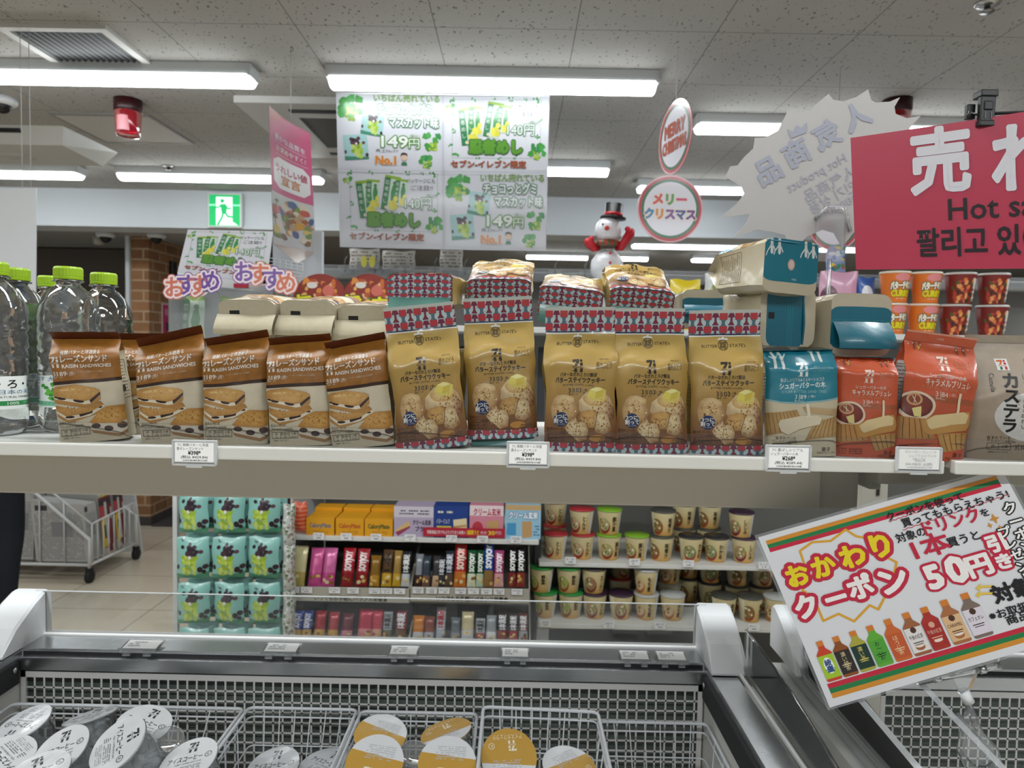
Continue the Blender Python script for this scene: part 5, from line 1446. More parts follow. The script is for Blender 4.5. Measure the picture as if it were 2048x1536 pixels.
for i, (tp, bt, c_up, c_lab, c_low, s, ink) in enumerate(BTS):
    (x0, y0), (x1, y1) = cz(*tp), cz(*bt)
    y1 = w0 - 2
    h = y1 - y0
    cx = x0 + (x1 - x0) * .5
    w = h * .185
    def X(f): return cx + w * f
    CP.rect(X(-.42), y0, X(.42), y0 + h * .13, 'cf7a2c', 5)
    CP.poly([(X(-.4), y0 + h * .13), (X(.4), y0 + h * .13), (X(.45), y0 + h * .2), (X(1), y0 + h * .32), (X(1), y1 - 1.5), (X(.8), y1), (X(-.8), y1), (X(-1), y1 - 1.5), (X(-1), y0 + h * .32), (X(-.45), y0 + h * .2)], c_up, 4.5)
    CP.rect(X(-1), y0 + h * .36, X(1), y0 + h * .93, c_lab, 5)
    if i == 0: CP.ell(cx, y0 + h * .62, w * .62, h * .2, 'eef0ea', 5.4, 18)
    if i in (5, 6, 7, 8): CP.ell(cx, y0 + h * .42, w * .34, w * .38, '4a3020' if i != 6 else 'd8a088', 5.5, 12)
    if i in (5, 6, 7): CP.ell(cx, y0 + h * .82, w * .55, w * .4, c_up, 5.4, 14).ell(cx, y0 + h * .79, w * .5, w * .2, 'e8d8cc', 5.6, 12)
    if i in (1, 2, 3, 4): CP.vtext(s[:4], cx, y0 + h * .46, h * .115, h * .125, ink, 6)
    elif i == 0: CP.vtext(s, cx, y0 + h * .55, h * .16, h * .17, ink, 6, bold=.03)
    else: CP.text(s, cx, y0 + h * .58, h * .11, ink, 6, w=w * 1.6, align='c')
    CP.rect(X(-.6), y0 + h * .7, X(.6), y0 + h * .72, ink, 6).rect(X(-.5), y0 + h * .75, X(.5), y0 + h * .765, ink, 6)
t = thing('coupon_sign', 'tilted white laminated coupon sign with striped edges, red lettering and printed bottles', 'sign', (0, 0, 0))
def cpx(q, Y): return at(1500 + q[0] / 3.071, 930 + q[1] / 3.071, Y)
P = [cpx(CQ[0], 1.04), cpx(CQ[1], .974), cpx(CQ[2], .925), cpx(CQ[3], .99)]
mb = MB(); quad_sign(mb, P, .0012, CP, None, lin('d9dade'), step=.00025, lift=.0003)
mb.build('printed_sheet', CARD, t)
mb = MB()
n_ = (P[1] - P[0]).cross(P[0] - P[3]).normalized()
e_ = (P[1] - P[0]).normalized() * .004; f_ = (P[0] - P[3]).normalized() * .004
quad_sign(mb, [P[0] - e_ + f_ + n_ * .0006 * 0 - n_ * .0016, P[1] + e_ + f_ - n_ * .0016, P[2] + e_ - f_ - n_ * .0016, P[3] - e_ - f_ - n_ * .0016], .0006, None, None, WHITE)
mb.build('laminate_border', CLEARH, t)
# clear clip stand that holds it
t = thing('sign_holder', 'clear plastic spring clip stand gripping the lower edge of the coupon sign', 'sign holder', (0, 0, 0))
Yh = .98
def ah(x, y, Y=Yh): return at(x, y, Y)
mb = MB()
d1 = (ah(2000, 1335) - ah(1838, 1360)).normalized()
a0, a1 = ah(1838, 1352, .975), ah(2000, 1320, .975)
up = Vector((0, 0, 1))
V = [a0 - up * .014, a1 - up * .014, a1 + up * .010, a0 + up * .010]
hexa(mb, [V[0] + Vector((0, .003, 0)), V[1] + Vector((0, .003, 0)), V[1] + Vector((0, .006, 0)), V[0] + Vector((0, .006, 0)), V[3] + Vector((0, -.006, 0)), V[2] + Vector((0, -.006, 0)), V[2] + Vector((0, -.003, 0)), V[3] + Vector((0, -.003, 0))], WHITE)
tube(mb, [a0 - up * .008, a1 - up * .008], .005, WHITE, 10)
jw = mb.build('jaw', CLEARH, t)
for f in (.22, .78):
    p = a0.lerp(a1, f) - up * .008
    mb = MB(); tube(mb, [p - d1 * .004, p + d1 * .004], .0062, lin('c9ccce'), 12); mb.build('spring_ring', STEEL, jw)
mid = a0.lerp(a1, .55) - up * .012
mb = MB()
hexa(mb, [ah(1918, 1386) + Vector((0, -.003, 0)), ah(1936, 1384) + Vector((0, -.003, 0)), ah(1936, 1384) + Vector((0, .003, 0)), ah(1918, 1386) + Vector((0, .003, 0)), mid + Vector((-.018, -.003, .004)), mid + Vector((.02, -.003, .008)), mid + Vector((.02, .003, .008)), mid + Vector((-.018, .003, .004))], WHITE)
mb.build('neck', CLEARH, t)
mb = MB(); tube(mb, [ah(1926, 1382), ah(1938, 1404)], .0075, lin('e6e8ea'), 14); mb.build('ball_joint', PLAS, t)
mb = MB()
for (pts, r) in (([(1935, 1405), (1948, 1440), (1962, 1470), (1990, 1500), (1996, 1520), (1975, 1540)], .005), ([(1938, 1420), (1930, 1450), (1925, 1475), (1920, 1500), (1935, 1530), (1960, 1545)], .005), ([(1915, 1430), (1930, 1450), (1950, 1462)], .004)):
    tube(mb, [ah(x, y) for x, y in pts], r, WHITE, 10)
ph = [(1930, 1450), (1952, 1445), (1985, 1490), (1992, 1515), (1970, 1532), (1945, 1528), (1925, 1500)]
V = [ah(x, y, Yh - .004) for x, y in ph] + [ah(x, y, Yh + .004) for x, y in ph]
n = len(ph)
mb.add([tuple(v) for v in V], [tuple(range(n))[::-1], tuple(range(n, 2 * n))] + [(i, (i + 1) % n, (i + 1) % n + n, i + n) for i in range(n)], WHITE)
mb.build('spring_clamp', CLEARH, t)
for i, ((x0, y0), (x1, y1)) in enumerate((((1715, 1392), (1840, 1540)), ((1845, 1370), (2010, 1540)))):
    mb = MB(); p, q = ah(x0, y0, 1.0), ah(x1, y1, .9)
    q = p + (q - p) * 1.15
    s_ = Vector((.0055, 0, 0))
    hexa(mb, [q - s_, q + s_, q + s_ + Vector((0, .003, 0)), q - s_ + Vector((0, .003, 0)), p - s_, p + s_, p + s_ + Vector((0, .003, 0)), p - s_ + Vector((0, .003, 0))], WHITE)
    mb.build('support_strip', clear('milky_strip', (.93, .95, .97), .06, .1, haze=.28), t)
# ------------------------------------------------------------------ ice freezers
STC = lin('c4c6c8'); BAR = lin('cfcdca')
def freezer(xa, xb, label, gx=0.):
    """xa, xb: inside faces of the end walls; gx: width of a plain panel before the grid"""
    t = thing('chest_freezer', label, 'freezer', ((xa + xb) / 2, 1.1, 0))
    ox = (xa + xb) / 2; a, b = xa - ox, xb - ox
    def Y(y): return y - 1.1
    mb = MB()
    for lo, hi in (((a - .07, Y(.72), .06), (a, Y(1.52), .822)), ((b, Y(.72), .06), (b + .07, Y(1.52), .822)), ((a, Y(1.44), .06), (b, Y(1.52), .822)), ((a, Y(.72), .06), (b, Y(.78), .822)), ((a, Y(.78), .06), (b, Y(1.44), .60))):
        box(mb, lo, hi, lin('d5d4cf'))
    mb.build('cabinet', POWDER, t)
    mb = MB(); box(mb, (a - .05, Y(.76), 0), (b + .05, Y(1.48), .06), lin('2b2b2d')); mb.build('plinth', PLAS, t)
    # steel ledges
    mb = MB(); rbox(mb, (a - .05, Y(1.418), .822), (b + .05, Y(1.50), .864), STC, .002); rr = mb.build('rear_rail', STEEL, t)
    mb = MB(); box(mb, (a + .004, Y(1.4172), .846), (b - .004, Y(1.4182), .8585), lin('08080a')); mb.build('rail_slot', PLAS, rr)
    mb = MB(); rbox(mb, (a, Y(1.402), .826), (b, Y(1.418), .852), STC, .0012); mb.build('rail_step', STEEL, t)
    for x0, x1 in ((a - .05, a + .002), (b - .002, b + .05)):
        mb = MB(); rbox(mb, (x0, Y(.72), .822), (x1, Y(1.42), .862), STC, .002); sr = mb.build('side_rail', STEEL, t)
        xi = x1 if x1 < 0 else x0
        mb = MB(); box(mb, (xi - .006, Y(.73), .80), (xi + .006, Y(1.40), .845), lin('242426')); mb.build('side_gasket', RUB, sr)
        mb = MB(); lathe(mb, [(.006, 0), (.0055, .002), (.001, .003)], STC, 12, M=Matrix.Translation((xi + (.007 if x1 < 0 else -.007), Y(1.385), .832)) @ Matrix.Rotation(R_(90 if x1 < 0 else -90), 4, 'Y')); mb.build('screw', STEEL, sr)
    # grid panel
    mb = MB()
    g0, g1, zt, zb = a + gx + .004, b - .004, .820, .604
    box(mb, (g0, Y(1.4085), zt - .012), (g1, Y(1.4125), zt), BAR); box(mb, (g0, Y(1.4085), zb), (g0 + .010, Y(1.4125), zt), BAR); box(mb, (g1 - .010, Y(1.4085), zb), (g1, Y(1.4125), zt), BAR)
    p = .0195
    n = int((g1 - g0 - .012) / p)
    for k in range(1, n + 1):
        x = g0 + .010 + k * p; box(mb, (x - .0034, Y(1.4095), zb), (x, Y(1.411), zt), BAR)
    z = zt - .012
    while z > zb + .02:
        z -= .0213; box(mb, (g0, Y(1.4095), z - .0015), (g1, Y(1.411), z + .0017), BAR)
    mb.build('grid_panel', PLAS, t)
    mb = MB(); box(mb, (a, Y(1.436), .6), (b, Y(1.44), .82), lin('5c6561')); mb.build('rear_liner', PLAS, t)
    if gx:
        mb = MB(); box(mb, (a, Y(1.40), .6), (a + gx - .03, Y(1.43), .822), lin('c9c6ba')); box(mb, (a + gx - .028, Y(1.402), .6), (a + gx, Y(1.43), .822), lin('c4c1b6')); mb.build('divider_panel', POWDER, t)
    # glass upstand
    mb = MB(); sheet(mb, (a - .02, Y(1.492), .864), (b - a + .04, 0, 0), (0, 0, .092), .004, WHITE); rp = mb.build('rear_pane', PANE, t)
    mb = MB(); rbox(mb, (a - .02, Y(1.4915), .9555), (b + .02, Y(1.4965), .9575), lin('eef1f1'), .0008); mb.build('pane_edge', clear('polished_pane_edge', (.95, .97, .96), .1, .1, haze=.55), rp)
    mb = MB(); rbox(mb, (a - .05, Y(1.484), .863), (b + .05, Y(1.504), .8675), lin('f1f1ef'), .001); mb.build('pane_trim', PLAS, t)
    for s, x in ((-1, a - .035), (1, b + .035)):
        pf = [(-.13, .864), (-.13, .868), (-.09, .91), (-.03, .945), (.0, .957), (.012, .957), (.02, .95), (.02, .864)]
        pf = [(y + 1.492 - 1.1, z) for y, z in pf]
        m = len(pf)
        w = .036
        mb = MB()
        X0, X1 = x - w, x + w
        V = []
        ins = .006
        for xx, q in ((X0, 1), (X0 + ins, 0), (X1 - ins, 0), (X1, 1)):
            V += [(xx, y - (0 if not q else 0), z - (.004 if q and z > .87 else 0)) for y, z in pf]
        F = [(j * m + i, (j + 1) * m + i, (j + 1) * m + (i + 1) % m, j * m + (i + 1) % m) for j in range(3) for i in range(m)] + [tuple(range(m)), tuple(3 * m + i for i in range(m))[::-1]]
        mb.add(V, F, lin('dfe1e2'), False)
        mb.build('end_cap', PLAS, t)
        # curved side pane towards the front
        mb = MB()
        G = [[(x + s * .028, Y(y), .862 + (.088 * (1 - ((1.37 - y) / .62) ** 2.2) + .002) * v) for y in np.linspace(1.37, .75, 13)] for v in (0, .5, 1)]
        G = np.array(G)
        Patch(G).emit(mb, WHITE); Patch((G + np.array([.004, 0, 0]))[:, ::-1]).emit(mb, WHITE)
        tube(mb, G[2] + np.array([.002, 0, 0]), .0025, WHITE, 8)
        mb.build('side_pane', PANE, t)
        mb = MB(); rbox(mb, (x + s * .018, Y(.74), .860), (x + s * .024, Y(1.37), .868), lin('e4e6e6'), .002); mb.build('pane_strip', PLAS, t)
    return t
freezer(-1.0, .398, 'white chest freezer with steel rails, grid lining and ice cups, below the long shelf')
freezer(.635, 2.0, 'second white chest freezer behind the coupon sign, its grid lining starting further right', .115)

# price card holders lying on the rear rail
for i, (cx, cy, w, sk) in enumerate(((282, 1304, 76, 0), (562, 1307, 72, 0), (807, 1313, 60, 0), (1030, 1318, 58, 0), (1269, 1322, 62, 0), (1343, 1323, 62, 0))):
    p = at(cx, cy + 6, 1.425)
    hw = w * 1.425 / FPX / 2
    t = thing('rail_price_holder', 'clear price card holder on the steel freezer rail, ' + ordl(i, 6), 'price tag', (p.x, 1.412, .8655), 0, 'clear price holders on the freezer rail')
    mb = MB()
    hexa(mb, [(-hw, 0, 0), (hw, 0, 0), (hw, .04, .005), (-hw, .04, .005), (-hw, 0, .0025), (hw, 0, .0025), (hw, .04, .0075), (-hw, .04, .0075)], WHITE)
    rbox(mb, (-hw, -.004, -.003), (hw, .001, .006), WHITE, .001)
    for x0 in (-hw * .75, hw * .35): box(mb, (x0, -.006, -.008), (x0 + hw * .4, -.001, .001), WHITE)
    mb.build('holder', CLEARH, t)
    mb = MB()
    hexa(mb, [(-hw * .9, .005, .0033), (hw * .9, .005, .0033), (hw * .9, .036, .0072), (-hw * .9, .036, .0072), (-hw * .9, .005, .0037), (hw * .9, .005, .0037), (hw * .9, .036, .0076), (-hw * .9, .036, .0076)], lin('ecedec'))
    a = Art(100, 50).squiggles(10, 8, 60, 42, 3, '9a9da0', 1, seed=i)
    flat(mb, a, (-hw * .9, .005, .0039), (hw * 1.8, 0, 0), (0, .031, .0039))
    mb.build('card', PAPER, t)

# wire baskets ------------------------------------------------------
def basket(x0, x1, y0, y1, zt, zb, label, tilt=0., roll=0.):
    cx, cy = (x0 + x1) / 2, (y0 + y1) / 2
    t = thing('wire_basket', label, 'basket', (cx, cy, zb), 0, 'white wire baskets in the freezer')
    w, d, h = (x1 - x0) / 2, (y1 - y0) / 2, zt - zb
    C = lin('d3d6da')
    def rim(z, k, r):
        mb_ = []
        for sx, sy in ((-1, -1), (1, -1), (1, 1), (-1, 1)):
            for q in range(4):
                ang = {(-1, -1): math.pi, (1, -1): 1.5 * math.pi, (1, 1): 0, (-1, 1): .5 * math.pi}[(sx, sy)] + q * math.pi / 6
                mb_.append((sx * (w * k - .012) + .012 * math.cos(ang), sy * (d * k - .012) + .012 * math.sin(ang), z))
        return mb_
    mb = MB(); tube(mb, rim(h, 1, 0), .0032, C, 8, True); mb.build('rim', POWDER, t)
    mb = MB(); tube(mb, rim(h - .016, .985, 0), .0018, C, 6, True); tube(mb, rim(0.002, .86, 0), .0022, C, 6, True)
    tube(mb, rim(h * .5, .925, 0), .0014, C, 6, True)
    nx, ny = 7, 9
    for k in range(1, nx):
        x = -w + 2 * w * k / nx
        tube(mb, [(x, -d, h), (x * .86, -d * .86, .002), (x * .86, d * .86, .002), (x, d, h)], .0013, C, 5)
    for k in range(1, ny):
        y = -d + 2 * d * k / ny
        tube(mb, [(-w, y, h), (-w * .86, y * .86, .003), (w * .86, y * .86, .003), (w, y, h)], .0013, C, 5)
    mb.build('wire_mesh', POWDER, t)
    t.rotation_euler = (R_(tilt), R_(roll), 0)
    return t
basket(-.985, -.525, .83, 1.37, .772, .645, 'white wire basket at far left heaped with white lidded ice cups')
basket(-.515, -.300, .83, 1.37, .775, .645, 'white wire basket sunk low with two grey lidded cups, between the white and gold cups')
basket(-.292, -.062, .83, 1.37, .772, .645, 'white wire basket under the gold and white lidded cups, mostly hidden')
basket(-.052, .165, .85, 1.31, .815, .665, 'white wire basket standing tallest, right of the gold lidded cups', 0, 1.5)
basket(.178, .392, .83, 1.37, .762, .645, 'empty looking dim wire basket at the right end of the freezer')

# ice cups ----------------------------------------------------------
def lid_art(kind):
    a = Art(200, 200)
    if kind == 'gold':
        a.ell(100, 100, 97, 97, 'dedfe2', 1, 40)
        a.poly([(100 + 97 * math.cos(q), 100 + 97 * math.sin(q)) for q in np.linspace(-.15, math.pi + .35, 26)], 'c59a45', 2)
        ink = 'efe6d2'
        logo(a, 70, 118, 30, ink, 3); a.text('アイスカフェラテ', 100, 168, 20, ink, 3, w=104, align='c').ring(158, 138, 10, 2, ink, 3, 14).text('R', 158, 138, 14, ink, 3, align='c')
        a.squiggles(60, 40, 160, 92, 7, 'bcbdc2', 3, seed=8)
    else:
        a.ell(100, 100, 97, 97, 'e3e5e8' if kind == 'white' else 'b9bcc0', 1, 40)
        k = '1d1e22'
        logo(a, 84, 22, 36, k, 3); a.text('アイスコーヒー', 88, 92, 27, k, 3, w=118, align='c', bold=.015).ring(166, 90, 11, 2.4, k, 3, 16).text('R' if kind == 'white' else 'L', 166, 90, 15, k, 3, align='c')
        a.text('ICED COFFEE REGULAR', 104, 112, 9, k, 3, w=90, align='c', res=1).squiggles(50, 122, 152, 150, 4, '6c6f75', 3, seed=6).squiggles(62, 154, 140, 178, 4, 'a0a3a8', 3, seed=7)
    return a
LIDS = {k: lid_art(k) for k in ('white', 'gold', 'grey')}
M_CUP = clear('clear_cup_plastic', (.95, .96, .965), .05, .06, haze=.13, bump=.3, bscale=25)
M_ICE = surf('ice_chunks', .25, spec=.5, bump=.5, bscale=60)
def cup_proto(kind):
    t = bpy.data.objects.new('ice_cup', None); COL.objects.link(t)
    tag(t, 'x', 'cup', 'iced drink cups in the freezer')
    mb = MB(); lathe(mb, [(.001, .001), (.030, 0), (.032, .003), (.036, .04), (.0365, .043), (.0425, .096), (.045, .098), (.0475, .100), (.0475, .1025), (.0445, .103)], NOC, 40); mb.build('cup_body', M_CUP, t)
    mb = MB(); r = random.Random(4)
    for k in range(26):
        q = r.random() * 6.28; rr = r.uniform(.008, .028); z = .012 + .076 * r.random()
        s = r.uniform(.007, .0105)
        rbox(mb, (-s, -s, -s), (s, s, s), lin('cdd4d8'), s * .4, 1, M=Matrix.Translation((rr * math.cos(q), rr * math.sin(q), z)) @ Matrix.Rotation(r.random() * 3, 4, (1, .4, .2)))
    mb.build('ice', M_ICE, t)
    mb = MB(); n = 14
    def lp(u, v):
        x, y = (u - .5) * .098, (v - .5) * .098
        return (x, y, .1038 + .0014 * noise.noise(Vector((x * 40, y * 40, len(kind)))))
    G = [[lp(i / n, j / n) for i in range(n + 1)] for j in range(n + 1)]
    lid = LIDS[kind]
    Patch(G).lay(mb, lid, .0002, .00012)
    mb.add([(.0475 * math.cos(2 * math.pi * k / 40), .0475 * math.sin(2 * math.pi * k / 40), z) for z in (.1018, .1036) for k in range(40)], [(k, (k + 1) % 40, (k + 1) % 40 + 40, k + 40) for k in range(40)] + [tuple(range(40))[::-1]], lin('d9dbde') if kind != 'gold' else lin('c9a55a'))
    mb.build('film_lid', surf('lid_film', .3, coat=.4, bump=.25, bscale=50), t)
    return t
PRO = {}
def cup(kind, cx, cy, Y, tx, ty, spin, label, first={}):
    p = at(cx, cy, Y)
    M = Matrix.Translation(p) @ Matrix.Rotation(R_(ty), 4, 'Y') @ Matrix.Rotation(R_(tx), 4, 'X') @ Matrix.Rotation(R_(spin), 4, 'Z') @ Matrix.Translation((0, 0, -.104))
    if kind not in PRO: PRO[kind] = cup_proto(kind); t = PRO[kind]
    else: t = dup(PRO[kind], (0, 0, 0))
    t.location = M.translation; t.rotation_euler = M.to_euler(); t['label'] = label
    return t
cup('white', 46, 1447, 1.27, 14, -14, 160, 'white lidded ice cup at far left back, lid print upside down')
cup('white', 181, 1431, 1.32, -9, -14, 10, 'white lidded ice cup at the back seen nearly edge on, lid rising to the right')
cup('white', 288, 1447, 1.27, 12, 12, -6, 'white lidded ice cup at the back right of the white heap, touching the grid')
cup('white', 120, 1501, 1.16, 26, -16, 8, 'large white lidded ice cup in front, black writing upright, under the edge-on cup')
cup('white', 235, 1488, 1.12, 30, -22, -75, 'white lidded ice cup with glossy lid, its writing turned sideways')
cup('white', 376, 1521, 1.14, 16, -12, 4, 'white lidded ice cup at the right end of the white heap')
cup('white', 8, 1512, 1.17, 15, 6, 150, 'white lidded ice cup cut by the left picture edge near the bottom')
cup('white', 72, 1548, 1.06, 14, -8, 30, 'white lidded ice cup cut by the bottom edge at far left')
cup('gold', 761, 1468, 1.26, 16, 4, -14, 'gold and white lidded cup at the back left of the gold group')
cup('gold', 892, 1463, 1.27, -2, -14, 205, 'gold and white lidded cup at the back right, gold half turned to the grid')
cup('gold', 749, 1524, 1.13, 30, 0, -8, 'gold and white lidded cup in front left with a glossy fold across its lid')
cup('gold', 894, 1525, 1.13, 26, 2, 0, 'gold and white lidded cup in front right of the gold group')
cup('gold', 1018, 1514, 1.17, 38, 6, 190, 'gold lidded cup in the tall wire basket at its left side')
cup('gold', 1139, 1533, 1.19, 12, 8, 40, 'dim gold lidded cup in the tall wire basket at its right side')
cup('grey', 545, 1534, 1.24, 14, -8, 0, 'grey lidded cup deep in the low basket, the left of two')
cup('grey', 650, 1528, 1.26, 4, -6, -30, 'grey lidded cup deep in the low basket, the right of two')
def empty_cup(cx, cy, Y, tx, label):
    p = at(cx, cy, Y)
    t = thing('clear_cup', label, 'cup', tuple(p), 0, 'upturned clear cups')
    mb = MB(); lathe(mb, [(.001, -.004), (.024, -.003), (.027, .0), (.030, -.004), (.033, -.03), (.0335, -.033), (.0385, -.078), (.041, -.08)], NOC, 36, cap=False); mb.build('cup_body', M_CUP, t)
    mb = MB(); tube(mb, [(.0275 * math.cos(q), .0275 * math.sin(q), .0005) for q in np.linspace(0, 2 * math.pi, 28)[:-1]], .0016, WHITE, 6, True); mb.build('foot_ring', M_CUP, t)
    t.rotation_euler = (R_(tx), R_(10), 0)
empty_cup(332, 1478, 1.21, 20, 'upturned clear cup between the white lidded cups, base ring up')
empty_cup(829, 1508, 1.2, 18, 'upturned clear cup between the gold lidded cups')
# ------------------------------------------------------------------ gondola shelving in the middle of the shop
GW = lin('d9d9d4')
def gy(px, py, Y): return at(px, py, Y)
# left section boards
zA = at(830, 1076, 2.44).z
xl, xm, xr = at(582, 1076, 2.44).x, at(1078, 1076, 2.44).x, at(1640, 1130, 2.55).x
t = thing('gondola_shelving', 'white steel gondola shelving behind the freezer carrying snacks and cup soups', 'shelving', (0, 2.6, 0))
def gb(name, lo, hi, col=GW, m=POWDER, r=.003):
    mb = MB(); rbox(mb, (lo[0], lo[1] - 2.6, lo[2]), (hi[0], hi[1] - 2.6, hi[2]), col, r); return mb.build(name, m, t)
gb('shelf_board', (xl, 2.44, zA - .016), (xm, 2.92, zA))
zB1, zB2 = at(818, 1201, 2.40).z, at(818, 1292, 2.38).z
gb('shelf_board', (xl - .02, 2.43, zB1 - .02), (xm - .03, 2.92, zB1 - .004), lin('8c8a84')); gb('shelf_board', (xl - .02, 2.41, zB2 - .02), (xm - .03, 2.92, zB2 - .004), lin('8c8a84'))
zC1, zC2 = at(1300, 1129, 2.55).z, at(1240, 1250, 2.52).z
xc0 = at(1078, 1130, 2.55).x
gb('shelf_board', (xc0, 2.55, zC1 - .016), (1.9, 2.92, zC1)); gb('shelf_board', (xc0, 2.52, zC2 - .018), (1.9, 2.92, zC2))
gb('shelf_bracket', (xc0 - .005, 2.52, zC2 - .14), (xc0 + .04, 2.92, zC2 - .018), lin('9a9a98'))
gb('base_deck', (xl - .02, 2.40, 0), (1.9, 2.92, .18), lin('b9b8b2'))
gb('back_panel', (xl - .01, 2.92, .1), (1.9, 2.95, 1.56), lin('8a8986'))
gb('upright', (xm - .01, 2.60, .18), (xm + .015, 2.66, 1.5), lin('3a3a3c')); gb('upright', (xl - .022, 2.5, .18), (xl - .012, 2.92, 1.45), lin('cfd0d0'))
zT = at(1980, 672, 2.40).z
gb('top_board', (xl - .02, 2.38, zT - .02), (2.1, 2.92, zT), lin('d5d6d4'))
gb('upper_board', (xl - .02, 2.44, 1.17), (2.1, 2.92, 1.186), lin('d5d6d4'))

def tag_card(px, py, Y, label, w=22, h=14, n=''):
    p = at(px, py, Y)
    t = thing('shelf_price_card', label, 'price tag', tuple(p), 0, 'small white price cards on the far shelves')
    hw, hh = w * Y / FPX / 2, h * Y / FPX / 2
    mb = MB(); sheet(mb, (-hw, 0, -hh), (2 * hw, 0, 0), (0, 0, 2 * hh), .0015, lin('eceded'))
    flat(mb, Art(44, 28).squiggles(5, 4, 38, 14, 2, '8a8d92', 1, seed=px).squiggles(14, 16, 32, 24, 1, '55585c', 1, seed=px + 1), (-hw, -.0002, -hh), (2 * hw, 0, 0), (0, 0, 2 * hh))
    mb.build('card', PAPER, t)
for i, px in enumerate((637, 692, 752, 820, 903, 965, 1032)): tag_card(px, 1076 + (px - 830) * .018, 2.432, 'white price card on the lip under the biscuit boxes, ' + ordl(i, 7))
for i, px in enumerate((1141, 1269, 1377, 1528)): tag_card(px, 1121 + (px - 1141) * .026, 2.542, 'white price card on the upper soup cup shelf, ' + ordl(i, 4))
for i, px in enumerate((1091, 1218, 1320, 1508)): tag_card(px, 1247 + (px - 1091) * .02, 2.512, 'white price card on the lower soup cup shelf, ' + ordl(i, 4))

# yellow biscuit boxes, one behind another
def carton(name, label, cat, w, d, h, col, art, group, pos, rz=0., top=None):
    t = thing(name, label, cat, pos, rz, group)
    mb = MB(); rbox(mb, (-w / 2, 0, 0), (w / 2, d, h), lin(col), .0012, 1)
    if art: flat(mb, art, (-w / 2, -.0003, 0), (w, 0, 0), (0, 0, h))
    if top: flat(mb, top, (-w / 2, 0, h + .0003), (w, 0, 0), (0, d, 0))
    mb.build('carton', PAPER, t)
    return t
for c, (cx, ink) in enumerate(((640, '6f7785'), (699, 'c05a24'), (757, '4a5a2c'))):
    a = Art(100, 62).rect(0, 0, 100, 62, 'e2a017', 0).text('CaloryMate', 50, 26, 22, ink, 2, w=76, align='c', bold=.03).squiggles(20, 44, 80, 56, 2, 'b8801a', 2, seed=c)
    p = at(cx, 1070 + c, 2.45)
    for k in range(8):
        nm = ('grey', 'orange', 'green')[c]
        carton('biscuit_box', f'yellow biscuit box with {nm} lettering, ' + ('front one of its row' if k == 0 else f'{ORD[k]} back in its row'), 'box', .098, .0215, .061 + (.012 if k > 4 else 0), 'e2a017', a if k == 0 else None, 'yellow biscuit boxes', (p.x, 2.452 + k * .0222, zA))
wa = Art(110, 84).rect(0, 0, 110, 84, 'b8aac2', 0).rect(0, 0, 110, 30, 'd5cdd9', 1).poly([(4, 66), (40, 40), (46, 54), (12, 82)], 'd9b878', 2).poly([(4, 72), (12, 82), (46, 58), (44, 54)], '9a3a5a', 2.5).squiggles(14, 8, 98, 24, 2, '4a3a5a', 2).text('クリーム玄米', 78, 44, 15, '3a2c4a', 3, w=50, align='c', bold=.03).text('ブラン', 78, 62, 15, '3a2c4a', 3, w=36, align='c', bold=.03)
wb = Art(110, 70).rect(0, 0, 110, 70, '1e3f8a', 0).squiggles(8, 8, 60, 18, 1, 'e6e6d2', 2).text('バターミルク', 30, 34, 13, 'e6e6e6', 3, w=42, align='c').rect(10, 44, 56, 54, 'd9cf5a', 2).poly([(62, 30), (104, 26), (106, 60), (66, 66)], 'e9d9ae', 2).line([(64, 46), (105, 42)], 4, 'c09a5c', 3)
wc = Art(100, 70).rect(0, 0, 100, 70, 'd98a9e', 0).rect(0, 0, 100, 22, 'ecdadd', 1).text('クリーム玄米', 52, 14, 17, 'c03050', 3, w=80, align='c', bold=.03).poly([(50, 34), (86, 30), (88, 66), (52, 68)], 'c9a06a', 2).ell(24, 48, 16, 14, 'c03a4a', 2)
wd = Art(110, 90).rect(0, 0, 110, 90, '9cc9df', 0).rect(0, 0, 110, 14, 'c9a878', 1).text('クリーム玄米', 56, 28, 20, 'f4f6f8', 3, w=88, align='c', bold=.05, outline=(2.5, '3a86b8'), olayer=2).poly([(52, 44), (82, 42), (84, 84), (54, 88)], 'c9a06a', 2).rect(6, 48, 34, 80, '4a9ccc', 2).squiggles(88, 52, 106, 82, 4, '3a6a9a', 2)
for (x0, x1, yt, yb, art, col, l) in ((787, 868, 1010, 1072, wa, 'b8aac2', 'lilac wafer box with a purple wafer picture'), (866, 938, 1008, 1072, wb, '1e3f8a', 'dark blue wafer box behind the red promotion strip'), (938, 1008, 1006, 1073, wc, 'd98a9e', 'pink wafer box behind the red promotion strip'), (1009, 1083, 1004, 1074, wd, '9cc9df', 'light blue wafer box at the right end of its shelf')):
    p, q = at(x0, yb, 2.455), at(x1, yt, 2.455)
    carton('wafer_box', l, 'box', q.x - p.x - .002, .10, (yb - yt) * 2.455 / FPX, col, art, 'wafer boxes on the snack shelf', ((p.x + q.x) / 2, 2.455, zA))
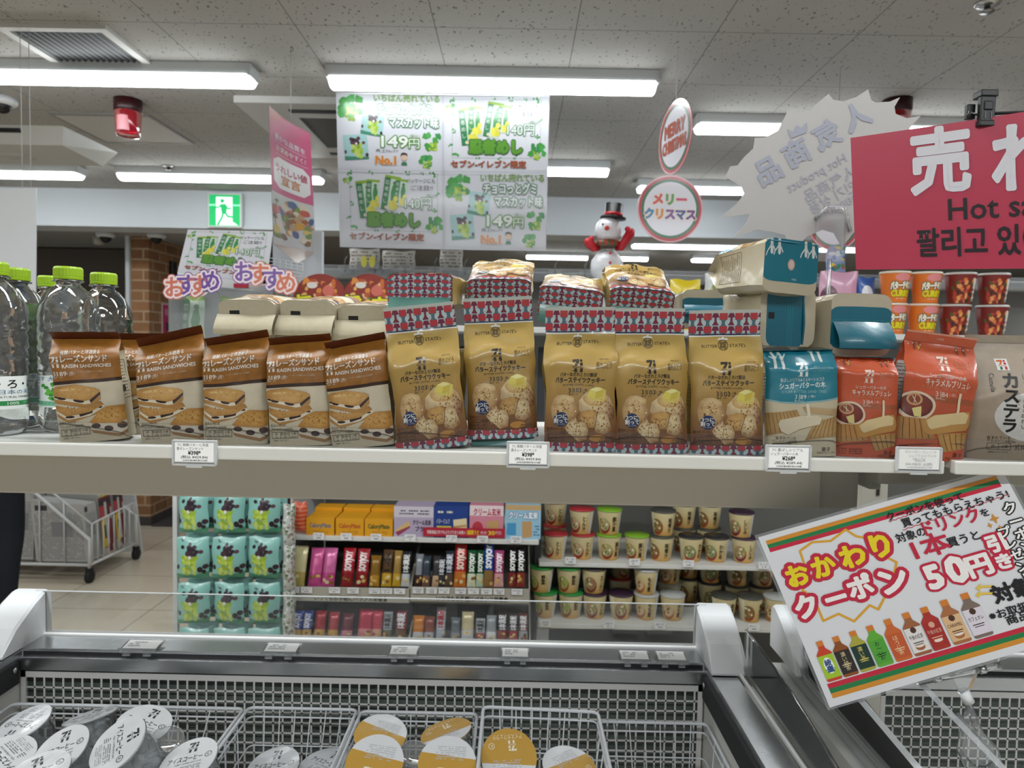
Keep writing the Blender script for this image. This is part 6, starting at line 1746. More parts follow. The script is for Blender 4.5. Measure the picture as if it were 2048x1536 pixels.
def strip(px0, px1, py0, py1, Y, label):
    p, q = at(px0, py1, Y), at(px1, py0, Y)
    t = thing('promotion_strip', label, 'promotion strip', ((p.x + q.x) / 2, Y, p.z), 0)
    w, h = q.x - p.x, (py1 - py0) * Y / FPX
    a = Art(600, 70).rect(0, 0, 600, 70, 'b8203a', 0).text('対象商品どれでもよりどりまとめ買い', 30, 36, 32, 'f0d9d9', 2, w=280, bold=.02).text('2個買うと', 320, 34, 40, 'f0c82a', 2, w=90, bold=.03).text('30', 480, 34, 46, 'f0c82a', 2, bold=.04, w=44).text('合計', 420, 34, 32, 'f0d9d9', 2, w=50).text('円引', 530, 34, 32, 'f0d9d9', 2, w=44)
    mb = MB(); box(mb, (-w / 2, 0, 0), (w / 2, .002, h), lin('b8203a')); flat(mb, a, (-w / 2, -.0002, 0), (w, 0, 0), (0, 0, h)); mb.build('strip', CARD, t)
strip(846, 1010, 1054, 1072, 2.448, 'red promotion strip in front of the blue and pink wafer boxes')
strip(607, 779, 1270, 1288, 2.36, 'red promotion strip across the lower snack bar tray')

# trays of snack bars
def tray(px0, px1, py0, py1, Y, label, txt):
    p, q = at(px0, py1, Y), at(px1, py0, Y)
    h = (py1 - py0) * Y / FPX; w = q.x - p.x
    t = thing('bar_tray', label, 'tray', ((p.x + q.x) / 2, Y, p.z), 0, 'slanted trays of snack bars')
    mb = MB(); C = lin('b3aea2')
    box(mb, (-w / 2, 0, 0), (w / 2, .006, h), C)
    for s in (-1, 1): hexa(mb, [(s * w / 2 - .002, .006, 0), (s * w / 2 + .002, .006, 0), (s * w / 2 + .002, .22, 0), (s * w / 2 - .002, .22, 0), (s * w / 2 - .002, .006, h), (s * w / 2 + .002, .006, h), (s * w / 2 + .002, .22, h + .09), (s * w / 2 - .002, .22, h + .09)], C)
    box(mb, (-w / 2, .006, 0), (w / 2, .24, .003), lin('7a766e'))
    if txt: flat(mb, Art(480, 60).text(txt, 250, 46, 24, '3a3630', 1, w=290, align='c', bold=.02), (-w / 2, -.0003, 0), (w, 0, 0), (0, 0, h))
    mb.build('tray_body', PLAS, t)
    mb = MB(); hexa(mb, [(-w / 2, .10, .003), (w / 2, .10, .003), (w / 2, .106, .003), (-w / 2, .106, .003), (-w / 2, .21, h + .07), (w / 2, .21, h + .07), (w / 2, .216, h + .07), (-w / 2, .216, h + .07)], lin('4a4742')); mb.build('slant_board', PLAS, t)
    return t, h
TX = 'いつでもお手軽にバランス栄養食'
tray(576, 818, 1172, 1201, 2.40, 'slanted snack bar tray at upper left, pink and red bars', TX)
tray(821, 1059, 1173, 1202, 2.40, 'slanted snack bar tray at upper right, dark and green bars', TX)
tray(572, 816, 1277, 1293, 2.38, 'slanted snack bar tray at lower left behind the freezer pane', None)
tray(818, 1060, 1279, 1296, 2.38, 'slanted snack bar tray at lower right behind the freezer pane', None)
n_ = 0
for i, px in enumerate((587, 613, 669, 706, 749, 773, 799)): tag_card(px, 1180 + (px - 587) * .012, 2.395, 'small price card on the upper left bar tray, ' + ordl(i, 7), 23, 12)
for i, px in enumerate((836, 863, 888, 921, 947, 973, 998, 1034)): tag_card(px, 1181 + (px - 836) * .015, 2.395, 'small price card on the upper right bar tray, ' + ordl(i, 8), 22, 12)
def bar(px, pyb, Yb, w, h, c0, c1, ink, txt, label, lean=-.42, dy=0., bagtop=None):
    p = at(px, pyb, Yb)
    t = thing('snack_bar', label, 'snack bar', tuple(p), 0, 'snack bars standing in the trays')
    W, H = w * Yb / FPX, h * Yb / FPX
    nu, nv = 6, 10
    G = []
    for j in range(nv + 1):
        v = j / nv
        th = .011 * min(1, 6 * v, 6 * (1 - v)) + .0006
        G.append([((u - .5) * W * (1 if .06 < v < .94 else 1.06), -th * math.sqrt(max(0, 1 - (2 * u - 1) ** 4)), v * H) for u in np.linspace(0, 1, nu + 1)])
    G = np.array(G); mb = MB()
    a = Art(60, 200).rect(0, 0, 60, 200, c0, 0).rect(0, 130, 60, 200, c1, 1)
    rb = random.Random(px)
    for k in range(5): a.ell(rb.uniform(8, 52), rb.uniform(145, 188), 10, 9, rb.choice(('d9b36a', '8a5a30', 'e0cf9a', c1)), 2 + k * .1, 8)
    if txt: a.text(txt, 30, 70, 46, ink, 3, rot=-math.pi / 2, align='c', w=100, bold=.04)
    Patch(G).emit(mb, lin(c0)).lay(mb, a)
    B = G.copy(); B[..., 1] = -B[..., 1]
    Patch(B[:, ::-1]).emit(mb, lin(c0))
    mb.build('wrapper', surf('bar_foil', .22, metal=.15, bump=.25, bscale=70), t)
    t.rotation_euler = (lean, 0, 0)
    return t
B1 = [(595, 26, 82, 'd2c99a', 'b9a860', '6a6230', '', 'cream and yellow'), (628, 26, 78, 'cf5a94', 'c04a86', 'f0d9e6', '', 'pink, the left of two'), (655, 26, 78, 'd06aa0', 'c04a86', 'f0d9e6', '', 'pink, the right of two'), (693, 24, 78, 'b02030', '8a1c20', 'f0e6e6', 'SOYJOY', 'red with white letters, left of two'), (722, 24, 76, 'a82a34', '8a1c20', 'f0e6e6', 'SOYJOY', 'red with white letters, right of two'), (748, 20, 62, '8a6420', 'b9862c', 'e9d9a0', '', 'brown and amber'), (772, 20, 74, '5a4028', 'c9a02c', '2a2010', '1本', 'brown with gold foot'), (792, 16, 72, 'a08040', 'c9a02c', '3a2c10', '', 'narrow gold'), (810, 17, 70, '2c2c30', 'c9ccd0', 'e0e0e0', '1本満足', 'black and silver')]
B2 = [(836, 15, 66, '8c9096', '3a2428', '202024', '', 'silver grey'), (851, 16, 62, '3a4450', '7a5a4a', 'd0d6dc', '', 'dark blue grey'), (871, 15, 62, '3c3a3c', 'c9a88a', 'd9d9d9', '', 'charcoal with a tan foot'), (882, 15, 60, '26262a', '3a3a40', 'd0d0d6', '1本満足', 'plain black'), (897, 17, 72, '2c3440', '5a4638', 'c9ced6', '1本満足', 'navy and brown'), (919, 24, 86, 'b8282c', 'c9702c', 'f0e0d0', 'SOYJOY', 'orange and red'), (942, 17, 74, '1f5a34', 'd9e0c0', 'f0f0ea', 'SOYJOY', 'dark green, left of two'), (959, 15, 74, '1c5230', 'b9ccb0', 'f0f0ea', 'SOYJOY', 'dark green, right of two'), (976, 20, 92, '20489a', '8a6a3c', 'f0f0ea', 'SOYJOY', 'bright blue'), (997, 19, 74, 'b04a7a', 'd9a0a0', 'f4e9ee', 'SOYJOY', 'pink and rose'), (1024, 17, 80, '1c1a1e', '7a2a2a', 'f0f0ea', 'SOYJOY', 'black with a red foot, left of two'), (1041, 17, 80, '1e1c20', '8a3428', 'f0f0ea', 'SOYJOY', 'black with a red foot, right of two')]
for (px, w, h, c0, c1, ink, s, d) in B1: bar(px, 1173, 2.415, w, h, c0, c1, ink, s, f'{d} snack bar standing in the upper left tray')
for (px, w, h, c0, c1, ink, s, d) in B2: bar(px, 1174, 2.415, w, h, c0, c1, ink, s, f'{d} snack bar standing in the upper right tray')
B3 = [(590, 23, 58, '3a4a9a', 'c9a45a', 'f0f0f4', 'SOYJOY', 'blue and tan, left of two'), (611, 20, 58, '3a4a9a', 'c9a45a', 'f0f0f4', 'SOYJOY', 'blue and tan, right of two'), (637, 22, 58, 'a02c34', 'c9a04a', 'f0e0e0', '', 'crimson and gold, left of two'), (664, 20, 55, 'a8343c', 'c9a04a', 'f0e0e0', '', 'crimson and gold, right of two'), (692, 22, 52, '6a2434', 'd08a9a', 'f0e0e0', '', 'dark wine red'), (728, 28, 62, 'b82c4a', 'd98a8a', 'f6eaea', '', 'wide cherry red'), (752, 20, 60, 'c03a50', 'd9a08a', 'f6eaea', '', 'pinkish red'), (773, 18, 56, 'aeb2b8', '6a6a5a', '303036', '1本満足', 'shiny silver'), (800, 22, 58, '8a2430', '6a5a48', 'e6e6ea', '1本満足', 'wine and grey')]
B4 = [(835, 22, 50, 'd0802c', 'c9ccd0', '26262a', '', 'orange topped silver'), (857, 20, 48, '8a4a3c', 'aeb2b8', '26262a', '', 'brown topped silver'), (880, 18, 66, 'c9ccd4', 'a8b0c0', 'b02c34', '1本満足', 'tall white'), (910, 18, 46, '6a7078', '8a8e94', '26262a', '', 'slate grey'), (934, 24, 58, 'd2c39a', 'c9ccd0', '5a5a4a', '', 'tan and silver'), (960, 18, 44, 'b4b8bc', '9a3034', '26262a', '1本満足', 'short silver and red'), (982, 20, 50, '9a9ea4', 'e0e2e6', '26262a', '', 'bright silver'), (1004, 20, 56, '3a2c30', '8a3034', 'e6e6ea', '1本満足', 'black and wine'), (1026, 18, 54, '4a3a3c', 'b0464a', 'e6e6ea', '1本満足', 'brown black'), (1046, 18, 54, '6a3a34', 'a8acb0', 'e6e6ea', '1本満足', 'rust and silver')]
for (px, w, h, c0, c1, ink, s, d) in B3: bar(px, 1280, 2.395, w, h, c0, c1, ink, s, f'{d} snack bar in the lower left tray')
for (px, w, h, c0, c1, ink, s, d) in B4: bar(px, 1282, 2.395, w, h, c0, c1, ink, s, f'{d} snack bar in the lower right tray')

# soup cups ---------------------------------------------------------
def cup_mesh(name, label, rb, rt, h, side, lidc, art, group, pos, rz, cat='cup soup', rim='d9d2c0'):
    t = thing(name, label, cat, pos, rz, group)
    mb = MB(); lathe(mb, [(rb * .9, 0), (rb, .001), (rb + (rt - rb) * .96, h * .955)], lin(side), 36)
    if art:
        n = 14
        G = [[((rb + (rt - rb) * v * .96) * 1.004 * math.sin(q), -(rb + (rt - rb) * v * .96) * 1.004 * math.cos(q), h * .955 * v) for q in np.linspace(-1.3, 1.3, n + 1)] for v in np.linspace(.02, .98, 5)]
        Patch(G).lay(mb, art, .0003, .0002)
    mb.build('cup_body', PAPER, t)
    mb = MB(); lathe(mb, [(rt * .98, h * .93), (rt * 1.035, h * .935), (rt * 1.035, h * .955), (rt * 1.0, h)], lin(lidc), 36); lathe(mb, [(.001, h * .992), (rt * .98, h * .992)], lin(lidc), 36, cap=False)
    mb.build('lid', PLAS, t)
    return t
def soup_art(pic, red, word, ang=0):
    a = Art(200, 120)
    a.rect(0, 0, 200, 120, grad([(0, 'dccfa2'), (70, 'd6bf85'), (120, 'c9984e')]), 0)
    a.ell(58 + ang, 76, 46, 40, red, 1, 24).ell(56 + ang, 66, 42, 34, pic, 2, 22)
    r = random.Random(len(word) + int(ang))
    for k in range(12): a.ell(56 + ang + r.uniform(-28, 28), 66 + r.uniform(-22, 22), 8, 7, r.choice(('e6d9b0', '8a9a4a', 'c9a86a', '6a7a3a', 'f0e6c9', '9a5a2a')), 3 + k * .01, 8)
    a.vtext(word, 132 + ang * .3, 38, 26, 28, '2a1c10', 4, bold=.03).squiggles(150 + ang * .3, 24, 156 + ang * .3, 80, 8, '6a5a40', 4)
    a.rect(176, 0, 200, 120, 'd0d0cc', 4)
    return a
SOUPS = {'red': (soup_art('c9b088', '9a2c24', 'とん汁'), 'b03038'), 'green': (soup_art('b0a870', '8a3024', '豚汁風'), '7fb02c'), 'plain': (soup_art('8a6a3a', '9a4a24', '味噌汁', -30), '4a4a44'), 'black': (soup_art('8c9a6a', '9a3c30', 'わかめ'), '2c2c2c'), 'purple': (soup_art('b0906a', '7a2434', 'しじみ', -8), '3a2438'), 'deepgreen': (soup_art('a8b45a', '9a4a24', '野菜', -6), '2c8a3c'), 'white': (soup_art('d9b890', 'a8683c', 'もち麦', -4), 'b9bcb8'), 'brown': (soup_art('a07858', '7a3a24', 'スープ', -10), '3c3432')}
LIDN = {'red': 'red', 'green': 'lime green', 'plain': 'olive grey', 'black': 'black', 'purple': 'dark purple', 'deepgreen': 'deep green', 'white': 'clear white', 'brown': 'dark brown'}
def soup(px, py, Y, kind, label, rz=0, s=1.):
    p = at(px, py, Y)
    art, lc = SOUPS[kind]
    return cup_mesh('cup_soup', label, .034 * s, .0455 * s, .094 * s, 'd9cfae', lc, art, 'cup soups on the far shelves', (p.x, Y, p.z), R_(rz))
row = [(1110, 'red'), (1164, 'red'), (1217, 'green'), (1273, 'green'), (1322, 'plain'), (1381, 'black'), (1432, 'black'), (1487, 'purple')]
for i, (px, k) in enumerate(row):
    p = at(px, 1100, 2.62); soup(px, 0, 2.62, k, f'{LIDN[k]} lidded cup soup, upper soup shelf, bottom tier, {ordl(i, 8)}', (i % 3 - 1) * 14).location = (p.x, 2.62, zC1)
row2 = [(1163, 2.62, 'red'), (1218, 2.62, 'green'), (1326, 2.62, 'plain'), (1482, 2.62, 'purple')]
for i, (px, Y, k) in enumerate(row2):
    p = at(px, 1050, Y); soup(px, 0, Y, k, f'{LIDN[k]} lidded cup soup, upper soup shelf, front top tier, {ordl(i, 4)}', (i % 3 - 1) * 12 - 4).location = (p.x, Y, zC1 + .0945)
row3 = [(1110, 2.74, 'red'), (1367, 2.74, 'plain'), (1418, 2.74, 'plain')]
for i, (px, Y, k) in enumerate(row3):
    for tier in (0, 1):
        p = at(px, 1050, Y); soup(px, 0, Y, k, f'shaded back row cup soup, upper soup shelf, {("lower" if not tier else "upper")} of the {("left", "middle", "right")[i]} pair', 0).location = (p.x, Y, zC1 + .0945 * tier)
row = [(1090, 'deepgreen'), (1141, 'deepgreen'), (1188, 'purple'), (1241, 'purple'), (1292, 'white'), (1344, 'white'), (1447, 'plain'), (1499, 'plain'), (1551, 'white')]
for i, (px, k) in enumerate(row):
    p = at(px, 1220, 2.60); soup(px, 0, 2.60, k, f'{LIDN[k]} lidded cup soup, lower soup shelf, bottom tier, {ordl(i, 9)}', (i % 4 - 1) * 15).location = (p.x, 2.60, zC2)
row = [(1083, 2.6, 'deepgreen'), (1137, 2.6, 'deepgreen'), (1187, 2.6, 'brown'), (1292, 2.6, 'white')]
for i, (px, Y, k) in enumerate(row):
    p = at(px, 1160, Y); soup(px, 0, Y, k, f'{LIDN[k]} lidded cup soup, lower soup shelf, front top tier, {ordl(i, 4)}', (i % 3 - 1) * 16).location = (p.x, Y, zC2 + .0945)
row = [(1338, 2.72, 'white'), (1376, 2.8, 'plain'), (1420, 2.75, 'black'), (1474, 2.72, 'plain'), (1523, 2.72, 'brown'), (1240, 2.78, 'red')]
for i, (px, Y, k) in enumerate(row):
    for tier in (0, 1):
        p = at(px, 1160, Y); soup(px, 0, Y, k, f'shaded back row cup soup, lower soup shelf, {("lower" if not tier else "upper")} of the {("second", "third", "fourth", "fifth", "sixth", "first")[i]} pair', 10 * i).location = (p.x, Y, zC2 + .0945 * tier)
ba = Art(100, 90).rect(0, 0, 100, 90, 'a8987e', 0).ell(50, 66, 46, 36, '5a3424', 1, 26).ell(50, 62, 40, 28, 'b8a888', 2, 24).squiggles(10, 8, 90, 24, 2, '4a4030', 2)
for k in range(9): ba.ell(30 + (k * 17) % 44, 52 + (k * 11) % 22, 7, 6, ('e6dcc0', '7a5a3a', '8a8a50')[k % 3], 3 + k * .01, 8)
for i, px in enumerate((1133, 1182, 1231, 1279, 1321, 1366)):
    p = at(px, 1310, 2.58)
    carton('soup_packet', f'brown soup packet with a bowl picture, lowest visible shelf, {ordl(i, 6)}', 'packet', .082, .09, .12, 'a8987e', ba, 'soup packets on the lowest shelf', (p.x, 2.58 + .03 * (i % 2), .18))

# things on the gondola's top board ----------------------------------
lidA = Art(200, 200).ell(100, 100, 99, 99, '8a2c1c', 0, 40)
rl = random.Random(9)
for k in range(60): lidA.ell(100 + rl.uniform(-62, 62), 80 + rl.uniform(-62, 50), rl.uniform(8, 20), rl.uniform(5, 12), rl.choice(('d98a3a', 'b8502c', 'e0b060', '8a2c1c', 'c96a30', '6a7a2a', 'd9b890')), 1 + k * .01, 9, rl.random() * 3, .3, k)
lidA.ell(130, 60, 22, 20, 'd06a5a', 2.5, 14).ell(70, 40, 20, 12, 'ddd6cc', 2.5, 12)
lidA.text('旨', 44, 112, 70, 'e6e02c', 4, align='c', bold=.05, outline=(7, '2a3a14'), olayer=3).text('辛', 142, 118, 70, 'e6e02c', 4, align='c', bold=.05, outline=(7, '2a3a14'), olayer=3)
for (px, l, sp) in ((641, 'large round instant noodle bowl with fiery noodle lid facing out, left of two', 0), (738, 'large round instant noodle bowl with fiery noodle lid facing out, right of two', .12)):
    p = at(px, 600, 2.46)
    t = thing('noodle_bowl', l, 'noodle bowl', (p.x, 2.46, p.z - .006), 0, 'round noodle bowls on the gondola top')
    r = .093
    M = Matrix.Translation((0, 0, .0)) @ Matrix.Rotation(R_(88), 4, 'X')
    mb = MB(); lathe(mb, [(.055, -.09), (.062, -.085), (r * .97, -.004), (r, 0)], lin('c9a878'), 44, M=M); mb.build('bowl', PAPER, t)
    mb = MB(); lathe(mb, [(r * .98, 0), (r * 1.03, .001), (r * 1.03, .004), (.001, .005)], lin('8a2c1c'), 44, M=M)
    flat(mb, lidA, M @ Vector((-r, -r, .0055)), (M.to_3x3() @ Vector((2 * r, 0, 0))), (M.to_3x3() @ Vector((0, 2 * r, 0))), .0003, .0003)
    mb.build('lid', PAPER, t)
    mb = MB(); rbox(mb, (-.05, .0, zT - t.location.z), (.05, .08, -.06), lin('b9bab8'), .003); mb.build('stand', PLAS, t)
def curry(px, Y, tier, label, kind):
    p = at(px, 600, Y)
    if kind == 'curry':
        a = Art(200, 150).rect(0, 0, 200, 150, 'dd7423', 0).ell(110, 22, 46, 20, 'e08a8a', 1, 20).text('バターチキン', 104, 64, 44, 'f2e9d0', 4, w=124, align='c', bold=.06, outline=(6, '26211c'), olayer=3, rot=-.06).text('CURRY', 104, 104, 44, 'e0d018', 4, w=116, align='c', bold=.07, outline=(5, '5a4a10'), olayer=3).squiggles(70, 128, 140, 136, 1, 'f0d9b0', 3)
        return cup_mesh('curry_noodle_cup', label, .037, .049, .106, 'dd7423', 'e6d9c4', a, 'orange curry cups on the gondola top', (p.x, Y, zT + .108 * tier), 0, 'noodle cup')
    a = Art(200, 150).rect(0, 0, 200, 150, '7a2018', 0)
    r = random.Random(3)
    for k in range(34): a.ell(r.uniform(20, 140), r.uniform(30, 146), r.uniform(8, 17), r.uniform(6, 13), r.choice(('d9763a', 'b8402a', 'e09a58', '8a2c1c', '4a5a24', '3a2418')), 1 + k * .01, 10, r.random() * 3, .3, k)
    a.vtext('旨辛チゲ', 150, 36, 30, 34, 'f0e9e0', 4, bold=.05).rect(172, 0, 200, 150, '2a2422', 3)
    return cup_mesh('chili_noodle_cup', label, .037, .049, .106, '7a2018', 'c9c4be', a, 'dark red noodle cups on the gondola top', (p.x, Y, zT + .108 * tier), 0, 'noodle cup')
for px, Y, tr, l in ((1788, 2.46, 1, 'orange curry cup in the upper tier, left of two'), (1850, 2.46, 1, 'orange curry cup in the upper tier, right of two'), (1784, 2.46, 0, 'orange curry cup in the lower tier, left of two'), (1846, 2.46, 0, 'orange curry cup in the lower tier, right of two')): curry(px, Y, tr, l, 'curry')
for px, Y, tr, l in ((1918, 2.46, 1, 'dark red noodle cup in the upper tier, left of two'), (1984, 2.46, 1, 'dark red noodle cup in the upper tier, right of two'), (1910, 2.46, 0, 'dark red noodle cup in the lower tier beside the orange cups'), (1985, 2.46, 0, 'dark red noodle cup in the lower tier, right of two')): curry(px, Y, tr, l, 'chili')
def pillow(name, label, cat, px0, px1, py0, py1, Y, col, art, group=None, th=.02, m=None, rz=0.):
    p, q = at(px0, py1, Y), at(px1, py0, Y)
    w, h = (px1 - px0) * Y / FPX, (py1 - py0) * Y / FPX
    t = thing(name, label, cat, ((p.x + q.x) / 2, Y, p.z), R_(rz), group)
    mb = MB(); nu, nv = 10, 12
    G = np.array([[((u - .5) * w + .002 * math.sin(v * 9 + px0), -th * (max(0, math.sin(math.pi * v)) * max(0, math.sin(math.pi * u))) ** .6 - .0006 + .0015 * noise.noise(Vector((u * 6, v * 6, px0))) * min(1, 8 * u * (1 - u)) , v * h + .003 * math.sin(u * 8) * (v > .9)) for u in np.linspace(0, 1, nu + 1)] for v in np.linspace(0, 1, nv + 1)])
    Patch(G).emit(mb, lin(col)).lay(mb, art, .0003, .00025)
    B = G.copy(); B[..., 1] = -B[..., 1]
    Patch(B[:, ::-1]).emit(mb, lin(col))
    mb.build('wrapper', m or FILM, t)
    return t
yw = Art(100, 110).rect(0, 0, 100, 110, 'e2c91a', 0).ell(18, 70, 26, 34, '3a2c1c', 1, 18).text('と', 58, 60, 78, '2a2418', 2, align='c', bold=.05, rot=-.1).rect(70, 30, 84, 60, 'efe9c0', 2)
pillow('snack_bag', 'yellow snack bag with black brush lettering between the gold packs and teal stack', 'snack bag', 1338, 1398, 560, 664, 2.5, 'e2c91a', yw)
pk = Art(100, 80).rect(0, 0, 100, 80, 'cf9ab4', 0).ell(24, 40, 24, 22, '5a2c3c', 1).squiggles(38, 36, 82, 62, 2, '2c1c24', 2, seed=4).ell(84, 60, 14, 14, 'd9a070', 1)
pillow('snack_bag', 'pink and white candy bag behind the lying teal pack', 'snack bag', 1638, 1712, 544, 668, 2.5, 'cf9ab4', pk)
bl = Art(60, 100).rect(0, 0, 60, 100, '2c5aa8', 0).ell(30, 30, 18, 16, 'dfe6ee', 1).squiggles(10, 60, 50, 90, 4, 'e6e6d0', 1)
pillow('snack_bag', 'small blue snack bag just right of the pink candy bag', 'snack bag', 1712, 1748, 556, 668, 2.52, '2c5aa8', bl)
mcol = Art(60, 100).rect(0, 0, 60, 100, '8a9ac0', 0)
for k in range(26): mcol.ell(rl.uniform(4, 56), rl.uniform(4, 96), rl.uniform(5, 12), rl.uniform(4, 10), rl.choice(('e0c83a', '2c4a9a', 'd9dde6', '3a8a6a', 'c04a3a')), 1 + k * .01, 8)
pillow('snack_bag', 'small colourful snack bag peeping out right of the topmost teal pack', 'snack bag', 1652, 1690, 492, 552, 2.7, '8a9ac0', mcol)
rc = Art(100, 100).ell(50, 50, 49, 49, 'd0d3d4', 0, 32).ell(50, 50, 40, 40, 'c9b48a', 1, 28)
for k in range(20): rc.ell(rl.uniform(22, 78), rl.uniform(22, 78), 8, 6, rl.choice(('d98a4a', 'e6cf9a', '6a8a3a', 'c05a3a')), 2 + k * .01, 8)
pillow('noodle_tray', 'round clear topped noodle tray just left of the teal stack', 'noodle tray', 1408, 1462, 548, 664, 2.5, 'c9ccca', rc)
far = Art(100, 60).rect(0, 0, 100, 60, 'c9c4bc', 0).squiggles(5, 5, 95, 55, 5, '7a6a5c', 1, dens=.6)
for i, (x0, x1, y0, y1, c) in enumerate(((700, 760, 498, 540, 'b9babc'), (765, 830, 502, 540, 'a8a4a0'), (880, 925, 500, 540, 'c4c4c4'), (1290, 1335, 560, 600, '9a8a80'), (1230, 1290, 560, 610, 'b0b4b8'), (1560, 1610, 505, 560, 'a89a90'))):
    pillow('snack_bag', f'pale out of focus snack bag on the far gondola top, {ordl(i, 6)}', 'snack bag', x0, x1, y0, y1, 3.3, c, far, 'pale bags on the far gondola')
t = thing('far_gondola', 'grey far gondola top with clear hooks behind the lying packs', 'shelving', (0, 3.45, 0))
zf = at(830, 541, 3.3).z
mb = MB(); rbox(mb, (-1.05, -.2, zf - .03), (2.6, .3, zf - .002), lin('b4b6b8'), .004); mb.build('top_board', POWDER, t)
mb = MB(); rbox(mb, (-1.05, .05, 0), (2.6, .1, zf - .03), lin('8a8a88'), .004); mb.build('back_panel', POWDER, t)
mb = MB(); box(mb, (-1.05, -.215, zf - .045), (2.6, -.2, zf + .012), lin('a9adb0')); mb.build('price_rail', CLEARH, t)
for k in range(9):
    p = at(690 + k * 60, 540, 3.23)
    mb = MB(); tube(mb, [(p.x, -.22, zf - .02), (p.x, -.23, zf + .03), (p.x + .012, -.235, zf + .05)], .003, WHITE, 6); box(mb, (p.x - .03, -.222, zf - .03), (p.x + .03, -.219, zf + .008), lin('dfe2e3'))
    mb.build('clear_hook', CLEARH, t)
p = at(736, 523, 3.2)
t = thing('yellow_tags', 'pair of small yellow tags on the far gondola top left of the raised gold pack', 'tags', tuple(p))
for s in (-1, 1):
    mb = MB(); G = np.array([[(s * .018 + .014 * math.cos(q) * r, 0, .026 * math.sin(q) * r) for q in np.linspace(0, 2 * math.pi, 18)] for r in (0.01, 1)]); Patch(G).emit(mb, lin('d9d24a')); Patch((G + np.array([0, .002, 0]))[:, ::-1]).emit(mb, lin('d9d24a')); mb.build('tag', CARD, t)
mb = MB(); box(mb, (-.05, .001, -.03), (.05, .004, .0), lin('8a8c8e')); mb.build('backing', PLAS, t)

# snowman ------------------------------------------------------------
p = at(1213, 560, 2.86)
t = thing('snowman', 'white tinsel snowman with black hat and red mittens standing behind the lying gold packs', 'decoration', tuple(p))
def fuzz(mb, c, r, col, sz=1., n=26, seed=1):
    V = []; F = []
    for j in range(n // 2 + 1):
        for i in range(n):
            th, ph = math.pi * j / (n // 2), 2 * math.pi * i / n
            d = Vector((math.sin(th) * math.cos(ph), math.sin(th) * math.sin(ph), math.cos(th) * sz))
            k = r * (1 + .07 * noise.noise(d * 7 + Vector((seed, 0, 0))))
            V.append(tuple(Vector(c) + d * k))
    for j in range(n // 2):
        for i in range(n): F.append((j * n + i, (j + 1) * n + i, (j + 1) * n + (i + 1) % n, j * n + (i + 1) % n))
    mb.add(V, F, col, True)
S = 2.9 / FPX
mb = MB(); fuzz(mb, (0, 0, .052), .066, lin('e0e2e6'), 1.0); mb.build('body', FOIL, t)
mb = MB(); fuzz(mb, (.0, -.005, 96 * S), .052, lin('e4e6ea'), seed=3); mb.build('head', FOIL, t)
mb = MB(); lathe(mb, [(.001, 118 * S), (.052, 119 * S), (.052, 122 * S), (.034, 123 * S), (.036, 148 * S), (.001, 149 * S)], lin('141416'), 24, M=Matrix.Rotation(.08, 4, 'Y')); ht = mb.build('hat', FOIL, t)
mb = MB(); lathe(mb, [(.036, 124 * S), (.0372, 124 * S), (.0372, 130 * S), (.036, 130 * S)], lin('c01c2c'), 24, M=Matrix.Rotation(.08, 4, 'Y')); mb.build('hat_band', FOIL, ht)
mb = MB(); lathe(mb, [(.03, 66 * S), (.048, 64 * S), (.05, 74 * S), (.034, 78 * S)], lin('1f6a3c'), 24, colf=lambda q, z, i: lin('b8222e') if int(q * 4) % 2 else lin('1f6a3c')); mb.build('scarf', FOIL, t)
for sx, (dx, dz, tx, tz) in ((-1, (-.052, 60 * S, -.078, 72 * S)), (1, (.05, 62 * S, .088, 92 * S))):
    mb = MB(); tube(mb, [(sx * .035, 0, 62 * S), (dx, -.01, dz), (tx, -.015, tz), (tx + sx * .012, -.015, tz + .012)], [.012, .016, .02, .008], lin('c01c2c'), 10); fuzz(mb, (tx - sx * .012, -.02, tz + .012), .012, lin('c81c2c'), n=10); mb.build('mitten_arm', FOIL, t)
mb = MB(); lathe(mb, [(.011, 0), (.006, .016), (.001, .03)], lin('d0402c'), 10, M=Matrix.Translation((-.01, -.052, 96 * S)) @ Matrix.Rotation(R_(85), 4, 'X')); mb.build('nose', PLAS, t)
for x, z in ((-.026, 104 * S), (.012, 104 * S)):
    mb = MB(); fuzz(mb, (x, -.047, z), .005, lin('26382c'), n=8); mb.build('eye', PLAS, t)
for z in (30 * S, 48 * S):
    mb = MB(); fuzz(mb, (.004, -.066, z), .006, lin('c8202c'), n=8); mb.build('button', PLAS, t)
mb = MB(); rbox(mb, (-.03, -.03, zT - p.z), (.03, .015, -.008), lin('b9bab8'), .004); mb.build('pedestal', PLAS, t)

# end cap: hanging gummy bags -----------------------------------------
t = thing('bag_rack', 'white wire hanging rack holding rows of green grape gummy bags', 'rack', (at(457, 1100, 2.42).x, 2.42, 0))
x0_, x1_ = at(352, 1100, 2.42).x - t.location.x, at(560, 1100, 2.42).x - t.location.x
for x in (x0_, x1_):
    mb = MB(); rbox(mb, (x - .008, -.008, 0), (x + .008, .008, at(475, 700, 2.4).z - .03), lin('d3d5d5'), .002); mb.build('post', POWDER, t)
mb = MB(); rbox(mb, (x0_ - .01, -.15, 0), (x1_ + .01, .15, .05), lin('c9cbcb'), .004); mb.build('base', POWDER, t)
mb = MB(); rbox(mb, (x0_ - .012, -.09, at(475, 700, 2.4).z - .03), (x1_ + .005, .2, at(475, 700, 2.4).z - .011), lin('c9cbcb'), .003); mb.build('top_board', POWDER, t)
GA = Art(110, 140)
GA.rect(0, 0, 110, 140, '8cc4bc', 0).rect(0, 0, 110, 7, 'a6d3cc', 1).poly([(0, 122), (40, 128), (110, 118), (110, 140), (0, 140)], '3f8a6a', 1)
rg = random.Random(21)
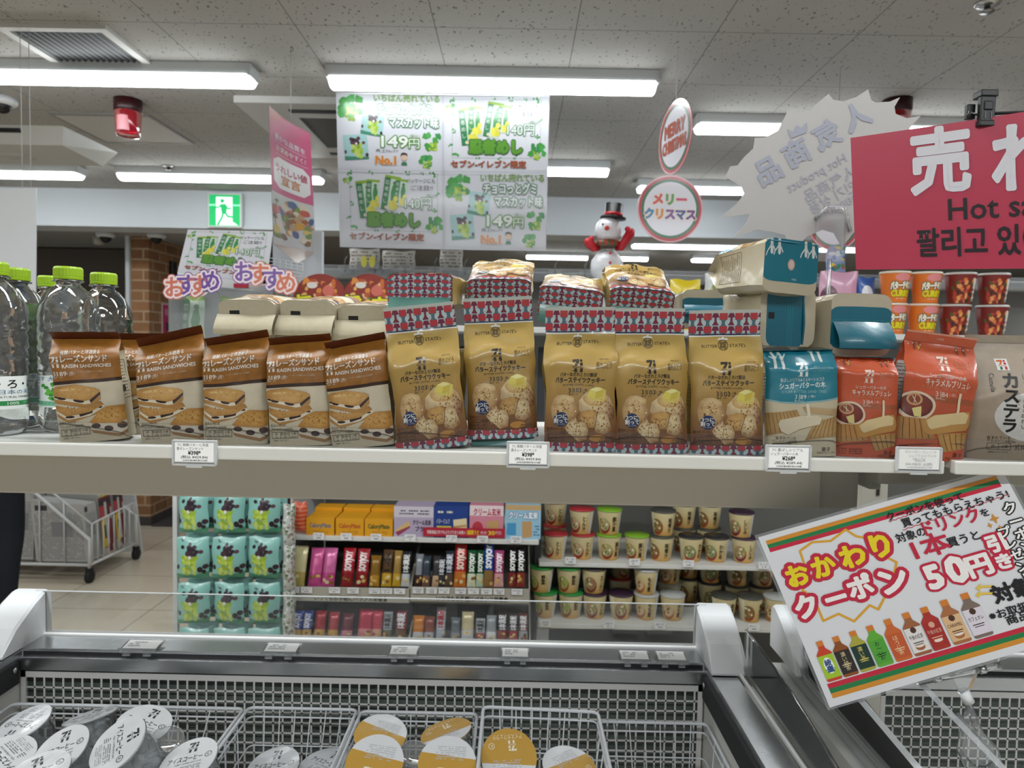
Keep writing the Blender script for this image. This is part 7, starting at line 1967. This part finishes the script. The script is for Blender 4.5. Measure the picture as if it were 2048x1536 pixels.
for k in range(46): GA.ell(48 + rg.uniform(-24, 24) * (1 - .2 * (k / 46)), 90 + rg.uniform(-30, 34), 7.5, 7.5, rg.choice(('a4c234', 'b9d24a', '8fae28', 'c6dc6a', '9abb30')), 2 + k * .01, 9)
for k in range(24): GA.ell(50 + rg.gauss(0, 13), 42 + rg.uniform(-14, 14), 7, 6.6, rg.choice(('2c1c26', '46303c', '3a2430', '1e141a')), 3 + k * .01, 9)
GA.ell(52, 22, 5, 8, '4a3a40', 3.5, 9).ell(50, 64, 6, 6, 'e6e0dc', 4, 9).ell(86, 46, 8, 6.5, '5a3a42', 4, 9).ell(8, 100, 6, 9, '2c1c26', 4, 9).ell(84, 108, 9, 11, '2c1c26', 4, 10).ell(100, 98, 9, 9, '3a2430', 4, 10).ell(96, 116, 7, 7, '2c1c26', 4.1, 9)
rows = [(1022, 'top visible', 1), (1112, 'second', 1), (1203, 'third', 0), (1293, 'lowest', 0)]
cols = [388, 459, 529]
for j, (cy, rn, tl) in enumerate(rows):
    zr = at(457, cy - 44, 2.40).z
    mb = MB(); tube(mb, [(x0_, .0, zr), (x1_, .0, zr)], .005, lin('9a9c9e'), 8); mb.build('crossbar', POWDER, t)
    for i, cx in enumerate(cols):
        o = pillow('gummy_bag', f'mint green grape gummy bag hanging in the {rn} row, {("left", "middle", "right")[i]} column', 'gummy bag', cx - 31 - (j == 1) * 2, cx + 31, cy - 41, cy + 42, 2.33 + .006 * i, '8cc4bc', GA, 'grape gummy bags on the rack', .024, rz=(-6, 3, 8)[(i + j) % 3])
        o2 = dup(o, (o.location.x + .012, 2.375, o.location.z + .004), (0, 0, R_(5)), f'mint green gummy bag behind the front one, {rn} row, {("left", "middle", "right")[i]} column')
        q = at(cx, cy - 38, 2.4)
        mb = MB(); tube(mb, [(q.x - t.location.x, 0, zr), (q.x - t.location.x, -.10, zr - .004), (q.x - t.location.x, -.11, zr + .006)], .0025, lin('8a8c8e'), 6); mb.build('hook', POWDER, t)
# side strip of clear packets
SP = Art(60, 200).rect(0, 0, 60, 200, 'c4c6c2', 0)
for k in range(60): SP.ell(rl.uniform(4, 56), rl.uniform(4, 196), rl.uniform(4, 9), rl.uniform(4, 10), rl.choice(('8a9a7a', 'e6e6e2', '6a7a5a', 'b8a8a0', 'd9d9d6', '9a8a80')), 1 + k * .01, 8)
for i, (y0, y1) in enumerate(((1005, 1090), (1088, 1180), (1178, 1290))):
    pillow('clear_packet', f'clear packet hanging on the narrow strip right of the gummy bags, {("top", "middle", "lowest")[i]}', 'packet', 566, 590, y0, y1, 2.36, 'c4c6c2', SP, 'clear packets on the side strip', .018, rz=30)
og = Art(40, 60).rect(0, 0, 40, 60, 'd8542c', 0)
for k in range(8): og.line([(0, k * 8), (40, k * 8)], 1.5, 'e9a080', 1)
pillow('orange_packet', 'orange packet hanging behind the clear strip, left of the yellow boxes', 'packet', 586, 614, 1002, 1064, 2.46, 'd8542c', og)

# end cap top: slanted poster, cut-out letters, clear case -------------
t = thing('slanted_poster', 'white laminated poster of green snack bags tilted on top of the end display', 'poster', (0, 0, 0))
P = [at(376, 459, 2.36), at(546, 463, 2.36), at(533, 568, 2.36), at(355, 545, 2.36)]
mb = MB(); quad_sign(mb, P, .0015, Art(890, 660).rect(0, 0, 890, 660, 'dfe0e6', 0).sub(NINJA, 0, 10, 1, dl=1), None, lin('dfe0e6'), step=.0003); mb.build('printed_sheet', CARD, t, gain=.85)
mb = MB(); a_, b_ = Vector(P[3]), Vector(P[2])
quad_sign(mb, [a_, b_, b_ + Vector((0, .004, -.03)), a_ + Vector((0, .004, -.03))], .0012, None, None, lin('e6e8ea')); mb.build('shelf_edge', CARD, t)
def wobbler(pts, label, cols):
    t = thing('letter_cutout', label, 'cut-out sign', (0, 0, 0), 0, 'cut-out recommendation letters')
    for i, ((px, py), ch) in enumerate(zip(pts, 'おすすめ')):
        p = at(px, py, 2.28)
        a = Art(100, 100).text(ch, 50, 50, 80, cols[i % 2], 4, align='c', bold=.025, outline=(8.5, 'ead9dc'), olayer=3)
        a.text(ch, 50, 50, 80, cols[i % 2], 2, align='c', outline=(12, cols[(i % 2)]), olayer=1, only_outline=True)
        mb = MB()
        s = 50 * 2.28 / FPX * .56
        flat(mb, a, p + Vector((-s, 0, -s)), (2 * s, 0, 0), (0, 0, 2 * s), .0004, .0004, clip=False)
        n = 16
        plate(mb, [(s * .8 * math.cos(2 * math.pi * k / n), s * .8 * math.sin(2 * math.pi * k / n)) for k in range(n)], lambda x, y, d, p=p: (p.x + x, p.y - d + .003, p.z + y), .001, lin('e0ccd0'))
        mb.build('letter', CARD, t)
    mb = MB(); tube(mb, [at(x, y + 2, 2.29) for x, y in pts], .0015, WHITE, 6); tube(mb, [at(*pts[3], 2.29), at(pts[3][0] + 20, pts[3][1] + 30, 2.36)], .0015, WHITE, 6); mb.build('clear_arm', CLEARH, t)
wobbler([(351, 575), (374, 570), (397, 571), (420, 562)], 'purple and orange cut-out letters over the green bags, the left set', ('c9705a', '6a4a9a'))
wobbler([(490, 544), (518, 548), (546, 558), (572, 566)], 'purple and orange cut-out letters below the slanted poster, the right set', ('7a5aa0', 'd0785c'))
t = thing('display_case', 'clear acrylic case of green snack bags on the end display behind the brown packs', 'display case', (at(457, 640, 2.4).x, 2.4, 0))
zc0, zc1 = at(475, 700, 2.4).z, at(475, 585, 2.4).z
mb = MB(); hw = 103 * 2.4 / FPX
for (o, u, v) in (((-hw, -.06, zc0), (2 * hw, 0, 0), (0, 0, zc1 - zc0)), ((-hw, .2, zc0), (0, -.26, 0), (0, 0, zc1 - zc0)), ((hw, -.06, zc0), (0, .26, 0), (0, 0, zc1 - zc0))): sheet(mb, o, u, v, .003, WHITE)
mb.build('clear_walls', CLEARH, t)
mb = MB(); box(mb, (-hw, -.06, zc0 - .01), (hw, .2, zc0), lin('d0d2d2')); mb.build('case_floor', PLAS, t)
mb = MB(); box(mb, (-hw, .205, zc0), (hw, .21, zc1 + .06), lin('a3a6a8')); mb.build('case_back', PLAS, t)
NB = Art(90, 190); snackbag(NB, 0, 0, 1, 0)
for i, (px, dz) in enumerate(((387, 0), (462, .01), (530, .0))):
    o = pillow('snack_bag', f'green and pale snack bag in the clear case, {("left, by the brick pillar", "middle", "right")[i]}', 'snack bag', px - 22, px + 22, 586, 690, 2.43, 'cfe3cf', NB, 'green snack bags in the clear case', .012)
    o.location.z = zc0 + .001
p = at(482, 572, 2.36)
mb = MB(); box(mb, (-.024, -.002, -.006), (.024, .002, .008), lin('c8243a')); tag(mb.build('red_tag', CARD, None, tuple(p)), 'small red tag hanging between the two cut-out letter sets', 'tag')
# grey board and wire basket behind the banner
p, q = at(545, 575, 2.75), at(645, 462, 2.75)
mb = MB(); rbox(mb, (p.x, 2.75, 1.2), (q.x, 2.775, q.z), lin('c6cbd2'), .003); tag(mb.build('display_board', PAPER), 'pale grey display board behind the lower end of the pink banner', 'board')
t = thing('hook_basket', 'small white wire basket beside the slanted poster', 'basket', tuple(at(575, 545, 2.55)))
mb = MB()
for k in range(5): tube(mb, [(-.07, -.05, .012 * k), (.07, -.05, .012 * k - .02)], .0015, lin('d6d8da'), 5)
for k in range(8): tube(mb, [(-.07 + .02 * k, -.05, .05 - .003 * k), (-.07 + .02 * k, -.05, -.002 - .0025 * k), (-.07 + .02 * k, .06, -.002 - .0025 * k)], .0015, lin('d6d8da'), 5)
mb.build('wire_mesh', POWDER, t)

# hanging white board at the far left -----------------------------------
t = thing('hanging_board', 'large blank white board hanging from ceiling hooks behind the bottles at far left', 'board', (0, 0, 0))
mb = MB(); P = [at(-260, 372, 2.6), at(72, 376, 2.5), at(71, 584, 2.5), at(-260, 590, 2.6)]
quad_sign(mb, P, .004, None, None, lin('dcdfe2'), curve=-.02); mb.build('board', CARD, t)
for px, py in ((45, 376), (62, 376)):
    a_ = at(px, py, 2.5); mb = MB(); tube(mb, [a_, (a_.x, a_.y, CEIL_Z)], .0012, lin('cfd1d3'), 5); tube(mb, [(a_.x + .008 * math.cos(q), a_.y, CEIL_Z - .012 + .008 * math.sin(q)) for q in np.linspace(-2.2, 1.6, 9)], .0014, lin('77777a'), 5); mb.build('hook_line', PLAS, t)

# newspaper rack ---------------------------------------------------------
t = thing('newspaper_rack', 'white wire newspaper rack on black casters standing on the floor at left', 'rack', (-2.9, 4.5, 0))
C = lin('d6d8d8')
def w(mb, pts, r=.006): tube(mb, [(x + 2.9, y - 4.5, z) for x, y, z in pts], r, C, 8)
mb = MB()
w(mb, [(-2.59, 4.28, .09), (-2.59, 4.28, .27), (-3.0, 4.28, .62), (-3.0, 4.75, .62)], .011); w(mb, [(-2.56, 4.76, .09), (-2.56, 4.76, .3), (-2.98, 4.76, .62)], .011)
w(mb, [(-2.59, 4.28, .11), (-3.3, 4.28, .11)], .01); w(mb, [(-2.59, 4.28, .11), (-2.56, 4.76, .11)], .009); w(mb, [(-3.3, 4.28, .11), (-3.3, 4.76, .11), (-2.56, 4.76, .11)], .009)
mb.build('frame', POWDER, t)
mb = MB()
w(mb, [(-2.585, 4.3, .115), (-2.585, 4.3, .36), (-2.56, 4.74, .40), (-2.56, 4.74, .12)], .006)
for k in range(1, 9): y = 4.3 + .055 * k; w(mb, [(-2.585 + .003 * k, y, .115), (-2.585 + .003 * k, y, .36 + .005 * k)], .0035)
w(mb, [(-2.585, 4.3, .36), (-2.86, 4.3, .58)], .006); w(mb, [(-2.9, 4.29, .11), (-2.9, 4.29, .5)], .005); w(mb, [(-2.75, 4.29, .11), (-2.75, 4.29, .5)], .005)
mb.build('side_grille', POWDER, t)
for x, y in ((-2.59, 4.28), (-2.56, 4.76), (-3.3, 4.28), (-3.3, 4.76)):
    mb = MB(); lathe(mb, [(.004, -.014), (.036, -.014), (.038, -.01), (.038, .01), (.036, .014), (.004, .014)], lin('141416'), 20, M=Matrix.Translation((x + 2.9, y - 4.5, .039)) @ Matrix.Rotation(R_(90), 4, 'Y'))
    box(mb, (x + 2.9 - .02, y - 4.51, .06), (x + 2.9 + .02, y - 4.49, .092), lin('1c1c1e')); mb.build('caster', RUB, t)
NP = Art(200, 280).rect(0, 0, 200, 280, 'b9b9b6', 0).squiggles(10, 40, 190, 270, 26, '77777a', 1, dens=.85, seed=2).rect(14, 8, 60, 34, '3a3a3e', 2).rect(70, 90, 150, 160, '8a8c90', 2)
NC = Art(200, 280).rect(0, 0, 200, 280, 'b8b4ac', 0)
for k in range(40): NC.rect(rl.uniform(0, 170), rl.uniform(0, 250), rl.uniform(30, 200), rl.uniform(30, 280), rl.choice(('b8404a', 'd9c03a', '3a3a3e', 'c9c9c4', 'e0d9c0', '7a2a34', 'd98a9a')), 1 + k * .02)
NS = Art(140, 280).rect(0, 0, 140, 280, 'aaa9a5', 0)
for k in range(24): NS.line([(k * 6, 0), (k * 6 + 3, 280)], 1.2, '85847f', 1)
for i, (y0, y1, z1, art, l) in enumerate(((4.30, 4.43, .50, NP, 'grey stack of newspapers at the near end of the white rack'), (4.45, 4.59, .53, NC, 'colourful stack of papers in the middle of the white rack'), (4.61, 4.73, .53, NC, 'red printed stack of papers at the far end of the rack'))):
    t2 = thing('newspaper_stack', l, 'newspapers', (-2.77, (y0 + y1) / 2, .122), 0, 'newspapers in the rack')
    h = z1 - .122; d = (y1 - y0) / 2
    mb = MB(); hexa(mb, [(-.16, -d, 0), (.165, -d, 0), (.165, d, 0), (-.16, d, 0), (-.19, -d, h), (.13, -d, h - .03), (.13, d, h - .03), (-.19, d, h)], lin('b4b4b0'))
    flat(mb, art, (.1655, -d, 0), (0, 2 * d, 0), (-.035, 0, h - .03), .001, .0003); flat(mb, NP if i == 0 else NS, (-.16, -d - .0003, 0), (.325, 0, 0), (-.03, 0, h - .02), .001, .0003)
    mb.build('paper_stack', PAPER, t2)
for i, (x0, x1, z1) in enumerate(((-3.28, -3.12, .62), (-3.1, -2.97, .56))):
    t2 = thing('newspaper_stack', ('tall newspaper bundle at the left side of the rack beside the dark trousers', 'newspaper bundle between the tall bundle and the near stack')[i], 'newspapers', ((x0 + x1) / 2, 4.45, .122), 0, 'newspapers in the rack')
    mb = MB(); w2 = (x1 - x0) / 2; hexa(mb, [(-w2, -.12, 0), (w2, -.12, 0), (w2, .2, 0), (-w2, .2, 0), (-w2, -.1, z1 - .122), (w2, -.1, z1 - .14), (w2, .2, z1 - .14), (-w2, .2, z1 - .122)], lin('a9a9a6'))
    flat(mb, NP, (-w2, -.1205, 0), (2 * w2, 0, 0), (0, .02, z1 - .14), .001, .0003); mb.build('paper_stack', PAPER, t2)
t = thing('floor_sign', 'blank white folding board on the floor behind the newspaper rack', 'board', (0, 0, 0))
mb = MB(); P = [at(230, 985, 4.98), at(258, 980, 4.9), at(284, 1113, 4.95), at(246, 1118, 4.92)]
quad_sign(mb, [(*P[0][:2], .72), (*P[1][:2], .72), (P[2].x, P[2].y, .0), (P[3].x, P[3].y, .0)], .012, None, None, lin('cfd0d0')); mb.build('board', PLAS, t)
mb = MB(); rbox(mb, (P[3].x - .05, 5.0, .0), (P[3].x + .02, 5.03, .6), lin('bfc0c0'), .003); mb.build('rear_leg', PLAS, t)

# pink poster and intercom on the brick pillar ---------------------------
PP = Art(100, 100).rect(0, 0, 100, 100, 'c9a0a4', 0).rect(0, 0, 56, 100, 'c02c66', 1).rect(8, 12, 48, 30, 'd98aa4', 2).rect(12, 50, 44, 74, '3a1c28', 2).rect(60, 60, 96, 96, '8a5a4a', 2).rect(60, 6, 96, 22, 'd9c9d0', 2)
mb = MB(); box(mb, (-2.92, 5.85, 1.49), (-2.915, 6.28, 1.80), lin('d9c9cc')); flat(mb, PP, (-2.9147, 5.86, 1.5), (0, .41, 0), (0, 0, .29)); tag(mb.build('pink_poster', CARD), 'pink and white poster on the side of the brick pillar', 'poster')
mb = MB(); rbox(mb, (-2.92, 5.98, 2.04), (-2.89, 6.06, 2.16), lin('1c1c1e'), .006); tag(mb.build('door_sensor', PLAS), 'small black box on the brick pillar above the pink poster', 'sensor')
# ------------------------------------------------------------------ the customer at the newspapers
def person():
    J = {'pelvis': (0, 0, .90, .13, .10), 'waist': (0, .0, 1.04, .125, .09), 'chest': (0, .0, 1.24, .155, .105), 'neckb': (0, .01, 1.395, .07, .06), 'neck': (0, .02, 1.445, .054, .054), 'head0': (0, .035, 1.52, .078, .088), 'head1': (0, .03, 1.61, .078, .092), 'top': (0, .02, 1.67, .05, .06)}
    E = [('pelvis', 'waist'), ('waist', 'chest'), ('chest', 'neckb'), ('neckb', 'neck'), ('neck', 'head0'), ('head0', 'head1'), ('head1', 'top')]
    for s, n in ((-1, 'L'), (1, 'R')):
        J['hip' + n] = (s * .09, 0, .84, .088, .09); J['knee' + n] = (s * .098, .02, .48, .062, .066); J['calf' + n] = (s * .1, -.01, .33, .058, .062); J['ank' + n] = (s * .102, -.02, .09, .04, .045); J['heel' + n] = (s * .103, -.03, .035, .036, .035); J['toe' + n] = (s * .115, .14, .028, .036, .026)
        E += [('pelvis', 'hip' + n), ('hip' + n, 'knee' + n), ('knee' + n, 'calf' + n), ('calf' + n, 'ank' + n), ('ank' + n, 'heel' + n), ('heel' + n, 'toe' + n)]
        J['sh' + n] = (s * .185, 0, 1.345, .062, .062); J['elb' + n] = (s * .225, .06, 1.08, .044, .044); J['wri' + n] = (s * .17, .27, 1.03, .028, .03); J['palm' + n] = (s * .155, .35, 1.05, .034, .018)
        E += [('chest', 'sh' + n), ('sh' + n, 'elb' + n), ('elb' + n, 'wri' + n), ('wri' + n, 'palm' + n)]
        for k, (dx, ln) in enumerate(((-.027, .062), (-.009, .072), (.009, .068), (.026, .054))):
            b0, b1, b2 = f'f{k}a{n}', f'f{k}b{n}', f'f{k}c{n}'
            J[b0] = (s * .155 + dx, .375, 1.05, .0085, .0085); J[b1] = (s * .155 + dx * 1.1, .375 + ln * .6, 1.043, .008, .008); J[b2] = (s * .155 + dx * 1.05, .375 + ln * .85, 1.018, .007, .007)
            E += [('palm' + n, b0), (b0, b1), (b1, b2)]
        J['t0' + n] = (s * .155 - s * .036, .34, 1.058, .0095, .0095); J['t1' + n] = (s * .155 - s * .05, .372, 1.066, .008, .008)
        E += [('palm' + n, 't0' + n), ('t0' + n, 't1' + n)]
    names = list(J); ix = {n: i for i, n in enumerate(names)}
    me = bpy.data.meshes.new('p'); me.from_pydata([J[n][:3] for n in names], [(ix[a], ix[b]) for a, b in E], [])
    o = bpy.data.objects.new('p', me); COL.objects.link(o)
    sk = o.modifiers.new('s', 'SKIN'); sk.use_smooth_shade = True
    for i, n in enumerate(names):
        me.skin_vertices[0].data[i].radius = J[n][3:5]
    me.skin_vertices[0].data[ix['pelvis']].use_root = True
    o.modifiers.new('d', 'SUBSURF').levels = 2
    r = bpy.data.meshes.new_from_object(o.evaluated_get(bpy.context.evaluated_depsgraph_get()))
    bpy.data.objects.remove(o)
    V = np.array([v.co[:] for v in r.vertices]); F = [tuple(p.vertices) for p in r.polygons]; bpy.data.meshes.remove(r)
    C = []
    for x, y, z in V:
        if z < .075: c = lin('1c1a1a')
        elif z < .98 and y < .25: c = lin('23262c')
        elif z > 1.43 or y > .29: c = lin('c99f84')
        else: c = lin('3c4656')
        C.append(c)
    t = thing('person', 'person in dark trousers and jacket standing at the newspaper rack, back turned, left picture edge', 'person', (-2.70, 3.62, 0), R_(-8))
    mb = MB(); mb.add(V, F, C, True); mb.build('body', CLOTH, t)
    mb = MB(); n = 20
    Vh = []; Fh = []
    for j in range(9):
        for i in range(n):
            th, ph = .08 + 1.75 * j / 8, 2 * math.pi * i / n
            lim = 1.22 if math.sin(ph) < .1 else (1.0 if math.sin(ph) < .45 else .62)
            th *= lim
            Vh.append((.088 * math.sin(th) * math.cos(ph), .025 + .1 * math.sin(th) * math.sin(ph), 1.60 + .095 * math.cos(th)))
    for j in range(8):
        for i in range(n): Fh.append((j * n + i, (j + 1) * n + i, (j + 1) * n + (i + 1) % n, j * n + (i + 1) % n))
    mb.add(Vh, Fh, lin('1a1513'), True); mb.build('hair', CLOTH, t)
    for s in (-1, 1):
        mb = MB(); fuzz(mb, (s * .03, .118, 1.575), .011, lin('e9e6e2'), n=10); fuzz(mb, (s * .03, .127, 1.575), .0055, lin('241a16'), n=8); mb.build('eye', PLAS, t)
        mb = MB(); tube(mb, [(s * .082, .03, 1.545), (s * .094, .02, 1.57), (s * .09, .02, 1.598), (s * .08, .03, 1.60)], .009, lin('c99f84'), 8); mb.build('ear', PLAS, t)
    mb = MB(); tube(mb, [(0, .118, 1.585), (0, .132, 1.55), (0, .122, 1.543)], [.007, .012, .009], lin('c99f84'), 8); mb.build('nose', PLAS, t)
    mb = MB(); tube(mb, [(-.022, .112, 1.515), (0, .119, 1.513), (.022, .112, 1.515)], .005, lin('a0645a'), 8); mb.build('mouth', PLAS, t)
person()
